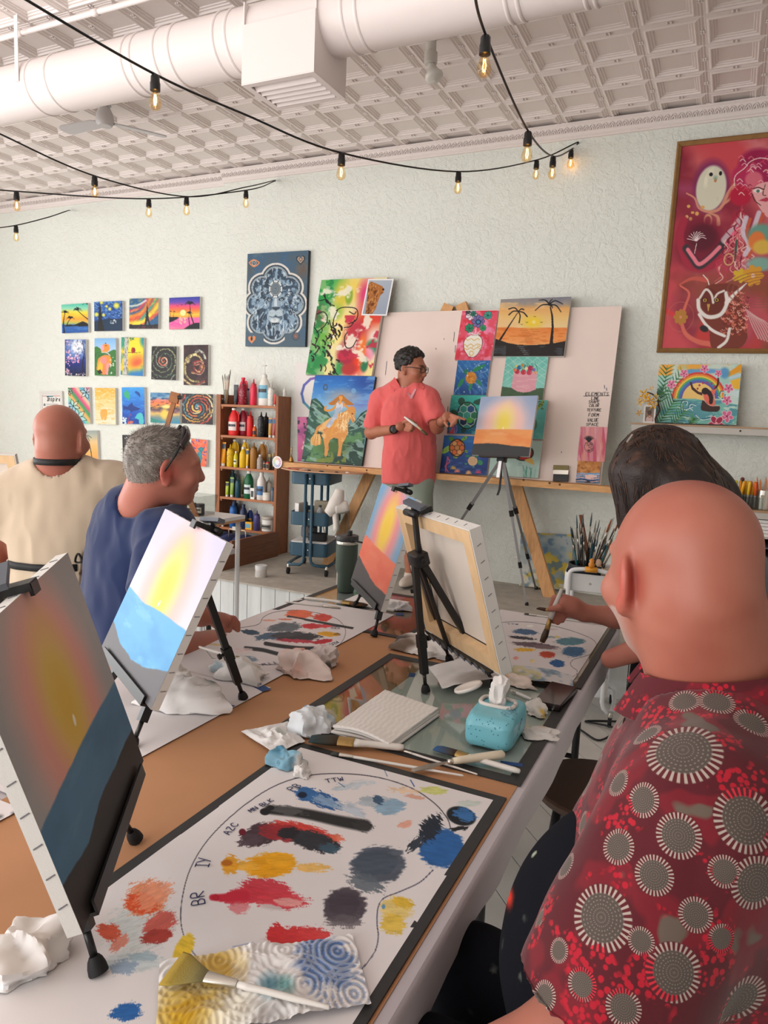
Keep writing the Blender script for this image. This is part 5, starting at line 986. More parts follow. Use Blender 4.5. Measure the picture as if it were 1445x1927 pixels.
def bottle(kind,loc,r,h,col,label,group='paint bottles in the bookcase',cap=(235,232,225),lab=None,rz=0.0,speck=None):
 t=thing({'squeeze':'squeeze_bottle','jug':'paint_jug','round':'paint_bottle','tube':'paint_tube','jar':'paint_jar','tub':'paint_tub','pump':'pump_bottle','box':'small_box'}[kind],loc,label,'bottle' if kind in('squeeze','round','pump','jug')else{'tube':'tube','jar':'jar','tub':'tub','box':'box'}[kind],group)
 M=TR(loc,rz=rz);m=colmat(col);cm=colmat(cap)
 P=lambda*a:[(r*x,h*z)for x,z in a]
 if kind=='squeeze':
  B().lathe(P((.9,0),(1,.02),(1,.62),(.97,.68),(.80,.74),(.80,.755)),16,M).build('body',m,t,45);B().lathe(P((.84,.745),(.84,.80),(.40,.83),(.26,.86),(.16,.97),(.13,1.0)),14,M).build('nozzle',colmat(tuple(int(v*.88)for v in col)),t,45)
 elif kind in('jug','pump'):
  B().lathe(P((.9,0),(1,.03),(1,.56),(.92,.66),(.55,.84),(.34,.90),(.34,.93))if kind=='jug' else P((.92,0),(1,.02),(1,.45),(.9,.53),(.5,.66),(.36,.69)),18,M@np.diag([1,.75,1,1])).build('body',m,t,45)
  if kind=='jug':
   B().lathe(P((.38,.925),(.40,.93),(.40,.99),(.36,1.0)),14,M@np.diag([1,.9,1,1])).build('cap',cm,t,40)
   pts=[(r*x,0,h*z)for x,z in((.42,.86),(.75,.86),(.98,.74),(1.02,.60),(.98,.52))];B().tube(xf(M,spline(pts,12)),r*.13,8).build('handle',m,t,True)
  else:
   B().lathe(P((.40,.685),(.40,.75),(.2,.78),(.07,.80),(.07,.97)),14,M).build('pump_collar',cm,t,40);B().tube(xf(M,[(-r*.55,0,h*.965),(-r*.4,0,h*.985),(r*.35,0,h*.985)]),r*.09,8).build('pump_spout',cm,t,True)
 elif kind=='round':
  B().lathe(P((.9,0),(1,.02),(1,.60),(.93,.70),(.6,.82),(.40,.88),(.38,.90)),18,M).build('body',m,t,45);B().lathe(P((.44,.89),(.44,.99),(.4,1.0)),14,M).build('cap',cm,t,40)
 elif kind=='tube':
  rings=[]
  for z,a_,b_ in((.12,.80,.80),(.14,.95,.9),(.5,1,.55),(.92,1.08,.12),(1.0,1.08,.08)):rings.append([(r*a_*math.cos(2*math.pi*k/14),r*b_*math.sin(2*math.pi*k/14),h*z)for k in range(14)])
  B().loft(rings,M=M).build('body',m,t,50);B().lathe(P((.74,0),(.78,.01),(.76,.12)),14,M).build('cap',cm,t,40)
  if lab:B().loft([[(p[0]*1.012,p[1]*1.012,p[2])for p in rr_]for rr_ in([(r*1.05*math.cos(2*math.pi*k/14),r*.34*math.sin(2*math.pi*k/14),h*.72)for k in range(14)],[(r*1.09*math.cos(2*math.pi*k/14),r*.14*math.sin(2*math.pi*k/14),h*.93)for k in range(14)])],M=M,caps=False).build('print_band',colmat(lab),t,True);lab=None
 elif kind in('jar','tub'):
  B().lathe(P((.9,0),(1,.04),(1,.78),(.92,.82)),18,M).build('body',m,t,45);B().lathe(P((.98,.80),(1.02,.82),(1.02,.97),(.96,1.0)),18,M).build('lid',cm,t,45)
 elif kind=='box':
  B().box((-r,-r*.5,0),(r,r*.5,h),M).build('carton',m,t)
 if lab:
  n=10;a0,a1=-2.55,-0.6;rr_=r*1.012;sy=.75 if kind in('jug','pump')else 1
  if kind=='box':B().box((-r*.7,-r*.5-.0006,h*.2),(r*.7,-r*.5,h*.75),M).build('paper_label',colmat(lab),t)
  else:
   za,zb=(.18,.50)if kind!='jar' else(.2,.7)
   V=[(rr_*math.cos(a0+(a1-a0)*k/n),rr_*sy*math.sin(a0+(a1-a0)*k/n),h*z)for z in(za,zb)for k in range(n+1)];bb=B();bb.add(xf(M,V),[(k,k+1,n+2+k,n+1+k)for k in range(n)]);bb.build('paper_label',colmat(lab),t)
   V=[(rr_*1.006*math.cos(a0+(a1-a0)*k/n),rr_*1.006*sy*math.sin(a0+(a1-a0)*k/n),h*z)for z in(za+(zb-za)*.45,za+(zb-za)*.72)for k in range(n+1)];bb=B();bb.add(xf(M,V),[(k,k+1,n+2+k,n+1+k)for k in range(1,n-1)]);bb.build('label_band',colmat((44,46,54)),t)
 if speck:
  bb=B();rr=random.Random(int(loc[0]*1000)+3)
  for k in range(34):
   an,z=rr.uniform(-3.0,-0.1),rr.uniform(.05,.6)*h;bb.ell((r*math.cos(an),r*math.sin(an),z),(r*.07,r*.05,r*.09),5,4,M)
  bb.build('paint_speck',colmat(speck),t)['kind']='stuff'
 return t
R_,DR_,PK=(226,44,44),(150,34,52),(236,48,78);YE,OC,GN,NV,BL,PU=(232,186,32),(170,116,48),(24,100,62),(36,48,84),(44,104,178),(78,70,122)
WH,BK,TE=(234,229,220),(44,46,50),(36,78,92)
def put(sh,kind,xc,wpx,hpx,col,label,row=0,**k):
 Y=YFB+0.035+0.085*row;z=SHZ[sh];p=onY(xc,project((-3.75,Y,z))[1],Y);d=(p-CAMP)@_f
 X=p[0];r=wpx/2*d/FPX;bottle(kind,(X,Y if row else YFB+0.012+r,z),r,hpx*d/FPX,col,label,**k)
put(0,'jar',417.6,6,11,BK,'tiny black jar at the end of the top bookcase shelf')
put(0,'tube',444,10,37,BK,'black paint tube on the top shelf beside the jar of brushes',lab=(70,70,74),cap=(60,30,34))
put(0,'squeeze',456,14,47,DR_,'dark red speckled squeeze bottle on the top shelf',speck=(210,190,190))
put(0,'jug',457,19,51,PK,'pink red jug behind the dark red squeeze bottle',1,cap=PK)
put(0,'round',467,8,31,(200,196,206),'clear small bottle with blue cap on the top shelf',1,cap=(50,60,130))
put(0,'squeeze',476,12.5,49,PK,'bright pink squeeze bottle on the top shelf')
put(0,'pump',493,24,76,WH,'tall white pump jug on the top shelf',lab=(120,176,200))
put(0,'squeeze',509.3,13,42,WH,'white speckled squeeze bottle on the top shelf',speck=(120,110,100))
put(0,'tube',518.5,4.5,22,(200,60,50),'short red and white tube at the end of the top shelf')
bottle('round',(-3.447,5.2,zt),0.016,0.075,WH,'small white bottle standing on the bookcase side panel',speck=(90,84,80))
put(1,'jug',436,22,51,R_,'scarlet jug with black banded label on the second shelf',lab=(226,210,204))
put(1,'jug',457,20,51,DR_,'crimson jug with banded label on the second shelf',1,lab=(222,200,200))
put(1,'squeeze',469.5,13,47,R_,'scarlet squeeze bottle on the second shelf')
put(1,'round',479.7,8,22,(222,104,40),'small orange bottle with black label on the second shelf',lab=(40,36,38))
put(1,'squeeze',490,13,47,BK,'black speckled squeeze bottle on the second shelf',speck=(150,150,150))
put(1,'squeeze',500,13,46,BK,'black squeeze bottle behind the speckled one',1)
put(1,'tube',508.8,7,37,(196,146,70),'gold and blue paint tube on the second shelf',lab=(50,92,130))
put(1,'tube',516.2,7,37,(176,76,66),'red and blue paint tube at the end of the second shelf',lab=(50,92,130))
put(2,'tube',419.5,11,45,(240,162,28),'large orange paint tube with slate end on the third shelf',lab=(70,88,100))
put(2,'squeeze',432,14,42,YE,'yellow squeeze bottle on the third shelf',speck=(130,100,20))
put(2,'jug',441,17,50,YE,'yellow jug with pale cap behind the squeeze bottle',1)
put(2,'round',444,8,30,(214,206,60),'narrow lime bottle with white top on the third shelf',lab=(232,230,190))
put(2,'round',456,14,39,YE,'smooth yellow bottle with white cap on the third shelf')
put(2,'jug',460,16,51,(222,178,40),'yellow jug behind the smooth yellow bottle',1)
put(2,'tube',466.3,5.5,36,(236,186,40),'slim yellow and blue tube on the third shelf',lab=(50,80,110))
put(2,'squeeze',475.8,14,49,OC,'ochre squeeze bottle on the third shelf')
put(2,'jug',493,19,50,OC,'ochre jug with handle at the back of the third shelf',1)
put(2,'round',488.5,12,27,(170,156,146),'dirty clear bottle in front of the ochre jug',speck=(60,50,44))
put(2,'jar',499,7,16,(206,150,100),'small tan jar with black lid on the third shelf',cap=BK,lab=(40,40,40))
put(2,'jar',505,6,15,(190,176,150),'small jar with red lid near the colour wheel',cap=(200,50,50),lab=(60,54,50))
put(2,'jar',507.5,7,28,(120,112,100),'grey jar at the back of the third shelf',1,cap=(190,170,120))
put(2,'jar',514.5,7,30,(108,104,98),'taller grey jar at the back end of the third shelf',1,cap=(170,150,110))
put(3,'tube',428,7,28,(170,186,40),'lime paint tube with black end on the fourth shelf',lab=(40,44,40))
put(3,'tube',436.8,8,37,(140,168,70),'leaf green paint tube on the fourth shelf',lab=(40,70,70))
put(3,'squeeze',447,10.5,40,TE,'dark teal squeeze bottle on the fourth shelf')
put(3,'jug',437,18,48,(24,52,56),'very dark green jug behind the tubes on the fourth shelf',1,cap=(60,70,70))
put(3,'tube',456,6,38,(116,128,70),'olive tube beside the green bottle',1)
put(3,'round',465.4,17.5,53,GN,'tall green bottle with white cap and label on the fourth shelf',lab=(214,226,226))
put(3,'box',476,8.5,21,(238,234,228),'little white carton on the fourth shelf',lab=(60,60,60))
put(3,'round',489.4,17,52,(232,226,220),'tall white bottle with blue label on the fourth shelf',lab=(70,122,176))
put(3,'squeeze',505.4,12,42,(214,212,202),'grubby white squeeze bottle at the back of the fourth shelf',1)
put(3,'tub',500.8,17,15,(232,224,212),'low round cream tub on the fourth shelf',cap=(226,214,196))
put(3,'jar',514,7.5,26,(96,112,124),'grey blue jar at the end of the fourth shelf',cap=(50,84,110))
put(4,'tube',420,6.5,22,(38,92,150),'small blue tube at the end of the lowest shelf')
put(4,'squeeze',437,14.5,49,BL,'bright blue squeeze bottle on the lowest shelf')
put(4,'jug',441,17,50,(26,34,56),'blackish navy jug at the back of the lowest shelf',1,cap=(40,44,60))
put(4,'round',456,15,46,NV,'dark navy speckled bottle on the lowest shelf',speck=(90,110,150),cap=(40,50,80))
put(4,'round',470.5,12,38,(30,64,140),'blue bottle with yellow label on the lowest shelf',1,lab=(214,168,70))
put(4,'box',466.5,17,14,(240,178,34),'small yellow carton on the lowest shelf edge',lab=(120,170,190))
put(4,'squeeze',482.5,12,38,PU,'purple squeeze bottle on the lowest shelf')
put(4,'tub',500.5,25,28,(228,224,218),'big white tub with grey window label on the lowest shelf',cap=(190,180,168),lab=(150,144,136))
put(4,'round',516.8,4.5,36,(34,34,38),'thin dark bottle at the end of the lowest shelf')
# glass jar with brushes on the top shelf
mat('brush_wood',(196,150,110),0.5);mat('brush_grey',(150,140,130),0.6)
p=onY(425.5,760,YFB+0.04);p[2]=SHZ[0];t=thing('glass_jar',p,'glass jar holding paint brushes on the top bookcase shelf','jar')
B().lathe([(0.022,0),(0.026,0.006),(0.026,0.09),(0.02,0.11),(0.021,0.125)],16,TR(p)).build('jar_glass',M_('clear_glass'),t,True)
for k,(tx,hh,c)in enumerate(((-0.022,.25,'brush_grey'),(-0.008,.26,'brush_wood'),(0.004,.25,'brush_wood'),(0.014,.26,'brush_wood'),(0.022,.30,'brush_grey'))):
 q=thing('paint_brush',p+np.array([0,0,0.006]),['bent grey','pale thin','tan straight','broad tan','tall grey'][k]+' brush in the glass jar on the top shelf','brush','brushes in the glass jar')
 e=p+np.array([tx*1.7,0.004*k-.01,hh]);s_=p+np.array([tx*.3,0.001*k,0.006]);B().tube([s_,s_+(e-s_)*.8],0.0035,6).build('handle',M_(c),q,True);B().tube([s_+(e-s_)*.8,s_+(e-s_)*.9,e],[0.004,0.006,0.002],6).build('bristles',M_('brush_grey'),q,True)
 # ------------------------------------------------------------------ things at the left end of the ledge
mat('brass',(178,138,74),0.35,metal=0.8)
p=onY(548,868,4.855);p[2]=BZ0;t=thing('hand_bell',p,'small brass hand bell standing on the pine ledge','bell')
B().lathe([(0.021,0),(0.019,0.01),(0.013,0.03),(0.009,0.042),(0.004,0.048)],16,TR(p)).build('bell_cup',M_('brass'),t,True);B().lathe([(0.004,0.046),(0.006,0.06),(0.004,0.075),(0.007,0.09),(0.005,0.105),(0.006,0.115),(0.0,0.122)],12,TR(p)).build('bell_handle',M_('brass'),t,True)
cw=onY(521.5,870,4.785);t=thing('colour_disc',(cw[0],cw[1]+0.003,BZ0-0.043),'white paper colour wheel disc at the tip of the pine ledge','colour wheel')
n=60;V=[(cw[0],cw[1],cw[2])];C_=[rgb('f4f0ee')];F=[]
wh=['d8a8c0','e0a0b0','e8b0a0','ecc8a8','e8dca8','c8d8a8','a8ccb0','a8c8d0','a8b8dc','b0a8d8','c0a8d4','d0a8cc']
for ri,rad in enumerate((0.018,0.022,0.036,0.040,0.046)):
 for k in range(n):
  an=2*math.pi*k/n;V.append((cw[0]+rad*math.cos(an),cw[1],cw[2]+rad*1.06*math.sin(an)));C_.append(rgb(wh[k*12//n])if ri in(1,2)and(k%5)else rgb('f2eeee'))
for k in range(n):F.append((0,1+k,1+(k+1)%n))
for ri in range(4):
 for k in range(n):F.append((1+ri*n+k,1+(ri+1)*n+k,1+(ri+1)*n+(k+1)%n,1+ri*n+(k+1)%n))
o=mk('wheel_face',V,F,M_('paper_print'),t);setcol(o,C_)
B().lathe([(0.046,-0.002),(0.046,-0.0004)],40,frameM(cw,(1,0,0),(0,0,1),(0,-1,0))).build('wheel_card',M_('paper_white'),t)
# wooden palette on the trolley top
mat('palette_wood',(206,158,122),0.5,var=0.1,vscale=6)
zP=1.112;pp=thing('wooden_palette',(-2.76,4.74,zP),'large thin wooden palette with paint dabs lying over the trolley top','palette')
pts=spline([(-3.08,4.62,0),(-2.9,4.50,0),(-2.6,4.52,0),(-2.41,4.66,0),(-2.5,4.9,0),(-2.75,5.0,0),(-3.0,4.9,0),(-3.08,4.62,0)],40)[:-1]
B().prism([(q[0],q[1])for q in pts],zP,zP+0.007).build('palette_board',M_('palette_wood'),pp)
for x,y,c,r_ in((-2.98,4.58,(190,50,56),.014),(-2.92,4.57,(200,96,70),.03),(-2.84,4.55,(214,150,120),.03),(-2.78,4.54,(30,30,34),.016),(-2.68,4.55,(26,26,30),.022),(-2.57,4.58,(28,28,32),.016),(-2.5,4.62,(232,226,220),.018),(-2.87,4.63,(200,190,176),.03)):
 B().ell((x,y,zP+0.008),(r_,r_*.6,0.007),10,6).build('paint_dab',colmat(c),pp,True)
 # ------------------------------------------------------------------ teal trolley on the platform
mat('trolley_teal',(48,84,104),0.42);mat('trolley_white',(226,226,226),0.4);mat('rubber',(22,22,24),0.7)
def trolley(loc,ang,m,label,po=.026,W_=0.34,D_=0.42,z0=0.0,tall=0.78,group=None):
 t=thing('storage_trolley',loc,label,'trolley',group);u=np.array([math.cos(ang),math.sin(ang),0]);v=np.array([-math.sin(ang),math.cos(ang),0]);o=np.array(loc,float)
 Pt=lambda a,b,z:o+u*a+v*b+np.array([0,0,z])
 for z0_,z1_ in((.144,.245),(.38,.48),(.69,.78)):
  def ring(z,ins):
   out=[];r=0.035;hw,hd=W_/2-.02-ins,D_/2-ins
   for cx_,cy_,a0 in((hw-r,hd-r,0),(-hw+r,hd-r,90),(-hw+r,-hd+r,180),(hw-r,-hd+r,270)):
    for k in range(5):a=math.radians(a0+22.5*k);out.append(Pt(cx_+r*math.cos(a),cy_+r*math.sin(a),z))
   return out
  B().loft([ring(z0_,.004),ring(z0_+.004,0),ring(z1_,0),ring(z1_+.002,.002),ring(z1_,.004),ring(z0_+.004,.005)]).build('tray',m,t,40)
  for s_ in(-1,1):B().lathe([(0.006,0),(0.005,0.002)],10,frameM(Pt(0,s_*(D_/2+.0005),(z0_+z1_)/2),u,(0,0,1),-v if s_<0 else v)).build('screw',M_('steel'),t)
 for s_ in(-1,1):
  path=[Pt(s_*po,-D_/2-.014,tall-.01),Pt(s_*po,-D_/2-.014,.13),Pt(s_*(po+.008),-D_/2-.014,.10),Pt(s_*(po+.03),-D_/2-.014,.082),Pt(s_*.13,-D_/2-.01,.078),Pt(s_*.158,-D_/2+.02,.078),Pt(s_*.165,0,.078),Pt(s_*.158,D_/2-.02,.078),Pt(s_*.13,D_/2+.01,.078),Pt(s_*(po+.03),D_/2+.014,.082),Pt(s_*(po+.008),D_/2+.014,.10),Pt(s_*po,D_/2+.014,.13),Pt(s_*po,D_/2+.014,tall-.01)]
  B().tube(path,0.0115,10).build('tube_frame',m,t,True)
  for e in(-1,1):
   c=Pt(s_*.15,e*(D_/2-.0),0);q=B().lathe([(0.012,.045),(0.014,.06),(0.009,.078)],10,TR(c)).build('caster_stem',M_('steel'),t,40);ORIG[q.name]=np.array(loc,float)
   B().lathe([(0.010,-.010),(0.027,-.009),(0.029,-.004),(0.029,.004),(0.027,.009),(0.010,.010)],16,frameM(c+np.array([0,0,.029]),v,(0,0,1),u)).build('caster_wheel',M_('rubber'),t,40);B().box((-.014,-.004,.03),(.014,.004,.055),frameM(c,v,u,(0,0,1))).build('caster_fork',M_('steel'),t)
 return t,Pt
T1,TP=trolley((-2.86,4.80,PZ),math.radians(15),M_('trolley_teal'),'dark teal three tier metal trolley on the platform')
def obj1(name,bm,m,label,cat,group=None,smooth=False):return tag(bm.build(name,m,None,smooth),label,cat,group)
mt=.386;b=B();b.box((-.012,-.05,0),(.022,.05,.155),frameM(TP(-.10,-.12,mt),np.array([1.,0,0]),np.array([0,1.,0]),np.array([0,0,1.])));obj1('white_carton',b,M_('paper_white'),'upright white carton in the middle trolley tray','box')
bottle('squeeze',TP(-.065,-.06,mt),.012,.19,(60,54,50),'thin dark bottle behind the white carton in the trolley',group=None)
bottle('jar',TP(-.02,-.10,mt),.02,.10,(196,140,70),'amber jar in the middle trolley tray',group=None,cap=(120,110,100));bottle('round',TP(.05,-.08,mt),.026,.14,(190,196,200),'clear bottle with blue label in the trolley',group=None,lab=(50,96,150),cap=(60,70,80))
mat('kraft',(172,160,140),0.8);b=B();b.box((-.06,-.02,0),(.09,.04,.16),frameM(TP(.04,.02,mt),np.array([1.,.2,0])/1.02,np.array([-.2,1.,0])/1.02,np.array([0,0,1.])));obj1('paper_bag',b,M_('kraft'),'grey paper bag in the middle trolley tray','bag')
# lower tray: papers, dark pouch, gun-like strap
bt=.15;b=B();b.box((-.14,-.19,.06),(.14,.17,.105),frameM(TP(0,0,bt),np.array([math.cos(.26),math.sin(.26),0]),np.array([-math.sin(.26),math.cos(.26),0]),np.array([0,0,1.])));obj1('paper_block',b,M_('paper_white'),'white paper block filling the lowest trolley tray','paper')
mat('dark_fabric',(36,36,40),0.7,bump=.2);b=B();b.rbox((-.07,-.04,0),(.07,.04,.06),.02,TR(TP(.05,-.12,bt+.106),rz=.26));obj1('dark_pouch',b,M_('dark_fabric'),'black pouch lying on the lowest trolley tray','pouch',None,40)
b=B();b.rbox((-.06,-.05,0),(.06,.05,.09),.03,TR(TP(-.06,.02,bt+.106),rz=.2));mat('slate',(92,96,104),0.6);obj1('grey_case',b,M_('slate'),'slate grey case on the lowest trolley tray','case',None,40)
t=thing('tote_handles',TP(0,.1,bt+.1),'tan leather straps hanging inside the teal trolley','straps')
for s_ in(-1,1):B().tube([TP(s_*.09+.01,-.05,.24),TP(s_*.07+.01,-.05,.32),TP(s_*.055+.01,-.05,.38)],0.006,6,flat=(1,.4)).build('strap',colmat((190,140,96)),t,True)
# white moulded spray head with a clear tank
mat('white_plastic',(224,216,208),0.45)
d0=4.95;t=thing('steam_gun',at(645,1015,d0),'white moulded spray gun with clear tank beside the teal trolley','spray gun')
gp=lambda x,y,k=d0:at(520+x/8.03,860+y/8.03,k)
t.location=Vector(gp(1000,1180));ORIG[t.name]=gp(1000,1180)
B().tube(spline([gp(960,490,d0),gp(935,600),gp(900,700),gp(830,800),gp(770,860)],14),list(np.linspace(.030,.052,7))+list(np.linspace(.052,.03,7)),16).build('nozzle',M_('white_plastic'),t,True)
B().tube(spline([gp(900,760),gp(1000,760),gp(1090,740)],8),[.05,.05,.048,.046,.045,.044,.042,.034],16).build('body',M_('white_plastic'),t,True)
B().tube(spline([gp(880,800),gp(900,960),gp(910,1120)],8),.022,12).build('grip',M_('white_plastic'),t,True)
B().rbox((-.045,-.03,0),(.045,.03,.17),.012,frameM(gp(1010,1180),_R,_f,-_D)).build('tank',M_('clear_plastic'),t,40);B().rbox((-.05,-.035,-.012),(.05,.035,0),.012,frameM(gp(1000,1185),_R,_f,-_D)).build('foot',M_('white_plastic'),t,40)
B().tube([gp(950,1200),gp(955,1300),np.array([*gp(950,1300)[:2],PZ])],.012,8).build('stand_pole',M_('white_plastic'),t,True)
# white tub on the platform edge
p=onZ(491,1085,PZ);p[2]=PZ;t=thing('white_tub',p,'small white plastic tub with lid on the platform edge','tub');r_=13*4.55/FPX
B().lathe([(r_*.94,0),(r_,.004),(r_*.98,.066)],24,TR(p)).build('body',M_('white_plastic'),t,40);B().lathe([(r_*1.04,.060),(r_*1.04,.084),(r_*.98,.087)],24,TR(p)).build('lid',M_('trolley_white'),t,40)
n_=8;V=[(p[0]+r_*1.005*math.cos(a_),p[1]+r_*1.005*math.sin(a_),p[2]+z)for z in(.012,.05)for a_ in np.linspace(-2.3,-.9,n_)];bb=B();bb.add(V,[(k,k+1,n_+k+1,n_+k)for k in range(n_-1)]);bb.build('paper_label',colmat((206,202,198)),t)
# ------------------------------------------------------------------ blue and yellow canvas on the platform, right of the A-frame
def a(p):
 p.fill('aab4b4');p.noise('7f97a4',3,.45,.58,.95);p.noise('d8b83c',3,.52,.6,.95,seed=5);p.noise('e0dcd0',5,.54,.62,.9,seed=9,mask=np.clip((p.y-1040)/40,0,1));p.noise('5f7f98',6,.58,.64,.8,seed=12)
canvas('canvas_painting','blue, grey and yellow dappled canvas on the platform behind the pine leg',(0,0,1),[(985,1003),(1075,1004),(1078,1112),(974,1100)],lambda x,y:onY(x,y,5.23-(1100-y)*-.0003),a,th=.02)
# ------------------------------------------------------------------ the teacher's aluminium tripod easel and canvas
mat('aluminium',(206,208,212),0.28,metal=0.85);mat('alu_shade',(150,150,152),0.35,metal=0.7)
CB,CYAW,CT,CR=np.array([-1.353,4.565,1.315]),math.radians(-9.083),math.radians(16.639),math.radians(2.195)
def canvas_frame(Bc,ya,t_,ro):
 u=np.array([math.cos(ya),math.sin(ya),0]);n=np.array([math.sin(ya),-math.cos(ya),0]);up=np.array([0,0,math.cos(t_)])-n*math.sin(t_)
 u,up=u*math.cos(ro)+up*math.sin(ro),up*math.cos(ro)-u*math.sin(ro);return u,up,np.cross(u,up)
CS=0.406
def easel_canvas(label,Bc,ya,t_,ro,paint,corners,nres=260,staples=False,seed=0,th=.02,back=False,edge='canvas_edge'):
 ya,t_,ro=[math.radians(q)for q in(ya,t_,ro)];Bc=np.array(Bc);u,up,n=canvas_frame(Bc,ya,t_,ro)
 t=thing('stretched_canvas',Bc,label,'canvas','square canvases on easels')
 O3=Bc-u*CS/2+up*CS
 p=Pic(corners,nres,nres,seed);paint(p);flat_picture('painted_face',p,O3,u*CS,-up*CS,t,M_('paint'))
 q=[O3,O3+u*CS,O3+u*CS-up*CS,O3-up*CS];e=.0005
 # edges wrapped in canvas, with stretcher bars and raw cloth behind
 b=B();w_=.004
 for k in range(4):
  a_,c_=q[k],q[(k+1)%4];inn=(Bc+up*CS/2);ia,ic=a_+(inn-a_)/np.linalg.norm(inn-a_)*w_*1.41,c_+(inn-c_)/np.linalg.norm(inn-c_)*w_*1.41
  b.loft([[a_-n*e,c_-n*e,ic-n*e,ia-n*e],[a_-n*th,c_-n*th,ic-n*th,ia-n*th]])
 b.build('canvas_edge',M_(edge),t)
 for k in range(4):
  a_,c_=q[k],q[(k+1)%4];d=(c_-a_)/CS;s_=np.cross(n,d)*(1 if True else 1);s_=s_ if(Bc+up*CS/2-a_)@s_>0 else-s_;bw=.042;w0=w_+.0006
  qa=[a_+d*w0+s_*w0,c_-d*w0+s_*w0,c_-d*(bw)+s_*bw,a_+d*(bw)+s_*bw]
  B().loft([[x-n*(th+.001)for x in qa],[x-n*.0045 for x in qa]]).build('stretcher_bar',M_('stretcher_pine'),t)
 q2=[O3+(u-up)*.045,O3+u*CS-(u+up)*.045,O3+u*CS-up*CS-(u-up)*.045,O3-up*CS+(u+up)*.045]
 B().loft([[x-n*.0030 for x in q2],[x-n*.0012 for x in q2]]).build('raw_cloth',M_('raw_canvas'),t)
 if staples:
  for k in range(4):
   a_,c_=q[k],q[(k+1)%4];d=(c_-a_)/CS;s_=np.cross(n,d);s_=s_ if(Bc+up*CS/2-a_)@s_<0 else-s_
   for j in range(1,9):
    m_=a_+d*CS*j/9+s_*.0004-n*th*.5;B().bar(m_-n*.006-d*.002,m_+n*.006+d*.002,.0016,.0012,up=s_).build('staple',M_('staple'),t)
 return t,u,up,n
mat('stretcher_pine',(226,190,146),0.6,var=0.08,vscale=14,stretch=(3,3,.6));mat('raw_canvas',(226,214,202),0.85,bump=.2,bscale=700);mat('staple',(130,128,134),0.4,metal=.6)
def sunset(p,sky,glow,sun,sea,ground,seaY,gY,sc=(500,600),dot=True,peach=None,crn=None,gl=(.42,.34),g0=None):
 """sky, round glow with a yellow heart, water and dark shore; frame 1000 x 1000"""
 p.fill(sky[0]);p.noise(sky[1],2.2,.38,.62,.9,seed=3);p.noise(sky[2],2.0,.5,.68,.8,seed=8)
 if crn:p.ell(0,0,420,420,crn,1.6,a=.9);p.ell(1000,0,420,420,crn,1.6,a=.9)
 w=1+.18*(fbm(p.x*.004,p.y*.004,seed=5)-.5)
 for r,c,a_ in((1.0,glow[0],.85),(.82,glow[1],.8),(.62,glow[2]if len(glow)>2 else glow[1],.6)):
  d=np.hypot((p.x-sc[0])/(1000*gl[0]*r),(p.y-sc[1])/(1000*gl[1]*r*1.6))*w;p.mix(np.clip((1.12-d)/.45,0,1)*a_,c)
 d=np.hypot((p.x-sc[0])/210,(p.y-sc[1]+40)/330)*w;p.mix(np.clip((1.15-d)/.7,0,1),sun[0]);d=np.hypot((p.x-sc[0])/120,(p.y-sc[1]+10)/200)*w;p.mix(np.clip((1.15-d)/.8,0,1),sun[1])
 sy=np.interp(p.x,[0,300,600,1000],seaY)+12*(fbm(p.x*.01,0*p.x,seed=2)-.5);m=np.clip((p.y-sy)/10,0,1);p.mix(m,sea[0]);p.noise(sea[1],3,.42,.62,.8,sy=2.4,seed=6,mask=m);p.noise(sea[2],5,.55,.68,.5,sy=3,seed=9,mask=m)
 gy=np.interp(p.x,[0,250,500,750,1000],gY)+26*(fbm(p.x*.008,0*p.x,seed=12)-.5);m=np.clip((p.y-gy)/7,0,1);p.mix(m,ground)
 if dot:p.ell(sc[0]+10,sc[1]+70,12,22,'f4ead0',.3,15)
SQ=[(0,0),(1000,0),(1000,1000),(0,1000)]
def a(p):sunset(p,('b6bccd','c9bcc6','a6b2c8'),('ecc4bc','f0bcb0','f2ccb0'),('f0d888','f2d860'),('e89a5c','e2874c','efb080'),'38383a',[560,555,552,560],[810,790,805,830,845],(480,470),crn='8fa0bc',gl=(.44,.3))
tc_,tu,tup,tn=easel_canvas('sunset demonstration canvas on the aluminium tripod easel',CB,-9.083,16.639,2.195,a,SQ,150)
tp=thing('tripod_easel',(-1.4,4.8,PZ),'silver aluminium tripod easel with black clamps on the platform','easel')
apex=CB+tup*.10-tn*.05;hub=apex+np.array([0,0,0])
B().bar(CB-tn*.03-tup*.14,CB-tn*.03+tup*.34,.022,.014,up=tn).build('mast',M_('aluminium'),tp)
b=B();b.bar(CB-tu*.14-tup*.008+tn*.004,CB+tu*.14-tup*.008+tn*.004,.034,.01,up=tup);b.build('canvas_ledge',M_('black_plastic'),tp)
B().rbox((-.03,-.025,-.05),(.03,.025,.03),.01,frameM(CB-tn*.045+tup*.02,tu,-tn,tup)).build('tripod_head',M_('black_plastic'),tp,40)
feet=[(onZ(991,1139,PZ),(955,852)),(np.array([-1.20,5.20,PZ]),(961,852)),(onZ(800,1082,PZ),(930,856))]
h0=CB-tn*.045+tup*.0
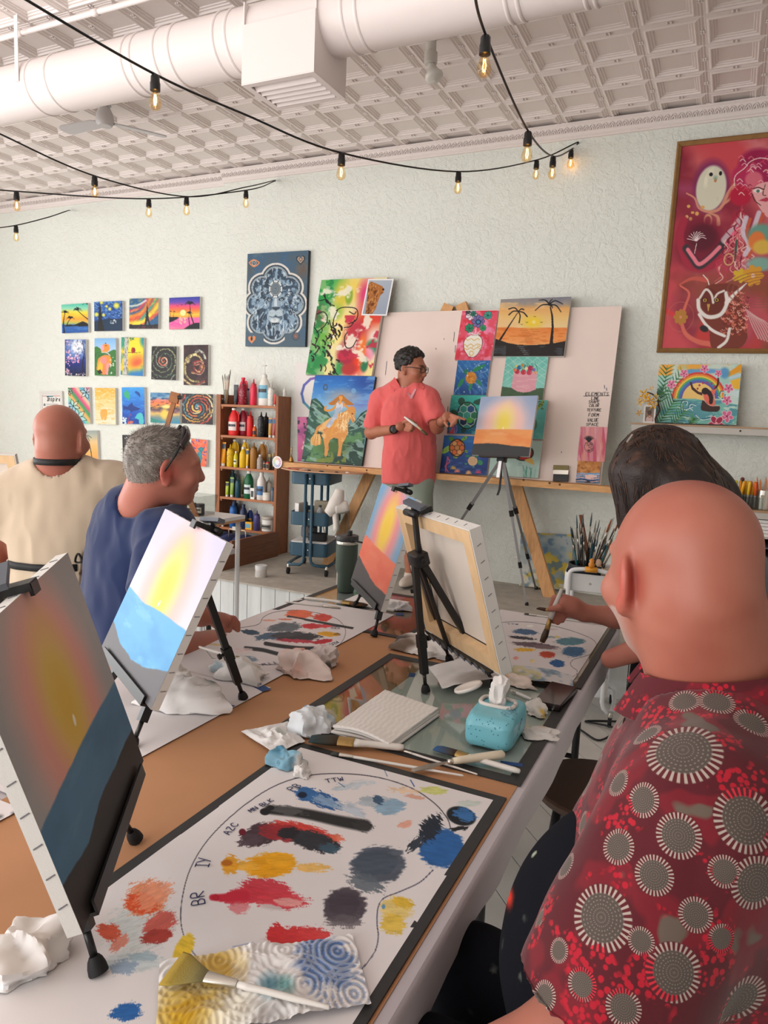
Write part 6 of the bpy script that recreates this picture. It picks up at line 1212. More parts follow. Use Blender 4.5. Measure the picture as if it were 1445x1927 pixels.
for f_,tpx in feet:
 f_=np.array([f_[0],f_[1],PZ]);d=f_-h0;L_=np.linalg.norm(d)
 for k,(a0,a1,w_)in enumerate(((0,.37,.022),(.37,.72,.018),(.72,.985,.014))):
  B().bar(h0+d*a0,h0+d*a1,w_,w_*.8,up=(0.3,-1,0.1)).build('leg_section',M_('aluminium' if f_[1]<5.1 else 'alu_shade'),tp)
  if k:B().bar(h0+d*(a0-.018),h0+d*(a0+.022),w_*1.7,w_*1.5,up=(0.3,-1,0.1)).build('leg_clamp',M_('black_plastic'),tp)
 B().lathe([(.013,0),(.013,.012),(.008,.022)],10,TR(f_)).build('rubber_foot',M_('rubber'),tp,40)
s0=onY(945,857,4.58);B().loft([[onY(x-2.2,y,4.58),onY(x+2.2,y,4.58),onY(x+2.2,y,4.583),onY(x-2.2,y,4.583)]for x,y in((944,855),(943,875),(942,900),(940,920),(936,932))]).build('strap',M_('black_matte'),tp)
# ------------------------------------------------------------------ wall shelf and cabinet at the right
mat('shelf_grey',(196,190,182),0.6);mat('shelf_wood',(178,142,108),0.5)
sh=thing('wall_shelf',(0.8,5.17,1.515),'long grey wall shelf with wooden top carrying the rainbow canvas','shelf')
B().box((-0.62,5.06,1.556),(2.6,YW-.001,1.566)).build('shelf_top',M_('shelf_wood'),sh);B().box((-0.61,5.065,1.515),(2.59,YW-.001,1.5555)).build('shelf_body',M_('shelf_grey'),sh)
B().lathe([(.006,0),(.006,.001)],12,frameM(onY(1393,811,5.0645),(1,0,0),(0,0,1),(0,-1,0))).build('bolt_hole',M_('black_matte'),sh)
# framed portrait with flowers and a bead garland
fp=lambda x,y,Y=5.12:onY(1200+x/6.881,670+y/6.881,Y)
t=thing('portrait_frame',(fp(140,860)[0],5.12,1.566),'little white framed portrait on the shelf, dressed with beads','picture frame')
q=[fp(85,632),fp(240,632),fp(190,900),fp(30,900)];zz=1.567;q[2][2]=q[3][2]=zz;q=[np.array(v)for v in q];q[3][0]=q[0][0];q[2][0]=q[1][0]
B().loft([[v+np.array([0,.012,0])for v in q],q]).build('frame_body',M_('paper_white'),t)
O3,U,V=rect_from(q);p=Pic([(0,0),(100,0),(100,150),(0,150)],30,44);p.fill('9c8c80');p.noise('7a6a5c',4,.4,.6);p.ell(52,130,40,34,'d8b8b0');p.ell(54,84,22,30,'9c6a50');p.ell(50,60,26,24,'5c4c46');p.ell(54,98,10,4,'f0e0d8')
flat_picture('portrait_photo',p,O3+U*.14+V*.1,U*.72,V*.8,t,M_('paper_print'),.0008)
for k in range(16):
 x,y=255+28*math.sin(k*.35),620+k*15;B().ell(fp(x,y,5.1),(.0065,.0065,.0065),8,6).build('bead',colmat((70,24,34)),t,True)
rr=random.Random(5);fl_=thing('flower_garland',(fp(100,520)[0],5.1,fp(100,620)[2]),'garland of yellow silk flowers over the small portrait frame','flowers')
for k,(x,y,s_)in enumerate(((85,490,.04),(175,420,.02),(160,580,.035),(55,560,.035),(205,640,.03),(30,600,.03),(20,735,.025),(215,590,.03),(120,535,.03),(240,520,.02))):
 c=fp(x,y,5.09-.01*(k%3));b=B()
 for j in range(5):
  an=j*1.257+k;d=np.array([math.cos(an),-.5,math.sin(an)]);b.ell((0,0,0),(s_*.5,s_*.16,s_*.24),8,5,frameM(c+d*s_*.5,d/np.linalg.norm(d),np.cross([0,1,0],d)/np.linalg.norm(np.cross([0,1,0],d)),np.array([0,1.,0])))
 b.build('flower',colmat(((236,178,44),(240,196,110),(226,160,30),(236,206,150))[k%4]),fl_,True)
B().tube(spline([fp(120,470,5.13),fp(200,500,5.13),fp(255,560,5.13),fp(270,640,5.13)],14),.006,6).build('stem',colmat((84,60,40)),fl_,True)
# cabinet of shallow shelves under it
cb_=thing('flat_cabinet',(1.3,5.05,PZ),'wide cabinet with open shallow shelves and wooden top beside the wall','cabinet')
xa_,xb_,ya_,yb_=-0.12,2.6,4.86,YW-.01;zt_=1.068
B().box((xa_,ya_,zt_-.012),(xb_,yb_,zt_)).build('cabinet_top',M_('shelf_wood'),cb_);B().box((xa_+.01,ya_+.005,zt_-.05),(xb_-.01,yb_,zt_-.0125)).build('top_rail',M_('shelf_grey'),cb_)
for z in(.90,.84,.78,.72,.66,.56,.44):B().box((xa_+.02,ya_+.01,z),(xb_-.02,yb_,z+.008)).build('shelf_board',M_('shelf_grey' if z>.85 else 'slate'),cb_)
B().box((xa_+.01,yb_-.01,PZ),(xb_-.01,yb_,zt_-.05)).build('back_panel',M_('black_matte'),cb_)
for x in(xa_+.01,xb_-.03,1.2):B().box((x,ya_+.01,PZ),(x+.02,yb_,zt_-.05)).build('side_panel',M_('shelf_grey'),cb_)
for k in range(5):obj1('paper_stack',B().box((xa_+.06+.01*k,ya_+.03,.909+k*.021),(0.9-.01*k,yb_-.05,.909+k*.021+.018)),M_('paper_white'),['lowest','second lowest','middle','second highest','topmost'][k]+' white paper ream in the cabinet shelf','paper','paper reams in the cabinet')
cups=[(1395,956,(232,190,40)),(1404,957,(226,150,30))]
cp=lambda x,y,Y=4.98:onY(1360+x/7.412,840+y/7.412,Y)
MK=[((140,180,40),130,690),((200,200,40),165,690),((60,140,80),200,690),((240,170,40),215,690),((236,150,40),250,700),((244,176,40),290,690),((240,196,60),325,690),((244,180,60),365,690),((236,120,40),400,700),((230,96,40),440,690),((60,130,90),110,690),((240,190,60),270,690)]
nm_=['lime','yellow green','dark green','golden','deep orange','amber','pale yellow','sunny','tangerine','red orange','bottle green','butter yellow']
for k,(c,x,y)in enumerate(MK):
 q=cp(x,860,4.95+.03*(k%3));q[2]=zt_+.001;e=q+np.array([.012*((k%4)-1.5),0,.165]);t=thing('marker_pen',q,nm_[k]+' capped marker in the rack on the cabinet','marker','markers in the rack')
 B().tube([q,q+(e-q)*.5],.0065,8).build('barrel',colmat((150,146,142)),t,True);B().tube([q+(e-q)*.5,q+(e-q)*.95,e],[.0085,.0085,.006],8).build('cap',colmat(c),t,True)
q=cp(300,850,4.93);t=thing('marker_rack',(q[0],4.97,zt_),'clear plastic rack full of markers on the cabinet','rack')
B().box((q[0]-.13,4.915,zt_+.0005),(q[0]+.10,4.918,zt_+.075)).build('front_pane',M_('clear_plastic'),t);B().box((q[0]-.13,5.04,zt_+.0005),(q[0]+.10,5.043,zt_+.075)).build('back_pane',M_('clear_plastic'),t)
q=cp(560,890,4.97);q[2]=zt_;t=thing('metal_cup',q,'brushed metal cup of orange pencils on the cabinet','cup')
B().lathe([(.038,.0),(.04,.002),(.04,.118),(.0385,.118),(.0385,.004)],20,TR(q)).build('cup_wall',M_('steel'),t,40);B().box((-.022,-.0412,.075),(.0,-.0395,.09),TR(q)).build('paper_label',M_('kraft'),t)
for k in range(9):
 an=k*.7;s_=q+np.array([.02*math.cos(an),.02*math.sin(an),.01]);e=s_+np.array([.025*math.cos(an)-.01,.02*math.sin(an),.175+.008*(k%3)]);t=thing('pencil',s_,['first','second','third','fourth','fifth','sixth','seventh','eighth','ninth'][k]+' orange pencil from the wall side in the metal cup','pencil','pencils in the metal cup')
 B().tube([s_,s_+(e-s_)*.93],.0038,6).build('shaft',colmat((214,122,58)),t);B().tube([s_+(e-s_)*.93,e],[.0038,.0006],6).build('tip',M_('brush_wood'),t)
b=B();b.loft([[(0.29,5.10,zt_),(0.42,5.10,zt_),(0.42,5.115,zt_),(0.29,5.115,zt_)],[(0.315,5.2,zt_+.25),(0.44,5.2,zt_+.25),(0.44,5.215,zt_+.25),(0.315,5.215,zt_+.25)]]);obj1('red_book',b,colmat((168,36,56)),'dark red book leaning on the wall above the cabinet','book')
t=thing('small_figurine',(0.09,5.2,zt_),'tiny dark bird figurine standing at the back of the cabinet','figurine');B().ell((0.09,5.2,zt_+.13),(.02,.02,.03),10,7).build('body',colmat((86,62,54)),t,True);B().ell((0.085,5.19,zt_+.165),(.013,.013,.013),10,7).build('head',colmat((120,60,50)),t,True);B().box((0.03,5.16,zt_),(0.2,5.24,zt_+.1)).build('plinth',M_('slate'),t)
# ------------------------------------------------------------------ white cart with a thicket of brushes, on the floor
T2,WP=trolley((-0.60,3.86,0.0),math.radians(7),M_('trolley_white'),'white metal cart crowded with paint brushes beyond the table',W_=.30,D_=.34,po=.105,tall=.75)
B().tube(spline([WP(-.105,-.184,.735),WP(-.105,-.184,.765),WP(-.09,-.184,.80),WP(0,-.184,.812),WP(.09,-.184,.80),WP(.105,-.184,.765),WP(.105,-.184,.735)],26),.011,10).build('push_handle',M_('trolley_white'),T2,True)
t=thing('orange_clip',WP(.0,-.19,.815),'orange plastic clip on the handle of the white cart','clip');B().tube([WP(-.03,-.19,.812),WP(.03,-.19,.812)],.0145,10).build('sleeve',colmat((222,150,40)),t,True);B().lathe([(.012,.01),(.016,.03),(.011,.04),(.013,.05),(.004,.06)],12,TR(WP(0,-.19,.81))).build('knob',colmat((222,140,40)),t,True)
wz=.70
cupm=colmat((44,48,54));t=thing('brush_pot',WP(-.03,-.02,wz),'dark pot full of brushes in the top tray of the white cart','pot');B().lathe([(.085,0),(.09,.005),(.095,.11),(.09,.11),(.08,.008)],20,TR(WP(-.03,-.02,wz))).build('pot_wall',cupm,t,40)
rr=random.Random(11);hc=[(36,52,50),(60,46,40),(30,34,40),(120,92,66),(46,60,84),(30,96,104),(70,80,72),(150,130,110),(24,26,28)];bcx=[(70,92,96),(120,116,108),(30,28,28),(150,84,50),(84,96,104),(190,186,176),(60,84,92)]
words_=['slate tipped','grey tipped','black tipped','rust tipped','blue grey tipped','pale tipped','teal tipped'];hw=['dark green','brown','black','tan','navy','turquoise','grey green','beige','jet black']
for k in range(30):
 an=rr.uniform(0,6.28);rad=rr.uniform(.01,.07);s_=WP(-.03+rad*.7*math.cos(an),-.02+rad*.7*math.sin(an),wz+.01);hh=rr.uniform(.22,.36);e=s_+np.array([.09*math.cos(an)*rr.uniform(.4,1.2)+.02,.06*math.sin(an),hh]);i,j=k%9,k%7
 t=thing('paint_brush',s_,words_[j]+' brush with '+hw[i]+' handle in the white cart pot','brush','brushes in the white cart pot')
 L3=lambda f:s_+(e-s_)*f;wd=rr.uniform(.004,.008)
 B().tube([L3(0),L3(.4),L3(.68)],[.003,.0045,.004],7).build('handle',colmat(hc[i]),t,True);B().tube([L3(.68),L3(.80)],[.0045,wd],7,flat=(1,.6)).build('ferrule',M_('steel'),t,True);B().tube([L3(.80),L3(.9),L3(1.0)],[wd,wd*1.15,wd*.35],7,flat=(1,.6)).build('bristles',colmat(bcx[j]),t,True)
for k,dx in enumerate((-.006,.009)):
 s_=WP(.0+dx,.02,wz+.02);e=at(1040+(490+k*30)/9.636,960+85/9.636,(s_-CAMP)@_f+.02);t=thing('wooden_stick',s_,['left','right'][k]+' one of two long brown sticks rising from the brush pot','stick','two long sticks');B().tube([s_,e],[.006,.005],8).build('shaft',colmat((128,76,48)),t,True)
s_=WP(.11,-.06,wz+.01);e=at(1040+830/9.636,960+960/9.636,(s_-CAMP)@_f);t=thing('wooden_spoon',s_,'pale wooden spoon standing at the end of the white cart','spoon');B().tube([s_,e],.0045,8).build('handle',colmat((214,176,146)),t,True);B().ell(e,(.015,.006,.022),12,8).build('bowl',colmat((216,178,148)),t,True)
obj1('craft_box',B().box((-.03,-.03,0),(.03,.03,.1),TR(WP(.07,-.04,wz),rz=.3)),colmat((206,190,168)),'cream craft box in the top tray of the white cart','box');obj1('teal_packet',B().box((-.03,-.02,0),(.03,.02,.085),TR(WP(.1,-.1,wz),rz=.1)),colmat((44,110,120)),'teal packet at the corner of the white cart tray','packet')
t=thing('power_cable',(-.2,3.75,0),'black power cable tangled on the floor by the white cart','cable');B().tube(spline([(-.75,3.45,.008),(-.6,3.6,.008),(-.45,3.5,.008),(-.4,3.66,.02),(-.55,3.7,.008),(-.35,3.8,.008),(-.2,3.7,.02),(-.3,3.55,.008),(-.1,3.6,.008),(.2,3.8,.008)],70),.005,6).build('cord',M_('cable_black'),t,True)
# ================================================================== the long work table
XT0,XT1,YT0,YT1=-1.585,-0.325,0.28,2.872
T=lambda x,y,z=0.0:onZ(x,y,TZ+z)
mat('cloth_grey',(196,188,192),0.8,bump=.25,bscale=120,sheen=.3);mat('kraft_paper',(190,138,98),0.75,var=.05,vscale=4,bump=.08,bscale=30);mat('table_top',(170,160,150),0.6);mat('tape_black',(48,48,48),0.55,var=.1,vscale=40);mat('tape_blue',(40,74,132),0.6);mat('sheet_paper',None,0.7,attr='Col',spec=.3,bump=.06,bscale=14)
tb=thing('work_table',((XT0+XT1)/2,(YT0+YT1)/2,0),'long folding work table with black legs under the painting papers','table')
B().box((XT0,YT0,TZ-.032),(XT1,YT1,TZ-.004)).build('table_top',M_('table_top'),tb)
for y in(YT0+.2,1.5,YT1-.2):
 for x in(XT0+.12,-.98,-.93,XT1-.10):B().tube([(x,y,0),(x,y,TZ-.032)],.014,10).build('leg',M_('black_plastic'),tb,True)
 B().tube([(XT0+.12,y,.28),(-.98,y,.28)],.010,8).build('cross_bar',M_('black_plastic'),tb,True);B().tube([(-.93,y,.28),(XT1-.10,y,.28)],.010,8).build('cross_bar',M_('black_plastic'),tb,True)
 # cloth: a flat top and a wavy skirt on every side
per=[];N=240
for k in range(N):
 s_=k/N*4;i=int(s_);f_=s_-i;c=[(XT0,YT0),(XT1,YT0),(XT1,YT1),(XT0,YT1)];a0,a1=c[i],c[(i+1)%4];per.append((a0[0]+(a1[0]-a0[0])*f_,a0[1]+(a1[1]-a0[1])*f_,i))
def rim(off,z,wav,zw=0):
 out=[]
 for k,(x,y,i)in enumerate(per):
  nx,ny=[(0,-1),(1,0),(0,1),(-1,0)][i];w_=wav*(vnoise(x*9,y*9,1.7)-.5)*2;o_=off+w_;ox,oy=nx*o_,ny*o_
  cx_,cy_=(XT0+XT1)/2,(YT0+YT1)/2
  out.append((x+ox,y+oy,z+zw*(vnoise(x*4,y*4,5.1)-.5)))
 return out
b=B();b.loft([rim(-.004,TZ-.0005,0),rim(.002,TZ-.003,0),rim(.006,TZ-.012,.001),rim(.008,TZ-.035,.004),rim(.010,TZ-.075,.007,.018)],caps=False);b.add([(XT0+.003,YT0+.003,TZ-.0006),(XT1-.003,YT0+.003,TZ-.0006),(XT1-.003,YT1-.003,TZ-.0006),(XT0+.003,YT1-.003,TZ-.0006)],[(0,1,2,3)])
tag(b.build('table_cloth',M_('cloth_grey'),None,50),'pale grey cloth covering the long work table with a short skirt','tablecloth')
def slab(name,x0,x1,y0,y1,z0,z1,m,label=None,cat=None,parent=None,rz=0):
 o=B().box((x0,y0,TZ+z0),(x1,y1,TZ+z1)).build(name,m,parent)
 return tag(o,label,cat)if label else o
slab('kraft_runner',-1.22,-.345,YT0+.02,YT1-.02,0.0002,.0010,M_('kraft_paper'),'brown kraft paper runner down the middle of the work table','paper')
# ---- glass boards edged with black tape
def glass_board(label,x0,x1,y0,y1,w,sides='lrnf',z=.0014,th=.003):
 t=thing('glass_board',((x0+x1)/2,(y0+y1)/2,TZ+z),label,'glass board','taped glass boards on the table')
 slab('glass_pane',x0+.002,x1-.002,y0+.002,y1-.002,z,z+th,M_('table_glass'),parent=t)
 for k,(a0,a1,b0,b1)in{'l':(x0,x0+w,y0,y1),'r':(x1-w,x1,y0,y1),'n':(x0+w,x1-w,y0,y0+w),'f':(x0+w,x1-w,y1-w,y1)}.items():
  if k in sides:slab('tape_strip',a0,a1,b0,b1,z,z+th+.0006,M_('tape_black'),parent=t)
 return t
glass_board('near glass board with black taped edges under the lettered palette sheet',-.858,-.350,.30,1.386,.022,'lrf')
gb=glass_board('middle glass board with black taped edges beside the blue wipes pack',-.951,-.339,1.452,2.092,.03)
glass_board('far glass board with black taped edges under the green tumbler',-1.575,-.966,2.262,2.855,.026)
glass_board('narrow taped glass board by the woman with the brush',-.78,-.333,2.11,2.84,.022,'r')
slab('white_underlay',-.81,-.372,1.49,2.06,.0011,.00135,M_('paper_white'),'plain white paper under the middle glass board','paper')
for k,(px,py,w_,h_,r_)in enumerate(((424,1336,.028,.05,.1),(488,1295,.03,.075,1.2),(645,1365,.05,.02,.2),(775,1271,.02,.035,.3),(962,1441,.05,.016,.25),(752,1158,.03,.03,.5))):
 q=T(px,py);o=B().box((-w_/2,-h_/2,0),(w_/2,h_/2,.0005),TR((q[0],q[1],TZ+(.0048 if k<2 or k==5 else .0046 if k>3 else .0011)),rz=r_)).build('tape_piece',M_('tape_blue'));tag(o,['blue tape corner at the edge of the far left sheet','longer blue tape strip under the red stained tissue','blue tape piece showing through the middle glass','blue tape scrap near the black easel foot','blue tape strip beside the palette knife handle','blue tape scrap by the coral sunset easel'][k],'tape','blue tape pieces')
 # ---- palette sheets
def sheet(name,label,x0,x1,y0,y1,z,nu,nv,crop,paint,rz=0.0,curl=0.0,cat='paper'):
 cx_,cy_=(x0+x1)/2,(y0+y1)/2;u,v=np.meshgrid(np.linspace(x0,x1,nu),np.linspace(y1,y0,nv));X=u.ravel()-cx_;Y=v.ravel()-cy_
 c,s_=math.cos(rz),math.sin(rz);P=np.c_[cx_+X*c-Y*s_,cy_+X*s_+Y*c,np.full(X.shape,TZ+z)]
 P[:,2]+=.0014*np.clip(fbm(P[:,0]*7,P[:,1]*7,seed=3)-.5,0,1)*2+curl*np.clip((np.abs(X)/(x1-x0)*2-.85)/.15,0,1)**2
 p=world_pic(P,nu,nv,crop);paint(p);i=np.arange((nv-1)*nu).reshape(nv-1,nu)[:,:-1].ravel()
 o=mk(name,P,np.stack([i,i+nu,i+nu+1,i+1],1),M_('sheet_paper'),None,True);setcol(o,p.arr());return tag(o,label,cat,'palette papers on the table')
def dab(p,cx,cy,rx,ry,col,rot=0,rough=.35,seed=0,a=1.0,fs=.05):
 """a scrubbed patch of paint with a ragged dry edge"""
 R=max(rx,ry)*1.5;q=p.sl(cx-R,cy-R,cx+R,cy+R)
 if q is None:return
 c,n=math.cos(math.radians(rot)),math.sin(math.radians(rot));dx,dy=p.x[q]-cx,p.y[q]-cy;U,V=(dx*c+dy*n),(-dx*n+dy*c)
 d=np.hypot(U/rx,V/ry)+rough*(fbm(U*fs,V*fs*5,seed=seed)-.5)*2+rough*.6*(fbm(U*fs*5,V*fs*5,seed=seed+3)-.5)
 m=np.clip((1-d)/.12,0,1)*a;tone=(.86+.28*fbm(U*fs*.6,V*fs*4,seed=seed+7))[...,None]
 p.C[q]=p.C[q]*(1-m[...,None])+np.clip(np.array(rgb(col))*tone,0,1)*m[...,None]
INK='2e2c3a'
def sheetC(p):
 p.fill('ece7e6');p.noise('e2dcdc',5,.45,.6,.5)
 p.line([(152,838),(105,770),(83,690),(90,590),(122,480),(190,370),(300,262),(430,172),(560,126),(700,115),(850,130),(980,172),(1070,232),(1118,290),(1130,325)],4.0,'45434e',.95);p.line([(1062,490),(1010,538),(930,575),(870,600),(848,640),(845,700),(850,750),(835,810),(788,872),(760,900)],4.5,'45435c',.95)
 # smears outside the palette line, by the easel foot (px of the full frame turned to this crop)
 f=lambda x,y:((x-300)*2.064,(y-1400)*2.064)
 def D(x,y,rx,ry,c,rot=0,ro=.35,sd=0,a=1):X,Y=f(x,y);dab(p,X,Y,rx*2.064,ry*2.064,c,rot,ro,sd,a)
 D(262,1745,70,48,'c8d2d0',-20,.5,3,.7);D(275,1690,42,34,'e0906a',-25,.5,5);D(268,1700,34,20,'d8552c',10,.5,6);D(290,1685,40,24,'e89a78',-30,.6,8,.8);D(300,1740,36,22,'c8564a',-30,.6,9,.9);D(295,1762,32,14,'a83f36',-12,.4,4);D(205,1755,24,16,'d05a40',15,.6,2);D(225,1775,22,12,'dc7a62',-40,.6,7,.8);D(250,1810,60,18,'c6d4d6',0,.5,4,.7);D(232,1820,26,14,'8fa6c0',0,.7,12,.8);D(238,1905,32,18,'2f68ac',-8,.45,3);D(345,1785,16,30,'e8c23c',25,.3,6,.9);D(270,1800,30,10,'9ab4c0',0,.6,1,.7)
 # red row
 dab(p,330,590,95,34,'d2364a',-8,.35,2);dab(p,420,570,110,48,'cf3a48',12,.4,3,.95);dab(p,470,610,115,32,'d6424e',2,.5,4,.9);dab(p,310,635,40,26,'dc6a70',0,.6,5,.7);dab(p,500,615,55,18,'e6a4a0',5,.4,5,.9);dab(p,430,635,50,12,'d8d0ce',8,.4,9,.9);p.line([(205,596),(260,597),(330,588)],(24,40),'ca2a40');p.ell(218,596,16,13,'b81c34',.2)
 # yellow row
 dab(p,430,470,105,52,'f0a818',-4,.3,2);dab(p,330,475,60,20,'f0b23c',0,.5,4,.9);dab(p,275,470,34,42,'e8a020',15,.5,5,.9);p.ell(262,462,22,12,'b86a14',.3);dab(p,590,480,70,18,'f0b850',3,.7,6,.8);dab(p,470,450,60,30,'f4b024',0,.3,9)
 # crimson to black row
 dab(p,400,350,90,44,'4a3840',-14,.35,1);dab(p,560,345,140,36,'d03c34',14,.4,3,.95);dab(p,480,345,100,34,'9c2c34',6,.4,8,.9);dab(p,600,378,105,40,'33343a',16,.35,5);dab(p,500,345,44,24,'26242a',0,.4,6);dab(p,350,375,50,26,'54434c',-12,.5,4,.9);dab(p,660,405,44,18,'3f5a6c',10,.5,3,.9);dab(p,690,365,34,14,'e06a4c',15,.6,4,.8);p.ell(322,342,14,13,'6a1426',.2)
 # mars black stroke
 p.line([(425,255),(560,270),(700,300),(800,318)],(34,46),'2d2d2e');dab(p,500,258,70,18,'5c5c5e',8,.6,3,.8);dab(p,790,318,40,22,'353536',12,.6,5);p.ell(410,263,20,14,'17171a',.2);p.ell(432,248,14,10,'1c1c1e',.2)
 # blue and pale tints
 dab(p,625,215,95,30,'35629a',22,.5,3);dab(p,570,195,46,30,'3a6ca6',10,.5,5);dab(p,650,225,60,18,'a8c0d8',22,.7,8,.7);p.ell(555,198,18,12,'16243c',.3);dab(p,745,255,60,22,'b8c6d4',20,.8,4,.8);dab(p,840,225,76,22,'b0bcc6',0,.5,2,.95);dab(p,895,245,62,30,'8fb0c8',-6,.4,6,.95);dab(p,850,218,24,16,'46607c',20,.5,7);dab(p,750,160,80,14,'c2d0da',-10,.8,3,.8);p.line([(695,150),(720,168)],3,'3f6a98');p.line([(870,95),(885,125)],3,'3f6a98');p.line([(975,140),(990,165)],4,'35609a')
 dab(p,1065,182,56,16,'d2d67c',3,.5,2,.9);dab(p,950,180,60,12,'ecc8a0',5,.9,4,.7);dab(p,955,312,30,14,'e8a088',-10,.8,5,.8);dab(p,1200,232,50,14,'c8d4cc',0,.5,6,.8);dab(p,1280,170,24,8,'ecd08a',-20,.6,6,.8);dab(p,990,205,40,8,'d88a6a',10,.9,6,.6)
 # mixes
 dab(p,850,468,112,76,'59616e',-6,.22,4,1,.03);dab(p,840,460,90,56,'4d5866',0,.22,5,1,.03);dab(p,800,540,72,32,'5f6a74',20,.7,6,.85);dab(p,720,630,88,74,'544c54',-8,.22,8,1,.03);dab(p,715,620,66,52,'4b434c',0,.22,9,1,.03);dab(p,720,690,70,26,'6a6268',0,.7,4,.85)
 dab(p,1095,405,92,80,'2f62a0',0,.2,4,1,.03);dab(p,1100,400,84,70,'3268a8',10,.2,6,1,.03);dab(p,1050,330,40,62,'2b333f',35,.6,3);dab(p,995,390,40,20,'39424e',-40,.8,7);p.ell(1172,280,58,36,'22262c',.12,15);dab(p,1185,275,46,26,'3f74b0',15,.5,4,.95);dab(p,1165,328,40,10,'26282c',-5,.6,3);dab(p,1165,455,34,14,'4f7cae',-20,.8,5,.9)
 dab(p,920,640,66,52,'ecd078',0,.45,2,.9);dab(p,905,700,50,42,'e6c24c',0,.5,4,.9);dab(p,945,615,44,22,'e0b83c',20,.6,6,.9);p.ell(870,632,7,10,'6a9ac0',.4)
 dab(p,520,755,105,46,'d23a3c',-4,.4,3);dab(p,600,740,70,30,'d84444',6,.6,5,.95);dab(p,450,735,34,38,'cf3438',10,.5,6);dab(p,95,795,34,62,'e8c43c',28,.35,4,.9)
 p.line([(285,788),(365,772)],5,'6f86b8',.5)
o=sheet('palette_sheet','lettered palette paper of the man in the red shirt, thick with paint',-.836,-.366,.30,1.378,.0048,330,640,(300,1400,2.064),sheetC,.006)
def table_text(parent,items,crop,w=.0022,z=.0062,m='ink_blue'):
 for txt,s0,s1,asp in items:
  b=B();a0,a1=[T(crop[0]+q[0]/crop[2],crop[1]+q[1]/crop[2],z)for q in(s0,s1)];d=a1-a0;L_=np.linalg.norm(d);d/=L_;up=np.cross([0,0,1.],d)
  st,ln=letter_strokes(txt,1.0,.26,.66,0,.05,len(txt));k=L_/(ln-.26)
  for q in st:ribbon(b,[(x*k,y*k*asp)for x,y in q],w,frameM(a0,d,up,np.array([0,0,1.])),h=.0002)
  b.build('lettering',M_(m),parent)
table_text(o,[('BR',(862,1215),(850,1128),1.0),('IY',(885,960),(910,893),1.15),('AZC',(1030,725),(1100,650),.95),('MN BLK',(1190,565),(1352,482),.95)],(160,1380,3.803))
table_text(o,[('PB',(520,184),(554,164),1.0),('TTW',(650,150),(716,141),1.0)],(300,1400,2.064))
def sheetA(p):
 p.fill('ece6e6');p.noise('e2dcdc',4,.45,.6,.5)
 p.line([(275,440),(240,385),(262,330),(330,295),(450,278),(520,262),(545,225),(610,198),(720,190),(840,207),(930,237),(972,290),(958,350),(900,402),(800,445),(680,470),(540,475),(400,462),(330,455),(275,440)],2.6,'4a4852',.95)
 dab(p,730,212,76,24,'ea7858',0,.35,2);dab(p,855,228,55,19,'d8564a',4,.4,3);dab(p,575,243,40,6,'e8a088',0,.6,3,.8);dab(p,660,238,40,6,'dc7a60',0,.7,3,.8);dab(p,655,280,95,26,'6d747c',-4,.45,4);dab(p,475,305,48,14,'3f5468',8,.4,5);dab(p,800,273,60,15,'d04048',2,.4,6);dab(p,870,272,50,10,'d8545a',0,.6,4);dab(p,580,325,90,20,'5c7288',-6,.5,7);dab(p,720,328,130,26,'46464a',0,.4,8);dab(p,660,318,80,14,'505358',-4,.5,3);dab(p,885,315,62,13,'eeb23c',2,.4,9);dab(p,720,350,110,10,'c04858',3,.6,4);dab(p,850,354,56,12,'c23a44',-6,.5,5);p.line([(555,364),(640,378),(730,388),(825,390)],20,'37383a');p.line([(450,388),(540,398),(620,418),(710,432)],20,'393c40');dab(p,680,430,50,9,'4c4e52',8,.7,3);dab(p,460,446,54,18,'8a9cae',8,.5,6);dab(p,320,372,70,6,'eccc7a',4,.7,3,.8);dab(p,430,400,60,14,'ead6d4',0,.5,5,.8)
oA=sheet('palette_sheet','lettered palette paper at the far side in front of the navy shirt',-1.580,-1.136,1.615,2.53,.0049,190,330,(300,1080,2.779),sheetA)
table_text(oA,[('BR',(940,287),(948,270),1.0),('IY',(938,322),(955,312),1.0),('AZC',(925,352),(885,368),.9),('MN BLK',(868,396),(785,420),.9),('TTW',(606,458),(530,470),.9)],(300,1080,2.779),.0025)
def sheetB(p):p.fill('ebe5e5');p.noise('dfd9d9',4,.45,.6,.6)
sheet('palette_sheet','plain white paper with crumpled tissues on the far side of the table',-1.580,-1.112,.90,1.640,.0042,40,60,(0,0,1),sheetB,-.01)
def sheetF(p):p.fill('ebe5e5');p.line([(0,1537),(40,1528)],3,'55535c')
sheet('palette_sheet','white paper at the very edge of the table behind the dark blue canvas',-1.58,-1.15,.32,.875,.0042,40,60,(0,0,1),sheetF,.01)
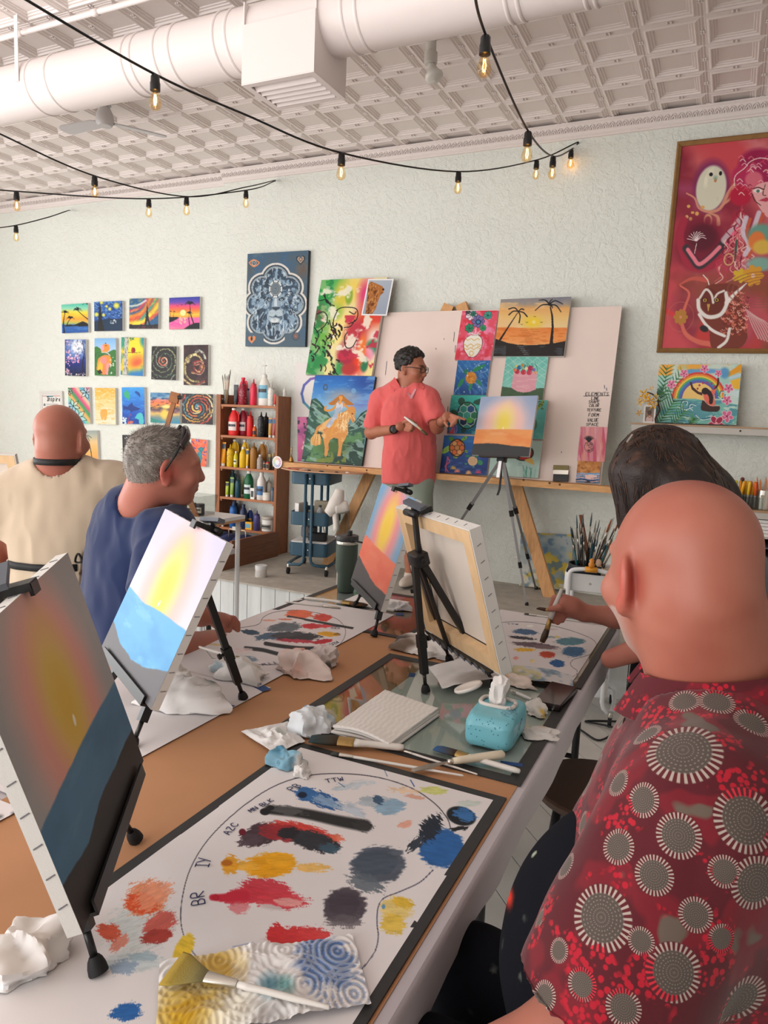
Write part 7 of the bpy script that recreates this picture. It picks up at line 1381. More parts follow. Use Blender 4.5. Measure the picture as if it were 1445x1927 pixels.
def sheetD(p):
 p.fill('e9e2e1');p.noise('ddd6d6',4,.45,.6,.5)
 p.line([(-120,330),(-60,230),(60,165),(240,138),(420,138),(560,158),(700,186),(850,232),(965,282),(1006,335),(985,395),(900,430),(810,456),(782,490),(800,522),(838,550),(825,590),(735,628)],4,'4a4852',.95)
 dab(p,395,222,112,24,'4f6c8e',4,.5,2);dab(p,370,272,120,14,'44444a',6,.5,3);dab(p,480,335,200,24,'6d5a62',6,.4,4);dab(p,560,350,100,20,'7f6a70',4,.5,5);dab(p,785,302,135,34,'5f8a98',0,.4,6);dab(p,810,388,105,46,'4a749a',0,.35,7);dab(p,390,374,95,16,'e8b43c',2,.5,8);dab(p,585,415,72,30,'cc5038',4,.4,9);dab(p,672,490,68,34,'35629a',8,.35,3);dab(p,620,265,80,10,'8fa0a8',4,.6,3,.8);dab(p,670,262,24,10,'e4cc70',0,.5,4,.8);dab(p,440,172,30,10,'f6f2ee',0,.4,5);dab(p,460,470,30,14,'e8d48a',0,.5,4,.8);dab(p,320,445,30,14,'dc8a7a',0,.6,4,.8);dab(p,440,545,50,14,'9ab0c0',0,.6,5,.8);dab(p,620,200,60,8,'c8b8b8',0,.6,5,.7)
oD=sheet('palette_sheet','palette paper under the hand holding a brush at the far end',-.80,-.366,2.125,2.858,.0051,170,280,(900,1140,4.516),sheetD)
table_text(oD,[('TTW',(250,158),(340,160),.8)],(900,1140,4.516),.0025)
# ------------------------------------------------------------------ black tabletop easels
def tri_easel(label,Bc,ya,t_,ro,feet,back_foot,apex_u=0.0,apex_h=.29,clamp_u=0.0):
 ya,t_,ro=[math.radians(q)for q in(ya,t_,ro)];Bc=np.array(Bc);u,up,n=canvas_frame(Bc,ya,t_,ro)
 t=thing('table_easel',(Bc[0],Bc[1],TZ+.005),label,'easel','black table easels');bp=M_('black_plastic')
 A=Bc+u*apex_u+up*apex_h-n*.055
 B().bar(A-up*.02,Bc+u*apex_u+up*(CS+.02)-n*.032,.014,.012,up=n).build('mast',bp,t)
 B().rbox((-.030,-.022,-.020),(.030,.022,.018),.010,frameM(A,u,n,up)).build('tripod_head',bp,t,40)
 for s_ in(-1,1):B().lathe([(.009,0),(.009,.012),(.006,.014)],12,frameM(A+u*s_*.026,up,n,u*s_)).build('pivot_cap',bp,t,40)
 def leg(P0,F,k,slim=1.0):
  d=F-P0;ref=np.cross(d,n)if k<2 else u
  B().bar(P0,P0+d*.60,.017*slim,.015*slim,up=ref).build('upper_leg',bp,t);B().bar(P0+d*.56,P0+d*.66,.024*slim,.022*slim,up=ref).build('leg_clamp',bp,t);B().bar(P0+d*.655,P0+d*.86,.020*slim,.019*slim,up=ref).build('leg_sleeve',bp,t);q=P0+d*.60;sd=np.cross(d/np.linalg.norm(d),ref/np.linalg.norm(ref));B().lathe([(.005,.008),(.004,.018),(.008,.019),(.008,.027),(.005,.028)],10,alongM(q,q+sd)).build('clamp_knob',bp,t,40)
  B().tube([P0+d*.85,P0+d*.95],.0055,8).build('lower_leg',bp,t,True);M_f=alongM(P0+d*.945,F);L_=np.linalg.norm(d)*.055;B().lathe([(.007,0),(.010,L_*.2),(.0125,L_*.55),(.0135,L_),(.012,L_+.0005)],14,M_f).build('rubber_foot',M_('rubber'),t,40)
 for k,f_ in enumerate(feet):leg(A+u*(.014 if(np.array(f_)-A[:2])@u[:2]>0 else-.014)-n*.0,np.array([*f_,TZ+.006]),k)
 leg(A-n*.012,np.array([*back_foot,TZ+.006]),2)
 # lower ledge with slots, held by a strut from the head
 L0,L1=Bc-u*.165-up*.006-n*.012,Bc+u*.165-up*.006-n*.012;B().bar(L0,L1,.040,.006,up=up).build('ledge',bp,t);B().bar(L0+n*.019+up*.010,L1+n*.019+up*.010,.004,.022,up=up).build('ledge_lip',bp,t)
 B().bar(A-up*.02,Bc+u*apex_u-up*.004-n*.03,.012,.010,up=n).build('strut',bp,t)
 for k in range(9):q=L0+(L1-L0)*(.08+.105*k)-n*.0205;B().box((-.010,-.0012,-.005),(.010,.0012,.005),frameM(q,u*.9+up*.3,n,up)).build('ledge_slot',M_('slate'),t)
 # spring clamp gripping the top edge
 C=Bc+u*apex_u+up*(CS+.006);B().bar(C-n*.045,C+n*.014,.030,.012,up=up).build('clamp_jaw',bp,t);B().bar(C+n*.012-up*.014,C+n*.012+up*.004,.026,.006,up=n).build('clamp_lip',bp,t);B().bar(C-n*.02+up*.012-u*.03,C-n*.035+up*.03+u*.035,.022,.010,up=up).build('clamp_lever',M_('slate'),t);B().tube([C-n*.045-u*.03+up*.002,C-n*.045+u*.03+up*.002],.010,10).build('clamp_roll',bp,t,True)
 return t
C1,C2,C3,C4=[(-.795,.77,.872),122.3,16.79,4.51],[(-1.285,1.263,.871),-26.85,23.8,-3.88],[(-1.177,2.341,.869),-46.19,15.25,-2.61],[(-.614,1.904,.889),140.83,18.13,.74]
def a(p):sunset(p,('b9b4b0','aaa8a6','c4bab4'),('e0a596','e29a8a','e0a08a'),('e0be62','dcb448'),('4f7d9c','44708e','5f8aa4'),'2b2827',[615,600,590,595],[815,850,815,825,830],(480,440),gl=(.40,.34),crn='9a9a98')
easel_canvas('big near canvas of a pink glow over dark blue water, seen edge on',*C1,a,SQ,300,staples=True)
tri_easel('black easel under the near canvas of dark blue water',*C1,[T(186,1838)[:2],T(256,1585)[:2]],(-1.02,.62))
def a(p):sunset(p,('ccc2ca','cfc0c4','bfb6c8'),('dcb4ae','d89e98','dcb49c'),('e0c05c','e0b830'),('4a96c4','3c88bc','70b0d4'),'4e4b4e',[555,575,545,530],[805,872,890,850,770],(520,450),crn='b4b0ca')
easel_canvas('sunset canvas of bright blue water beside the navy shirted man',*C2,a,SQ,260,staples=True)
tri_easel('black easel holding the bright blue water canvas',*C2,[np.array(C2[0])[:2]+np.array([.89,-.45])*.15+np.array([-.45,-.89])*.03,np.array(C2[0])[:2]-np.array([.89,-.45])*.17+np.array([-.45,-.89])*.03],T(458,1318)[:2],apex_u=.03)
def a(p):sunset(p,('94b4cc','7fa6c6','a8bccc'),('ee9c9c','ea8890','f0a08c'),('f6d05c','f6cc3c'),('f07a5c','ec6c50','f48a6c'),'4c4748',[520,545,560,570],[735,780,830,850,845],(500,380),dot=False,crn='6f9ec4',gl=(.40,.36))
easel_canvas('small far sunset canvas with coral water by the green tumbler',*C3,a,SQ,150,staples=True)
tri_easel('black easel under the coral water canvas',*C3,[T(703,1200)[:2],T(667,1143)[:2]],T(806,1200)[:2],apex_u=-.02)
def a(p):sunset(p,('e6dde2','eadbdd','d8d0e0'),('f2ccc6','f0b8b0','f4cdb4'),('f6d878','f6d24c'),('5aaede','4c9fd6','86c8ea'),'5b585b',[555,575,545,530],[805,872,890,850,770])
c4t,u4,up4,n4=easel_canvas('canvas seen from behind, bare pine stretcher bars and white cloth',*C4,a,SQ,60,staples=True,th=.034)
tri_easel('black easel in front of the back of a bare canvas',(C4[0][0]-n4[0]*.018,C4[0][1]-n4[1]*.018,C4[0][2]),*C4[1:],[T(934,1297)[:2],T(846,1246)[:2]],T(801,1305)[:2],apex_u=.048,apex_h=.285)
# ------------------------------------------------------------------ tissues, towels
mat('tissue',None,0.85,attr='Col',spec=.15,sheen=.3)
def crumple(label,x,y,rx,ry,h,seed,base='ece8e6',stains=(),rz=0.0,z=.005,name='crumpled_tissue',n=56,cat='tissue',sharp=38):
 c=T(x,y)if abs(x)>5 else np.array([x,y,TZ]);rs=np.random.RandomState(seed)
 th,ph=np.meshgrid(np.linspace(0,2*math.pi,n,endpoint=False),np.linspace(0,math.pi/2,n//3));X,Y,Z=np.cos(th)*np.cos(ph),np.sin(th)*np.cos(ph),np.sin(ph)
 def ridge(s,sd):return 1-2*np.abs(fbm(X*s+sd,Y*s-sd,Z*s+2*sd,2,seed=seed+sd)-.5)*2
 R=.66+.36*ridge(1.15,1)+.12*ridge(2.6,5);R*=1+.2*np.cos(th*2+seed)*np.cos(ph)+.1*np.cos(th*5+2*seed)*np.cos(ph)
 V=np.c_[(X*R*rx).ravel(),(Y*R*ry).ravel(),(Z*R*h).ravel()];V[:,2]=np.maximum(V[:,2]-.0,0);lowest=(ph.ravel()<.02);V[lowest,2]=np.maximum(0,.004*rs.rand(lowest.sum()))
 cr,sr=math.cos(rz),math.sin(rz);P=np.c_[c[0]+V[:,0]*cr-V[:,1]*sr,c[1]+V[:,0]*sr+V[:,1]*cr,TZ+z+V[:,2]]
 m=n//3;F=[(k*n+i,k*n+(i+1)%n,(k+1)*n+(i+1)%n,(k+1)*n+i)for k in range(m-1)for i in range(n)]+[tuple((m-1)*n+i for i in range(n))]
 o=mk(name,P,F,M_('tissue'),None,sharp);C=np.tile(np.array(rgb(base)),(len(P),1))
 for(ang,el,rad,col)in stains:
  d=np.array([math.cos(ang)*math.cos(el),math.sin(ang)*math.cos(el),math.sin(el)]);q=np.c_[X.ravel(),Y.ravel(),Z.ravel()];w_=np.clip((rad-np.linalg.norm(q-d,axis=1)+.35*(fbm(q[:,0]*4,q[:,1]*4,q[:,2]*4,3,seed=seed)-.5))/.25,0,1)[:,None];C=C*(1-w_)+np.array(rgb(col))*w_
 setcol(o,C);return tag(o,label,cat,'crumpled tissues on the table')
crumple('white crumpled tissue at the near left corner of the sheet',45,1822,.065,.055,.055,3,stains=())
crumple('large white crumpled tissue with grey green stain beside the blue water canvas',345,1330,.125,.06,.075,8,'e6e1de',((.4,.9,.55,'6f827e'),(.2,1.1,.3,'44565a')),.5)
crumple('folded white tissue under the lower edge of the blue water canvas',322,1285,.06,.05,.05,12,'e8e2dc')
crumple('white crumpled tissue wrapped round a red tipped brush',452,1275,.10,.06,.05,21,'e6e2de',((3.5,.3,.6,'9fb0b8'),(.5,.7,.35,'cfc4bc')),.15)
crumple('pink stained tissue ball on the brown paper',568,1268,.085,.06,.065,33,'ecd8d0',((2.2,.7,.7,'e6a898'),(4.5,.5,.5,'e8c0b4')),.3)
crumple('small tissue ball with red centre on the brown paper',608,1252,.055,.045,.055,37,'e4d8d4',((1.5,1.1,.42,'b83038'),(3.5,.6,.5,'a89890'),(5.5,.2,.4,'6a6660')))
crumple('tissue stained pale blue by the glass corner',582,1372,.065,.05,.05,41,'dfe3e6',((2.2,.9,.5,'6f9cc8'),(1.0,.5,.4,'a8bcc8'),(3.6,.5,.3,'c8ccb0')))
crumple('teal blue soaked tissue knot above the lettered palette',540,1443,.045,.035,.035,44,'7ca8bc',((.0,.4,.7,'dcd8d4'),(3.0,.9,.6,'4f8aa6')))
crumple('white tissue knot at the lower edge of the blue tissue',568,1462,.022,.02,.02,46,'e0dcd8',())
crumple('white tissue heap stained brown behind the black easel',800,1225,.10,.09,.06,51,'e6e0da',((3.4,.4,.8,'7c6a5c'),(3.0,.3,.5,'4a3c34')),.2)
crumple('white tissue ball inside the easel legs',838,1222,.06,.06,.06,53,'eceae8')
crumple('orange stained tissue scrap near the bare canvas corner',972,1292,.05,.03,.03,57,'e6d0c0',((3.3,.3,.8,'d88848'),(1.0,.8,.5,'e0a080')))
crumple('white tissue with yellow smear beside the wipes pack',1008,1345,.035,.03,.035,59,'e8e2da',((5.6,.3,.5,'d8b050'),))
crumple('flattened tissue sticking out past the wipes pack',1015,1385,.055,.04,.012,61,'e0dad4',((1.6,.4,.5,'d8c0b0'),))
crumple('small tissue twist behind the coral water easel',748,1148,.05,.035,.03,63,'e4dedc')
def cloth(name,label,corners,fn,n=44,z=.0055,colour=None,cat='wipe',th=.004,sharp=35,group=None):
 """a loose sheet: four table-pixel corners, fn(u,v)->height"""
 Q=[T(*c)for c in corners];u,v=np.meshgrid(np.linspace(0,1,n),np.linspace(0,1,n));u,v=u.ravel(),v.ravel();P=Q[0]*((1-u)*(1-v))[:,None]+Q[1]*(u*(1-v))[:,None]+Q[2]*(u*v)[:,None]+Q[3]*((1-u)*v)[:,None]
 P[:,0]+=.006*(fbm(u*4,v*4,seed=5)-.5);P[:,1]+=.006*(fbm(u*4,v*4,seed=9)-.5);P[:,2]=TZ+z+np.maximum(fn(u,v),0)
 i=np.arange((n-1)*n).reshape(n-1,n)[:,:-1].ravel();F=np.stack([i,i+n,i+n+1,i+1],1);o=mk(name,P,F,M_('tissue'),None,sharp)
 C=np.tile(np.array(rgb('ebe7e4')),(n*n,1))
 if colour is not None:C=colour(u,v,C)
 setcol(o,C);return tag(o,label,cat,group)
def stain(C,m,col):return C*(1-m[:,None])+np.array(rgb(col))*m[:,None]
cloth('cleaning_wipe','white cloth wipe with a faint green smear lying on the brown paper',[(453,1382),(542,1364),(574,1401),(516,1424)],lambda u,v:.016*np.clip(1-np.abs(fbm(u*2.4,v*2.4,seed=2)-.5)*6,0,1)*np.sin(np.pi*u)*np.sin(np.pi*v)+.006*fbm(u*6,v*6,seed=4),colour=lambda u,v,C:stain(C,np.clip(.8-np.hypot(u-.62,v-.5)*5,0,.5),'9cb0a0'))
def quilt(u,v,s=1.0):
 out=np.zeros_like(u)
 for cx_,cy_ in((.08,.25),(.30,.1),(.42,.55),(.62,.15),(.70,.65),(.90,.25),(.93,.85),(.2,.85),(.52,.98),(.1,.6)):d=np.hypot((u-cx_)*2.6,(v-cy_)*1.0);out=np.maximum(out,np.where(d<.42,.5+.5*np.cos(d*75),0))
 return out*s
def tcol(u,v,C):
 w_=fbm(u*22,v*12,seed=3);C=stain(C,np.clip(1.1-np.hypot((u-.27)*6,(v-.22)*2.4)-.6*(w_-.5),0,.8),'d0a030');C=stain(C,np.clip(1.2-np.hypot((u-.12)*5.6,(v-.72)*2.2)-.5*(w_-.5),0,.95),'cc9c18')
 C=stain(C,np.clip((1.15-np.hypot((u-.82)*7,(v-.36)*2.6)+.9*(w_-.5))*3,0,.9)*(.55+.45*(quilt(u,v)<.5)),'4a6ca6');C=stain(C,np.clip((1.0-np.hypot((u-.88)*5.5,(v-.62)*2.0)+1.0*(w_-.5))*2,0,.45)*(quilt(u,v)<.55),'6a86b4');C=stain(C,np.clip(1-np.hypot((u-.53)*12,(v-.58)*4),0,.8),'4f8aa0');C=stain(C,np.clip(1-np.hypot((u-.60)*16,(v-.62)*5),0,.8),'5a9c9a');C=stain(C,np.clip(.7-np.hypot((u-.35)*5,(v-.8)*2),0,.5),'e6dcb8');C=stain(C,np.clip(.6-np.hypot((u-.52)*3,(v-.92)*2),0,.5),'c0c4c4');return C
cloth('paper_towel','quilted paper towel smeared yellow and blue at the near end of the table',[(300,1822),(662,1770),(698,1902),(292,1990)],lambda u,v:.004+.0016*quilt(u,v)+.010*np.clip(1-np.abs(fbm(u*2.2,v*1.8,seed=8)-.5)*7,0,1)*np.sin(np.pi*u)+.006*np.clip(u-.9,0,1),150,colour=tcol,cat='paper towel',sharp=True)
# stack of folded towels
Qs=[T(627,1384),T(735,1418),T(828,1350),T(722,1316)]
t=thing('towel_stack',(sum(Qs)/4),'folded white quilted paper towels stacked on the middle glass board','paper towel');rs=np.random.RandomState(2)
for k in range(4):
 n=60;u,v=np.meshgrid(np.linspace(0,1,n),np.linspace(0,1,n));u,v=u.ravel(),v.ravel();j=[q+np.array([*(rs.randn(2)*.004),0])for q in Qs]
 P=j[0]*((1-u)*(1-v))[:,None]+j[1]*(u*(1-v))[:,None]+j[2]*(u*v)[:,None]+j[3]*((1-u)*v)[:,None];P[:,2]=TZ+.0055+k*.0065+.012*np.sin(np.pi*np.clip(u,0,1))*(1-v)*.9*(k+1)/4+(.0011*np.sin(u*70+3*np.sin(v*40))*np.sin(v*95)if k==3 else 0)
 i=np.arange((n-1)*n).reshape(n-1,n)[:,:-1].ravel();F=np.stack([i,i+n,i+n+1,i+1],1).tolist();bt_=P.copy();bt_[:,2]-=.005;m=n*n
 rim_=list(range(n))+[n*r+n-1 for r in range(1,n)]+[n*(n-1)+c for c in range(n-2,-1,-1)]+[n*r for r in range(n-2,0,-1)]
 F+=[(rim_[q],rim_[(q+1)%len(rim_)],m+rim_[(q+1)%len(rim_)],m+rim_[q])for q in range(len(rim_))]
 o=mk('towel_layer',np.vstack([P,bt_]),F,M_('tissue'),t,True);setcol(o,np.tile(rgb('eee8e2'),(2*m,1)))
cloth('napkin_stack','white napkin pile stained brown under the black easel foot',[(805,1275),(940,1252),(960,1298),(830,1312)],lambda u,v:.02+.012*np.sin(np.pi*u)+.012*fbm(u*3,v*3,seed=3)-.012*np.clip(v-.75,0,1)*4*fbm(u*5,v,seed=6),colour=lambda u,v,C:stain(C,np.clip(1-np.hypot((u-.5)*2.2,(v-.9)*3)+.5*(fbm(u*9,v*9,seed=4)-.5),0,.7),'8a7a6c'),cat='napkin')
cloth('paint_film','curled clear film smeared with blue and yellow near the tablet box',[(965,1262),(1075,1280),(1078,1302),(955,1290)],lambda u,v:.012+.014*fbm(u*4,v*2,seed=7)*np.sin(np.pi*u),colour=lambda u,v,C:stain(stain(stain(C,np.ones_like(u)*.5,'b8b4b4'),np.clip((fbm(u*5,v*3,seed=2)-.45)*5,0,.8),'5a7a92'),np.clip((fbm(u*5,v*3,seed=11)-.55)*6,0,.7)*(u<.5),'cfc07a'),cat='film')
# ------------------------------------------------------------------ brushes, knife
mat('handle_white',(226,220,212),0.35);mat('ferrule_brass',(176,146,92),0.35,metal=.8);mat('bristle_dark',None,0.8,attr='Col',bump=.6,bscale=420,dist=.001)
def flat_brush(label,tip,butt,w,hw,bl,fl,cols,z=.006,hm='handle_white',th=.014,name='flat_brush',fm='ferrule_brass',fan=1.0):
 """tip, butt: table pixels of the bristle end and the handle end"""
 a0,a1=T(*tip),T(*butt);d=(a1-a0);L_=np.linalg.norm(d);d/=L_;s_=np.cross([0,0,1.],d);Z=np.array([0,0,1.])
 t=thing(name,(a0+a1)/2,label,'brush','brushes on the table')
 def sec(x,ww,hh,zc,k=12):return[a0+d*x+s_*(ww/2*math.cos(2*math.pi*i/k))*1.0+Z*(z+zc+hh/2*math.sin(2*math.pi*i/k))for i in range(k)]
 zc=th/2
 o=B().loft([sec(0,w*.93*fan,th*.35,zc*.8),sec(bl*.25,w*1.02*(1+(fan-1)*.8),th*.8,zc),sec(bl*.7,w*(1+(fan-1)*.3),th,zc),sec(bl,w*.96,th,zc)]).build('bristles',M_('bristle_dark'),t,True)
 V=np.array([v.co for v in o.data.vertices]);f_=np.clip(((V+ORIG[o.name]-a0)@d)/bl,0,1);C=np.array(rgb(cols[0]))*(1-f_)[:,None]+np.array(rgb(cols[1]))*f_[:,None];setcol(o,C)
 b=B();b.loft([sec(bl,w*.98,th*1.02,zc),sec(bl+fl*.96,w*.98 if hw>.012 else hw*1.3,th*1.02 if hw>.012 else hw*1.3,zc),sec(bl+fl,hw*1.2 if hw<.012 else w*.9,th*.98 if hw>.012 else hw*1.2,zc)]);b.build('ferrule',M_(fm),t,40)
 if hw>.012:
  for q in(.12,.45,.8):B().loft([sec(bl+fl*q-.001,w*1.0,th*1.06,zc),sec(bl+fl*q+.001,w*1.0,th*1.06,zc)]).build('ferrule_ridge',M_(fm),t,40)
 x0=bl+fl;R_=L_-x0;hh=min(th*.9,hw)if hw>.012 else hw
 b=B();b.loft([sec(x0,w*.85 if hw>.012 else hw,hh,zc),sec(x0+R_*.12,w*.6 if hw>.012 else hw*1.25,hh,zc),sec(x0+R_*.25,hw,hh,zc),sec(x0+R_*.6,hw*1.05,hh,zc),sec(x0+R_*.9,hw*1.15 if hw>.012 else hw*.7,hh if hw>.012 else hw*.7,zc),sec(x0+R_*.985,hw*.9 if hw>.012 else hw*.6,hh*.8,zc),sec(L_,hw*.4,hh*.4,zc)]);b.build('handle',M_(hm),t,True)
 return t
flat_brush('broad brush with dark blue black bristles and white handle by the towel stack',(583,1402),(760,1420),.042,.016,.068,.038,('20383e','4a3826'),z=.008,th=.018)
flat_brush('slim white brush with grey tip lying above the palette lettering',(623,1425),(872,1468),.012,.0065,.020,.032,('46504c','3c3c3a'),fm='steel',th=.008)
flat_brush('blue tipped brush with brass ferrule under the palette knife',(818,1418),(978,1464),.028,.013,.055,.028,('2c5c94','4a3420'),z=.008,th=.014)
flat_brush('thin white brush crossing behind the palette knife',(752,1418),(898,1465),.006,.005,.012,.02,('a07040','806040'),fm='steel',th=.006,z=.0065)
# fan brush on the paper towel
fb=flat_brush('yellow fan brush with white handle lying on the paper towel',(322,1853),(620,1930),.020,.0085,.052,.045,('b0902c','8f8a64'),fm='steel',z=.022,th=.007,name='fan_brush',fan=3.4)
# palette knife
a0,a1=T(770,1457),T(948,1437);d=(a1-a0)/np.linalg.norm(a1-a0);s_=np.cross([0,0,1.],d);Z=np.array([0,0,1.]);L_=np.linalg.norm(a1-a0)
t=thing('palette_knife',(a0+a1)/2,'palette knife with cream handle resting across the brushes','palette knife')
kp=lambda x,y,z:a0+d*x+s_*y+Z*z
poly=[(0,-.010),(.006,-.016),(.05,-.013),(.082,-.004),(.095,-.003),(.095,.003),(.082,.004),(.05,.006),(.006,-.002)];B().loft([[kp(x,y,.0125+.06*x)for x,y in poly],[kp(x,y,.0137+.06*x)for x,y in poly]]).build('blade',M_('steel'),t)
B().tube([kp(.090,0,.019),kp(.104,0,.020)],.0055,10).build('collar',M_('steel'),t,True);B().tube([kp(x,0,.020+.02*(x-.1))for x in(.102,.12,.16,.2,L_-.006,L_)],[.0065,.0085,.0095,.0105,.0105,.005],14).build('handle',colmat((228,214,190)),t,True)
# brush parked in the tissue, far side
flat_brush('white handled brush with red tip poking out of a tissue',(470,1270),(374,1241),.018,.010,.03,.025,('7a2420','6a3020'),z=.035,th=.012)
flat_brush('cream palette knife shaped brush at the far edge of the lettered sheet',(640,1148),(537,1137),.014,.010,.05,.02,('b0a898','c8c0b0'),fm='steel',th=.007)
flat_brush('wide brown bristle brush with white handle before the tumbler',(690,1145),(572,1131),.04,.013,.07,.035,('4a3018','6a4a24'),th=.016)
flat_brush('dark oval brush lying at the far end of the right sheet',(1010,1150),(1120,1170),.022,.008,.04,.02,('3c2418','4a2c1c'),hm='black_plastic',th=.014)
flat_brush('grey tipped thin brush lying beside the oval brush',(986,1159),(1150,1182),.011,.006,.02,.03,('3c4440','50544c'),fm='steel',th=.007)
flat_brush('short white brush stub beside the tablet box',(960,1305),(1000,1322),.006,.008,.01,.012,('d0c8b8','c8c0b0'),th=.008,hm='handle_white',fm='steel')
# ------------------------------------------------------------------ wipes pack, tablet box, tumbler
Wc=[T(876,1418),T(956,1437),T(992,1352),T(915,1335)]
u_=Wc[1]-Wc[0];v_=Wc[3]-Wc[0];wu,wv=np.linalg.norm(u_),np.linalg.norm(v_);u_/=wu;v_-=u_*(v_@u_);v_/=np.linalg.norm(v_);Wo=(Wc[0]+Wc[1]+Wc[2]+Wc[3])/4;hW=.08;wu,wv=.118,.175;Wo=Wo+np.array([.004,-.03,0])
mat('wipes_film',None,0.32,attr='Col',spec=.5)
t=thing('wipes_pack',(Wo[0],Wo[1],TZ+.005),'turquoise soft pack of wet wipes with white lid open on the glass board','wipes pack');wp=lambda a_,b_,z:np.array([Wo[0],Wo[1],TZ+.005])+u_*a_+v_*b_+np.array([0,0,z])
n=72;th_,ph_=np.meshgrid(np.linspace(0,2*math.pi,n,endpoint=False),np.linspace(-math.pi/2,math.pi/2,40));e=.32
sg=lambda x,q:np.sign(x)*np.abs(x)**q
X=sg(np.cos(th_),e)*sg(np.cos(ph_),e*.8);Y=sg(np.sin(th_),e)*sg(np.cos(ph_),e*.8);Zz=sg(np.sin(ph_),.55);cr=1+.05*(fbm(X*4,Y*4,Zz*4,seed=4)-.5);P=np.array([wp(a_*wu/2*c_,b_*wv/2*c_,hW/2+z_*hW/2)for a_,b_,z_,c_ in zip(X.ravel(),Y.ravel(),Zz.ravel(),cr.ravel())]);P[:,2]+=.006*(fbm(X.ravel()*3,Y.ravel()*3,Zz.ravel()*3,seed=7)-.5)
F=[(k*n+i,k*n+(i+1)%n,(k+1)*n+(i+1)%n,(k+1)*n+i)for k in range(39)for i in range(n)]
o=mk('pouch',P,F,M_('wipes_film'),t,True);C=np.tile(rgb('7cc4d2'),(len(P),1));rr=np.random.RandomState(3);a_,b_,z_=X.ravel(),Y.ravel(),Zz.ravel()
setcol(o,C)
from mathutils import Vector as _V
bvw=BVHTree.FromPolygons([tuple(p)for p in P],[tuple(f)for f in F])
def on_pack(px,py):
 r=_ray(px,py);h_=bvw.ray_cast(Vector(CAMP),Vector(r).normalized());return(np.array(h_[0]),np.array(h_[1]))if h_[0]is not None else None
b=B();b2=B();rr=random.Random(4)
for k in range(46):
 h_=on_pack(rr.uniform(880,975),rr.uniform(1345,1435))
 if h_:b.ell((0,0,0),(.0016,.0016,.0004),6,4,alongM(h_[0],h_[0]+h_[1]))
b.build('printed_dot',colmat((44,110,150)),t)['kind']='stuff'
def pack_text(txt,s0,s1,asp,w):
 h0,h1=on_pack(*s0),on_pack(*s1)
 if not h0 or not h1:return
 nn=(h0[1]+h1[1]);nn/=np.linalg.norm(nn);d_=h1[0]-h0[0];L2=np.linalg.norm(d_);d_/=L2;up_=np.cross(nn,d_);st,ln=letter_strokes(txt,1,.2,.62,0,.03,2);k_=L2/(ln-.2)
 for q in st:ribbon(b2,[(x*k_,y*k_*asp)for x,y in q],w,frameM(h0[0]+nn*.0015,d_,up_,nn),h=.0002)
pack_text('FLUSH',(955,1350),(975,1332),.9,.0012);pack_text('TO',(966,1350),(974,1344),1.0,.0012);pack_text('wipes'.replace('w','u'),(972,1385),(982,1352),.7,.002)
if b2.n:b2.build('lettering',colmat((30,84,128)),t)
b=B();rg=[wp(.042*sg(math.cos(q),.6)-.004,.02+.030*sg(math.sin(q),.6),hW+.003)for q in np.linspace(0,2*math.pi,33)];b.tube(rg,.0052,8);b.build('lid_ring',M_('white_plastic'),t,True)
lc=wp(-.088,.045,hW+.012);B().lathe([(.0,0),(.034,.0),(.038,.004),(.036,.010),(.030,.007),(0,.006)],24,frameM(lc,(u_*.8+np.array([0,0,.35]))/np.linalg.norm(u_*.8+np.array([0,0,.35])),v_,np.cross((u_*.8+np.array([0,0,.35]))/np.linalg.norm(u_*.8+np.array([0,0,.35])),v_))).build('flip_lid',M_('white_plastic'),t,True)
def tissue_plume(c,seed):
 n=40;th_,ph_=np.meshgrid(np.linspace(0,2*math.pi,n,endpoint=False),np.linspace(0,math.pi/2,22));X,Y,Z_=np.cos(th_)*np.cos(ph_),np.sin(th_)*np.cos(ph_),np.sin(ph_);R=.75+.4*(1-np.abs(fbm(X*1.3+3,Y*1.3,Z_*1.3,2,seed=seed)-.5)*4);P=np.array([wp(c[0]+.034*x*(.6+.5*z),c[1]+.026*y*(.6+.5*z)+.012*z,hW-.002+.062*z)for x,y,z in zip((X*R).ravel(),(Y*R).ravel(),(Z_*R).ravel())]);m=22
 F=[(k*n+i,k*n+(i+1)%n,(k+1)*n+(i+1)%n,(k+1)*n+i)for k in range(m-1)for i in range(n)]+[tuple((m-1)*n+i for i in range(n))];o=mk('pulled_wipe',P,F,M_('tissue'),t,32);setcol(o,np.tile(rgb('ece8e4'),(len(P),1)))
tissue_plume((-.004,.02),6)
# dark glossy tablet box
q=[T(1002,1334),T(1052,1344),T(1084,1307),T(1037,1296)];q=[np.array([*p_[:2],TZ+.0055])for p_ in q];t=thing('tablet_box',sum(q)/4,'dark glossy flat box at the table edge beyond the wipes','box');mat('tablet_dark',(58,46,46),0.12)
B().loft([q,[p_+np.array([0,0,.014])for p_ in q]]).build('tray',M_('clear_plastic'),t);c_=sum(q)/4;B().loft([[c_+(p_-c_)*.96+np.array([0,0,.002])for p_ in q],[c_+(p_-c_)*.96+np.array([0,0,.0185])for p_ in q]]).build('slab',M_('tablet_dark'),t)
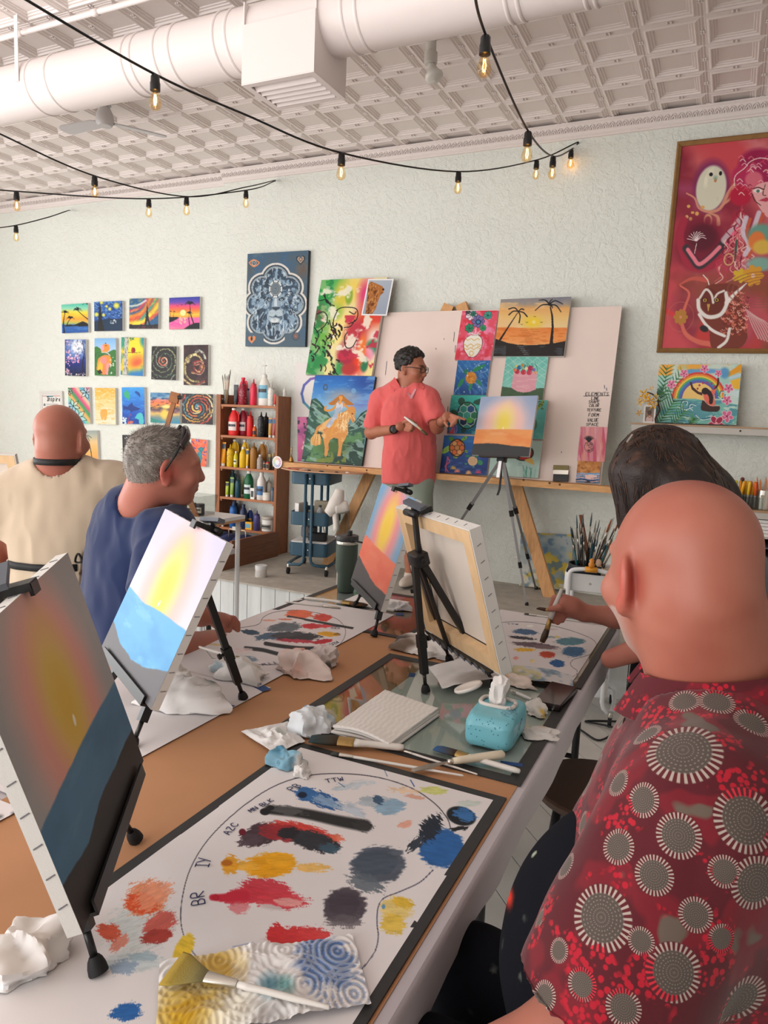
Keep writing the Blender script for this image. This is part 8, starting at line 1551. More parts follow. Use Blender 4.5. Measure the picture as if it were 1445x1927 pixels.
# green tumbler
q=T(650,1114);q[2]=TZ+.005;t=thing('tumbler',q,'tall sage green steel tumbler with dark lid and handle on the far glass board','tumbler');kx=((q-CAMP)@_f)/FPX;r1,r0,H=20.5*kx,15.8*kx,92*kx;mat('tumbler_green',(70,84,74),0.5);mat('lid_grey',(54,54,54),0.45)
B().lathe([(r0*.96,0),(r0,.003),(r0*1.03,H*.36),(r1,H*.46),(r1,H*.985)],32,TR(q)).build('body',M_('tumbler_green'),t,40);B().lathe([(r1,H*.985),(r1,H*1.04),(r1*.985,H*1.045)],32,TR(q)).build('steel_rim',M_('steel'),t,40);B().lathe([(r1*1.02,H*1.045),(r1*1.03,H*1.05),(r1*1.03,H*1.14),(r1*.98,H*1.155),(0,H*1.155)],32,TR(q)).build('lid',M_('lid_grey'),t,40);B().rbox((-.010,-.012,H*1.155),(.010,.012,H*1.25),.005,TR(q+np.array([.008,.004,0]))).build('spout',M_('lid_grey'),t,40)
B().lathe([(.011,0),(.011,.006),(.007,.009)],14,frameM(q+np.array([r1*.8,-r1*.62,H*1.09]),(0,0,1),np.array([.62,.78,0]),np.array([.78,-.62,0]))).build('pivot',M_('lid_grey'),t,40);B().tube([q+np.array([r1*.85,-r1*.6,H*1.09]),q+np.array([r1*1.3,-r1*.3,H*1.06]),q+np.array([r1*1.9,r1*.3,H*1.02])],.008,8,flat=(1,.5)).build('carry_handle',M_('lid_grey'),t,True)
slab('white_notebook',-1.40,-1.16,2.57,2.73,.0050,.011,M_('paper_white'),'white notebook lying behind the tumbler on the far glass board','notebook')
# ------------------------------------------------------------------ stools / chairs by the table
mat('stool_wood',(74,52,40),0.5,var=.1)
def stool(x,y,label,hz=.46,r=.17):
 t=thing('round_stool',(x,y,0),label,'stool','stools along the table');B().lathe([(r*.96,hz-.028),(r,hz-.02),(r,hz-.006),(r*.97,hz)],28,TR((x,y,0))).build('seat',M_('stool_wood'),t,40)
 for k in range(4):an=math.pi/4+k*math.pi/2;B().tube([(x+r*.7*math.cos(an),y+r*.7*math.sin(an),hz-.028),(x+r*1.0*math.cos(an),y+r*1.0*math.sin(an),0)],.013,8).build('leg',M_('black_plastic'),t,True)
 B().tube([(x+r*.9*math.cos(q_),y+r*.9*math.sin(q_),.18)for q_ in np.linspace(0,2*math.pi,25)],.008,6).build('foot_ring',M_('black_plastic'),t,True)
stool(-.27,2.16,'dark wooden stool standing empty between the two people on the near side',.44,.19)
# ================================================================== people
class SDF:
 """blended solids on a grid, turned into one continuous skin by surface nets"""
 def __init__(s,lo,hi,h):
  s.lo=np.array(lo,float);s.h=h;s.n=np.ceil((np.array(hi)-s.lo)/h).astype(int)+1;s.D=np.full(tuple(s.n),9.0,np.float32)
 def blk(s,lo,hi):
  a=np.clip(np.floor((np.array(lo)-s.lo)/s.h).astype(int),0,s.n);b=np.clip(np.ceil((np.array(hi)-s.lo)/s.h).astype(int)+1,0,s.n)
  if(b<=a).any():return None
  sl=tuple(slice(i,j)for i,j in zip(a,b));g=[(s.lo[k]+s.h*np.arange(a[k],b[k])).astype(np.float32)for k in range(3)]
  return sl,g[0][:,None,None],g[1][None,:,None],g[2][None,None,:]
 def put(s,lo,hi,fn,k,sub=False):
  m=2*k+3*s.h;q=s.blk(np.array(lo)-m,np.array(hi)+m)
  if q is None:return s
  sl,X,Y,Z=q;d=fn(X,Y,Z);A=s.D[sl]
  if sub:d=-d;h=np.clip(.5-.5*(d-A)/k,0,1);s.D[sl]=A+(d-A)*(1-h)if False else np.maximum(A,d)+0*h if k<1e-4 else(A*h+d*(1-h)+k*h*(1-h))
  else:h=np.clip(.5+.5*(d-A)/k,0,1);s.D[sl]=d*(1-h)+A*h-k*h*(1-h)
  return s
 def cap(s,a,b,ra,rb,k=.02,sub=False):
  a,b=np.asarray(a,float),np.asarray(b,float);R=max(ra,rb);d=b-a;L=max(d@d,1e-9)
  def fn(X,Y,Z):
   x,y,z=X-a[0],Y-a[1],Z-a[2];t=np.clip((x*d[0]+y*d[1]+z*d[2])/L,0,1);return np.sqrt((x-t*d[0])**2+(y-t*d[1])**2+(z-t*d[2])**2)-(ra+(rb-ra)*t)
  return s.put(np.minimum(a,b)-R,np.maximum(a,b)+R,fn,k,sub)
 def path(s,P,r,k=.015):
  for i in range(len(P)-1):s.cap(P[i],P[i+1],r[i],r[i+1],k)
  return s
 def ell(s,c,r,k=.02,F=None,sub=False):
  c=np.asarray(c,float);r=np.asarray(r,float);F=np.eye(3)if F is None else F;R=r.max()
  def fn(X,Y,Z):
   x,y,z=X-c[0],Y-c[1],Z-c[2];u,v,w=[(x*F[0,i]+y*F[1,i]+z*F[2,i])/r[i]for i in range(3)];k0=np.sqrt(u*u+v*v+w*w);k1=np.sqrt((u/r[0])**2+(v/r[1])**2+(w/r[2])**2)+1e-6;return k0*(k0-1)/k1
  return s.put(c-R,c+R,fn,k,sub)
 def cut(s,p,n,lo=None,hi=None):
  """remove everything beyond the plane (inside the box lo-hi)"""
  if lo is not None:lo,hi=np.minimum(lo,hi),np.maximum(lo,hi)
  q=s.blk(s.lo if lo is None else lo,s.lo+s.h*s.n if hi is None else hi)
  if q is None:return s
  sl,X,Y,Z=q;s.D[sl]=np.maximum(s.D[sl],(X-p[0])*n[0]+(Y-p[1])*n[1]+(Z-p[2])*n[2]);return s
 def mesh(s,smooth=1):
  D=s.D;D[0]=D[-1]=1;D[:,0]=D[:,-1]=1;D[:,:,0]=D[:,:,-1]=1;I=D<0;n=s.n
  c=np.zeros(tuple(n-1),np.int8)
  for dx in(0,1):
   for dy in(0,1):
    for dz in(0,1):c+=I[dx:n[0]-1+dx,dy:n[1]-1+dy,dz:n[2]-1+dz]
  act=(c>0)&(c<8);ix=np.argwhere(act);idx=np.full(act.shape,-1,np.int32);idx[act]=np.arange(len(ix));acc=np.zeros((len(ix),3));cnt=np.zeros(len(ix))
  co=[(a,b,g)for a in(0,1)for b in(0,1)for g in(0,1)]
  for p in co:
   for ax in range(3):
    if p[ax]:continue
    q=list(p);q[ax]=1;d0=D[ix[:,0]+p[0],ix[:,1]+p[1],ix[:,2]+p[2]];d1=D[ix[:,0]+q[0],ix[:,1]+q[1],ix[:,2]+q[2]];m=(d0<0)!=(d1<0)
    t=np.where(m,d0/np.where(m,d0-d1,1),0);P=np.tile(np.array(p,float),(len(ix),1));P[:,ax]=t;acc[m]+=P[m];cnt[m]+=1
  V=s.lo+s.h*(ix+acc/cnt[:,None]);F=[]
  for ax in range(3):
   sh=[slice(0,-1)if k==ax else slice(1,-1)for k in range(3)];s2=list(sh);s2[ax]=slice(1,None);A,Bm=I[tuple(sh)],I[tuple(s2)];e=np.argwhere(A!=Bm);sg=A[tuple(e.T)]
   off=np.ones(3,int);off[ax]=0;e=e+off;u,v=[(1,2),(2,0),(0,1)][ax];U=np.zeros(3,int);U[u]=1;Vv=np.zeros(3,int);Vv[v]=1
   g=lambda w:idx[tuple((e-w).T)];q=np.stack([g(U+Vv),g(Vv),g(0*U),g(U)],1);q[~sg]=q[~sg][:,::-1];F.append(q)
  F=np.concatenate(F)
  for _ in range(smooth):
   S=np.zeros_like(V);N=np.zeros(len(V))
   for k in range(4):
    a,b=F[:,k],F[:,(k+1)%4]
    for i in range(3):S[:,i]+=np.bincount(a,V[b,i],len(V))+np.bincount(b,V[a,i],len(V))
    N+=np.bincount(a,minlength=len(V))+np.bincount(b,minlength=len(V))
   V=V*.45+.55*S/np.maximum(N,1)[:,None]
  return V,F
def normals(V,F):
 n=np.cross(V[F[:,2]]-V[F[:,0]],V[F[:,3]]-V[F[:,1]]);N=np.stack([sum(np.bincount(F[:,k],n[:,i],len(V))for k in range(4))for i in range(3)],1);return N/(np.linalg.norm(N,axis=1)[:,None]+1e-12)
def wrinkle(V,F,amp,sc,seed=1,o=3,ridge=False):
 N=normals(V,F);f=fbm(V[:,0]*sc[0],V[:,1]*sc[1],V[:,2]*sc[2],o,seed=seed);f=(1-np.abs(f-.5)*5)if ridge else(f-.5)*2
 return V+N*(amp*f)[:,None]
def basis(fwd,up=(0,0,1)):
 f=np.array(fwd,float);f/=np.linalg.norm(f);u=np.array(up,float);r=np.cross(f,u);r/=np.linalg.norm(r);return np.stack([r,f,np.cross(r,f)],1)
RH,FH=np.array([_R[0],_R[1],0]),np.array([_f[0],_f[1],0]);RH/=np.linalg.norm(RH);FH/=np.linalg.norm(FH)
def head(S,c,Fm,s=1.0,face=True,ear=1.0,neck=None,neck_r=.058):
 L=lambda x,y,z:np.asarray(c)+Fm@(np.array([x,y,z])*s);e=lambda p,r,k=.012,G=None,sub=False:S.ell(L(*p),np.array(r)*s,k*s,Fm if G is None else Fm@G,sub)
 e((0,-.016,.040),(.076,.098,.082),.02);e((0,.018,.0),(.069,.082,.078),.03);e((0,.036,-.052),(.056,.058,.060),.03);e((0,.066,-.092),(.026,.022,.018),.03)
 if face:
  e((0,.082,.030),(.052,.018,.011),.02)
  for q in(-1,1):e((q*.031,.104,.008),(.020,.017,.011),.012,None,True);e((q*.031,.084,.008),(.0135,.0135,.0125),.004);e((q*.045,.070,-.025),(.022,.02,.018),.03);e((q*.010,.104,-.030),(.008,.011,.007),.008)
  S.cap(L(0,.094,.018),L(0,.112,-.024),.008*s,.0125*s,.012*s);e((0,.098,-.050),(.022,.008,.006),.008);e((0,.097,-.062),(.019,.008,.0065),.008);e((0,.106,-.0565),(.022,.008,.0016),.003,None,True)
 for q in(-1,1):
  t=.5*q;G=np.array([[math.cos(t),-math.sin(t),0],[math.sin(t),math.cos(t),0],[0,0,1]])
  e((q*.082,-.010,-.004),(.0075*ear,.021*ear,.034*ear),.008,G);e((q*.081,-.002,-.036),(.0075,.011,.013),.010,G);e((q*.0905,-.004,-.004),(.0055,.012,.021),.004,G,True)
 if neck is not None:S.cap(L(0,-.028,-.05),neck,neck_r*s,neck_r*1.06*s,.03)
 return L
mat('skin',None,0.46,attr='Col',spec=.4,bump=.08,bscale=300,dist=.0006);mat('cloth_tint',None,0.85,attr='Col',bump=.15,bscale=700,sheen=.25,spec=.2);mat('apron_cloth',None,0.9,attr='Col',spec=.1,bump=.15,bscale=500);mat('hair_tint',None,0.5,attr='Col',bump=.5,bscale=220,dist=.002)
def skin_cols(V,base,red,seed=0,amt=.35):
 f=np.clip((fbm(V[:,0]*14,V[:,1]*14,V[:,2]*14,3,seed=seed)-.35)*2,0,1)[:,None]*amt;return np.array(rgb(base))*(1-f)+np.array(rgb(red))*f
def tint(C,m,col):m=np.clip(m,0,1)[:,None];return C*(1-m)+np.array(rgb(col))*m
def near(V,p,r):return 1.2-np.linalg.norm(V-np.asarray(p),axis=1)/r
def person(label,base):return thing('person',base,label,'person','people in the studio')
def skin_mesh(name,S,parent,C,material,sm=1,wr=None):
 V,F=S.mesh(sm)
 if wr:V=wrinkle(V,F,*wr)
 o=mk(name,V,F,M_(material),parent,True);setcol(o,C(V)if callable(C)else np.tile(rgb(C),(len(V),1)));return o,V,F
def band(name,V,F,c,axis,w,m,parent,ref=(1,0,0),a0=0,a1=360,n=60,out=.004,shift=None,mx=.13):
 """a strap laid round a limb: rays from the axis meet the skin"""
 bv=BVHTree.FromPolygons([tuple(p)for p in V],[tuple(f)for f in F]);ax=np.array(axis,float);ax/=np.linalg.norm(ax);u=np.array(ref,float);u-=ax*(u@ax);u/=np.linalg.norm(u);v=np.cross(ax,u);ring=[]
 for k in range(n+1):
  a=math.radians(a0+(a1-a0)*k/n);d=u*math.cos(a)+v*math.sin(a);cc=np.array(c)+(ax*shift(a)if shift else 0);h=bv.ray_cast(Vector(cc),Vector(d),mx)
  if h[0]is None:continue
  p=np.array(h[0])+d*out;ring.append([p-ax*w/2,p+ax*w/2,p+ax*w/2+d*.002,p-ax*w/2+d*.002])
 if len(ring)>2:return B().loft(ring,caps=True).build(name,m,parent,True)
 # ------------------------------------------------------------------ 1: bald man in the patterned red shirt
hc=at(1279,1084,.90);Fb=basis(-.20*RH+.98*FH-np.array([0,0,.12]));pb=person('bald man in a dark red medallion patterned shirt seated nearest the camera',(.08,.95,.46))
S=SDF((-.42,.55,.70),(.30,1.30,1.50),.0042);nb=np.array([.005,.965,1.17]);Lb=head(S,hc,Fb,.98,True,1.0,nb,.066);S.cap(Lb(0,-.06,-.02),nb+np.array([.03,.02,0]),.055,.075,.03);S.ell((.03,.95,1.05),(.12,.19,.13),.06)
S.path([(.0,.785,1.10),(-.075,.69,.905),(-.235,.625,.812),(-.27,.612,.795)],[.05,.050,.034,.030],.03);S.ell((-.31,.60,.785),(.045,.038,.018),.02)
for k in range(4):S.path([(-.335,.574+.016*k,.782),(-.370-.006*(k in(1,2)),.562+.019*k,.778),(-.395-.008*(k in(1,2)),.558+.019*k,.766)],[.0095,.009,.008],.006)
S.path([(-.295,.63,.785),(-.32,.65,.78),(-.343,.656,.77)],[.012,.011,.009],.008)
S.path([(.02,1.115,1.10),(-.03,1.20,.90),(-.16,1.12,.74)],[.05,.048,.034],.03);S.ell((-.20,1.08,.71),(.05,.036,.02),.02)
def Cb(V):
 C=skin_cols(V,(168,104,86),(150,76,60),3,.7);l=(V-hc)@Fb;C=tint(C,(1-np.hypot(l[:,0]/.07,(l[:,1]-.01)/.09))*1.6*(l[:,2]>.04),(146,76,62));C=tint(C,near(V,Lb(-.084,-.004,-.008),.034)*1.2,(184,84,72));C=tint(C,((l[:,1]-.005)/.03)*(l[:,2]<-.045)*.55,(180,156,148));return C
o,Vb,Fbm=skin_mesh('body',S,pb,Cb,'skin',2)
V=Vb
S=SDF((-.30,.52,.50),(.36,1.38,1.32),.0048);S.ell((.03,.95,1.00),(.165,.215,.22),.03);S.ell((.0,.95,.80),(.20,.205,.26),.06);S.cap((.02,.80,1.125),(.02,1.10,1.125),.078,.078,.05);S.cap((.01,.90,1.165),(.02,1.0,1.165),.078,.078,.04);S.cap((-.0,.785,1.11),(-.072,.685,.92),.092,.090,.04);S.cap((.02,1.115,1.11),(-.02,1.19,.93),.088,.085,.04)
d_=np.array([-.072,-.10,-.19]);d_/=np.linalg.norm(d_);S.cut((-.066,.690,.935),d_,(-.3,.5,.6),(.02,.80,.97));S.cap((.0,.962,1.13),(-.03,.950,1.45),.090,.095,.006,True);S.cut((0,0,.52),(0,0,-1))
V,F=S.mesh(2);V=wrinkle(V,F,.010,(7,7,3.2),4);V=wrinkle(V,F,.005,(16,16,6),9)
shirt=mk('patterned_shirt',V,F,None,pb,True)
bv=BVHTree.FromPolygons([tuple(p)for p in V],[tuple(f)for f in F]);meds=[]
for x,y,r in((960,690,88),(750,810,54),(862,812,60),(985,885,62),(745,978,128),(520,1090,50),(605,1150,60),(730,1275,75),(520,1312,60),(645,1412,65),(400,1232,42),(462,1558,105),(965,1222,108),(1000,1440,96),(790,1550,58),(880,1632,50),(715,1750,96),(315,1672,40),(395,1790,52),(265,1832,50),(540,1872,60),(930,1850,118),(205,1510,30),(250,1560,34),(620,925,56),(340,1380,50),(890,1400,55),(600,1640,45)):
 h=bv.ray_cast(Vector(CAMP),Vector(_ray(880+x/1.841,880+y/1.841)).normalized())
 if h[0]is not None:dd=(np.array(h[0])-CAMP)@_f;meds.append((np.array(h[0]),np.array(h[1]),r/1.841*dd/FPX))
rr=random.Random(3);tries=0
while len(meds)<90 and tries<1500:
 tries+=1;i=rr.randrange(len(V));r=rr.uniform(.012,.04)
 px_=project(V[i])
 if-60<px_[0]<1500 and px_[1]<1990 and np.linalg.norm(V[i]-CAMP)<1.02:continue
 if all(np.linalg.norm(V[i]-m[0])>(r+m[2])*1.02 for m in meds):meds.append((V[i],normals(V[F[:1]].reshape(-1,3),np.array([[0,1,2,3]]))[0]if False else None,r))
NV_=normals(V,F);meds=[(p,n if n is not None else NV_[np.argmin(((V-p)**2).sum(1))],r)for p,n,r in meds]
fc=V[F].mean(1);best=np.full(len(F),9.0);bi=np.zeros(len(F),int)
for k,(p,n,r)in enumerate(meds):d=np.linalg.norm(fc-p,axis=1)/r;m=d<best;best[m]=d[m];bi[m]=k
MP,MR=np.array([m[0]for m in meds]),np.array([m[2]for m in meds]);MU=np.array([np.cross(n,[.3,.2,1.0])for _,n,_ in meds]);MU/=np.linalg.norm(MU,axis=1)[:,None];MV=np.array([np.cross(n,u)for(_,n,_),u in zip(meds,MU)])
rel=V[F]-MP[bi][:,None,:];dist=np.linalg.norm(rel,axis=2)/MR[bi][:,None];uu=np.einsum('fki,fi->fk',rel,MU[bi]);vv=np.einsum('fki,fi->fk',rel,MV[bi]);nn=np.hypot(uu,vv)+1e-9;A=np.stack([uu/nn*dist,vv/nn*dist,np.broadcast_to((bi%7/7.0)[:,None],dist.shape)],2).astype(np.float32)
at_=shirt.data.attributes.new('med','FLOAT_VECTOR','CORNER');at_.data.foreach_set('vector',A.ravel())
def shirt_material():
 m=bpy.data.materials.new('red_medallion_cloth');m.use_nodes=True;nt=m.node_tree;L=nt.links;b=nt.nodes['Principled BSDF'];b.inputs['Roughness'].default_value=.8;b.inputs['Specular IOR Level'].default_value=.2;b.inputs['Sheen Weight'].default_value=.15
 def mth(op,a,c=None,e=None):
  n=nt.nodes.new('ShaderNodeMath');n.operation=op
  for i,q in enumerate((a,c,e)):
   if q is None:continue
   if isinstance(q,(int,float)):n.inputs[i].default_value=q
   else:L.new(q,n.inputs[i])
  return n.outputs[0]
 def mix(f,a,c):
  n=nt.nodes.new('ShaderNodeMix');n.data_type='RGBA';L.new(f,n.inputs[0])
  for i,q in((6,a),(7,c)):
   if isinstance(q,tuple):n.inputs[i].default_value=lin(q)
   else:L.new(q,n.inputs[i])
  return n.outputs[2]
 at_n=nt.nodes.new('ShaderNodeAttribute');at_n.attribute_name='med';sp_=nt.nodes.new('ShaderNodeSeparateXYZ');L.new(at_n.outputs['Vector'],sp_.inputs[0]);x,y=sp_.outputs[0],sp_.outputs[1]
 d=mth('SQRT',mth('ADD',mth('MULTIPLY',x,x),mth('MULTIPLY',y,y)));an=mth('ARCTAN2',y,x);step=lambda v,t,w=.06:mth('SMOOTH_MIN',1.0,mth('MAXIMUM',mth('DIVIDE',mth('SUBTRACT',v,t),w),0.0),.01)
 tc=nt.nodes.new('ShaderNodeTexCoord');vo=nt.nodes.new('ShaderNodeTexVoronoi');vo.inputs['Scale'].default_value=150;L.new(tc.outputs['Object'],vo.inputs[0]);n1=nt.nodes.new('ShaderNodeTexNoise');n1.inputs['Scale'].default_value=24;L.new(tc.outputs['Object'],n1.inputs[0]);n2=nt.nodes.new('ShaderNodeTexNoise');n2.inputs['Scale'].default_value=14;L.new(tc.outputs['Object'],n2.inputs[0])
 dots=mth('MULTIPLY',step(mth('SUBTRACT',.62,vo.outputs['Distance']),.1,.12),step(n1.outputs[0],.53,.05));base=mix(step(n2.outputs[0],.52,.04),(84,24,32),(110,26,36));base=mix(dots,base,(172,26,44));base=mix(step(n2.outputs[0],.635,.03),base,(98,84,74))
 seed_=mth('SINE',mth('MULTIPLY',an,32));rim=mth('MULTIPLY',step(d,.70,.05),mth('SUBTRACT',1,step(d,.98,.04)));petal=mth('MULTIPLY',rim,step(seed_,-.05,.5));rings=mth('SINE',mth('MULTIPLY',d,52));inner=mth('SUBTRACT',1,step(d,.72,.04));dotr=mth('MULTIPLY',step(rings,.35,.3),step(mth('SINE',mth('MULTIPLY',an,26)),.0,.4))
 col=mix(mth('SUBTRACT',1,step(d,1.0,.04)),base,(88,30,36));col=mix(inner,col,(82,72,66));col=mix(mth('MULTIPLY',inner,dotr),col,(122,110,100));col=mix(mth('MULTIPLY',petal,mth('SUBTRACT',1,step(n1.outputs[0],.60,.03))),col,(170,154,144));col=mix(mth('MULTIPLY',petal,step(n1.outputs[0],.60,.03)),col,(200,44,60))
 L.new(col,b.inputs['Base Color']);return m
shirt.data.materials.append(shirt_material());SM=shirt.data.materials[0]
# collar: a folded band standing round the neck
cl_=B();rg=[]
for k in range(33):
 a=math.radians(-150+300*k/32);e_=np.array([math.cos(a),math.sin(a),0]);c0=np.array([.006,.962,1.214]);sl_=.020*math.cos(a);rg.append([c0+e_*.088+np.array([0,0,.022+sl_]),c0+e_*.094+np.array([0,0,.027+sl_]),c0+e_*.124+np.array([0,0,-.022+sl_]),c0+e_*.118+np.array([0,0,-.026+sl_])])
o=cl_.loft(rg).build('collar',SM,pb,50);a_=o.data.attributes.new('med','FLOAT_VECTOR','POINT');a_.data.foreach_set('vector',np.tile(np.float32([3,0,0]),len(o.data.vertices)))
# dark apron over the lap, with spots of paint
S=SDF((-.36,.66,.30),(.12,1.25,1.10),.007);S.ell((-.02,.93,.82),(.205,.17,.24),.04);S.cap((.08,.86,.56),(-.30,.84,.60),.10,.085,.05);S.cap((.08,1.04,.56),(-.30,1.06,.60),.10,.085,.05);S.cap((-.30,.84,.60),(-.30,.84,.32),.075,.06,.04);S.cap((-.30,1.06,.60),(-.30,1.06,.32),.075,.06,.04)
def Ca(V):
 C=np.tile(rgb((20,21,27)),(len(V),1));pj=np.array([project(p)for p in V]);C=tint(C,1.3-np.hypot((pj[:,0]-958)/8,(pj[:,1]-1688)/22),(216,60,44));C=tint(C,1.2-np.hypot((pj[:,0]-950)/4,(pj[:,1]-1667)/8),(120,190,180));f=fbm(V[:,0]*60,V[:,1]*60,V[:,2]*60,2,seed=5);C=tint(C,(f-.80)*20,(170,180,160));return C
skin_mesh('dark_apron',S,pb,Ca,'apron_cloth',1,(.006,(9,9,4),7))
stool(.10,.95,'dark stool under the man in the patterned shirt',.46,.18)
# ------------------------------------------------------------------ 2: teacher in the coral polo shirt
I=lambda x,y,dY=0.0:onY(670+x/4.139,630+y/4.139,4.72+dY)
pt=person('standing teacher with glasses and coral polo shirt, pointing at the sunset canvas',(-2.0,4.76,PZ));Ft=basis(.86*RH-.50*FH-np.array([0,0,.12]));Bt=basis(.30*RH-.95*FH);ht=I(428,268)
S=SDF((-2.55,4.30,PZ-.02),(-1.50,5.02,2.10),.0052);Lt=head(S,ht,Ft,1.03,True,1.0,I(395,420),.060)
tx=I(395,420);S.ell(I(400,720),(.14,.08,.18),.06,Bt);S.ell(I(410,950),(.15,.09,.22),.06,Bt)
S.path([I(212,545),I(118,760,-.03),I(285,738,-.20)],[.045,.046,.030],.025);S.ell(I(350,715,-.235),(.040,.022,.032),.02,Bt)
for q in(((395,680),(440,680),(465,690)),((395,700),(435,708),(462,712)),((390,722),(430,730),(452,734)),((380,740),(415,750),(436,750))):S.path([I(*q[0],-.25),I(*q[1],-.285),I(*q[2],-.262)],[.0105,.0095,.0085],.006)
S.path([I(370,680,-.25),I(410,662,-.275),I(440,672,-.28)],[.012,.0105,.009],.008)
S.path([I(560,530),I(630,720,-.04),I(672,668,-.20)],[.042,.044,.029],.025);S.ell(I(715,640,-.23),(.042,.022,.034),.02,Bt)
for q in(((745,625),(800,645),(846,660)),((748,640),(780,655),(775,690)),((742,655),(765,675),(755,705)),((730,665),(748,690),(738,712))):S.path([I(*q[0],-.24),I(*q[1],-.28),I(*q[2],-.275)],[.0105,.0095,.008],.006)
S.path([I(700,655,-.24),I(695,685,-.27),I(712,712,-.28)],[.012,.0105,.009],.008)
fr_,fl2=np.array([-2.03,4.74,PZ+.06]),np.array([-1.86,4.80,PZ+.06])
for hx,ft in((-2.15,fr_),(-2.00,fl2)):S.path([(hx+.01,4.75,1.05),(hx+.04,4.74,.78),ft+np.array([0,.02,.25]),ft+np.array([0,.02,.03])],[.095,.062,.058,.036],.03);S.ell(ft+np.array([.02,-.05,-.02]),(.045,.11,.04),.03)
def Cth(V):
 C=skin_cols(V,(176,114,88),(168,96,74),5,.5);l=(V-ht)@Ft/1.03;C=tint(C,1.25-np.hypot(l[:,0]/.022,(l[:,2]+.056)/.009)-5*np.clip(.08-l[:,1],0,1)*10,(150,66,60))
 for q in(-1,1):C=tint(C,1.3-np.hypot((l[:,0]-q*.031)/.011,(l[:,2]-.008)/.006)-20*np.clip(.07-l[:,1],0,1),(50,36,32));C=tint(C,1.2-np.hypot((l[:,0]-q*.033)/.022,(l[:,2]-.031)/.006)-20*np.clip(.06-l[:,1],0,1),(44,32,28))
 return C
o,Vt,Ftm=skin_mesh('body',S,pt,Cth,'skin',1)
S=SDF((-2.6,4.40,.95),(-1.55,5.05,1.86),.0062);S.ell(I(395,660),(.19,.125,.20),.04,Bt);S.ell(I(412,1010),(.196,.140,.52),.05,Bt);S.cap(I(222,498),I(545,470),.066,.060,.05);S.cap(I(190,510),I(145,690,-.02),.078,.080,.03);S.cap(I(572,490),I(618,640,-.03),.070,.070,.03);S.cap(I(322,412),I(470,428),.058,.052,.06);S.cap(I(225,490),I(322,425),.06,.05,.05)
a_,b_=I(185,475),I(118,760,-.03);d_=(b_-a_)/np.linalg.norm(b_-a_);S.cut(a_+d_*.245,d_,I(60,900,-.3),I(225,600,.3)+np.array([0,0,.08]));a_,b_=I(585,455),I(630,720,-.04);d_=(b_-a_)/np.linalg.norm(b_-a_);S.cut(a_+d_*.20,d_,np.minimum(I(585,860,-.3),I(700,860,-.3)),np.maximum(I(585,560,.3),I(720,560,.3)));S.cut(I(400,1152),(0.02,0,-1));S.cap(I(400,425),I(402,260),.066,.09,.006,True)
V,F=S.mesh(1);V=wrinkle(V,F,.008,(7,7,2.6),3);V=wrinkle(V,F,.006,(11,11,6),8,3,True);o=mk('polo_shirt',V,F,M_('cloth_tint'),pt,True);setcol(o,np.tile(rgb((226,104,102)),(len(V),1)))
bvt=BVHTree.FromPolygons([tuple(p)for p in V]+[tuple(p)for p in Vt],[tuple(f)for f in F]+[tuple(int(i)+len(V)for i in f)for f in Ftm])
def drape(name,pts,m,th=.008):
 q=[]
 for x,y in pts:
  r=_ray(670+x/4.139,630+y/4.139);h=bvt.ray_cast(Vector(CAMP),Vector(r).normalized());q.append(np.array(h[0])if h[0]is not None and abs(h[0][1]-4.64)<.14 else I(x,y,-.075))
 B().loft([[p-FH*th for p in q],[p+FH*.002 for p in q]]).build(name,m,pt)
mat('coral',(222,98,96),.85)
drape('collar_leaf',[(298,330),(258,390),(292,440),(340,398),(322,360)],M_('coral'));drape('collar_leaf',[(498,372),(535,408),(520,428),(482,408),(480,385)],M_('coral'));drape('placket',[(345,402),(395,455),(425,500),(438,498),(470,425),(460,415),(428,470),(365,405)],colmat((206,140,146)),.005)
S=SDF((-2.42,4.5,.62),(-1.68,5.0,1.16),.008);
for hx,ft in((-2.15,fr_),(-2.00,fl2)):S.cap((hx,4.75,1.06),(hx+.04,4.745,.72),.108,.095,.03)
S.ell((-2.07,4.75,1.08),(.18,.13,.12),.04);S.cut((0,0,.72),(0,0,-1));skin_mesh('shorts',S,pt,(148,160,146),'cloth_tint',1,(.006,(8,8,4),5))
for k,ft in enumerate((fr_,fl2)):
 S=SDF(ft-np.array([.09,.19,.065]),ft+np.array([.12,.12,.09]),.006);S.ell(ft+np.array([.02,-.05,-.018]),(.048,.125,.045),.02);S.ell(ft+np.array([0,.03,.01]),(.045,.055,.055),.02);S.cut(ft-np.array([0,0,.056]),(0,0,-1));S.cut(ft+np.array([0,0,.06]),(0,0,1));skin_mesh('shoe',S,pt,lambda V,z=ft[2]:tint(np.tile(rgb((214,200,186)),(len(V),1)),(z-.030-V[:,2])*120,(60,56,54)),'cloth_tint',1)
rr=random.Random(8);S=SDF(ht-.16,ht+.19,.004)
for k in range(420):
 an,el=rr.uniform(0,6.283),math.asin(rr.uniform(-.55,1));d=np.array([math.cos(an)*math.cos(el),math.sin(an)*math.cos(el),math.sin(el)])
 p=np.array([d[0]*.080,-.016+d[1]*.102,.046+d[2]*.094])
 if p[1]>.035 and p[2]<.095 or(p[1]>-.015 and p[2]<.03)or p[2]<-.045:continue
 S.ell(Lt(*p),np.full(3,rr.uniform(.010,.021)),.002)
S.ell(Lt(0,-.022,.046),(.078,.098,.088),.01,Ft);S.cut(Lt(0,.05,.07),Ft@np.array([0,.9,-.45]));skin_mesh('curly_hair',S,pt,lambda V:tint(np.tile(rgb((24,20,19)),(len(V),1)),(fbm(V[:,0]*90,V[:,1]*90,V[:,2]*90,2)-.5)*3,(52,44,40)),'hair_tint',0)
gl=B()
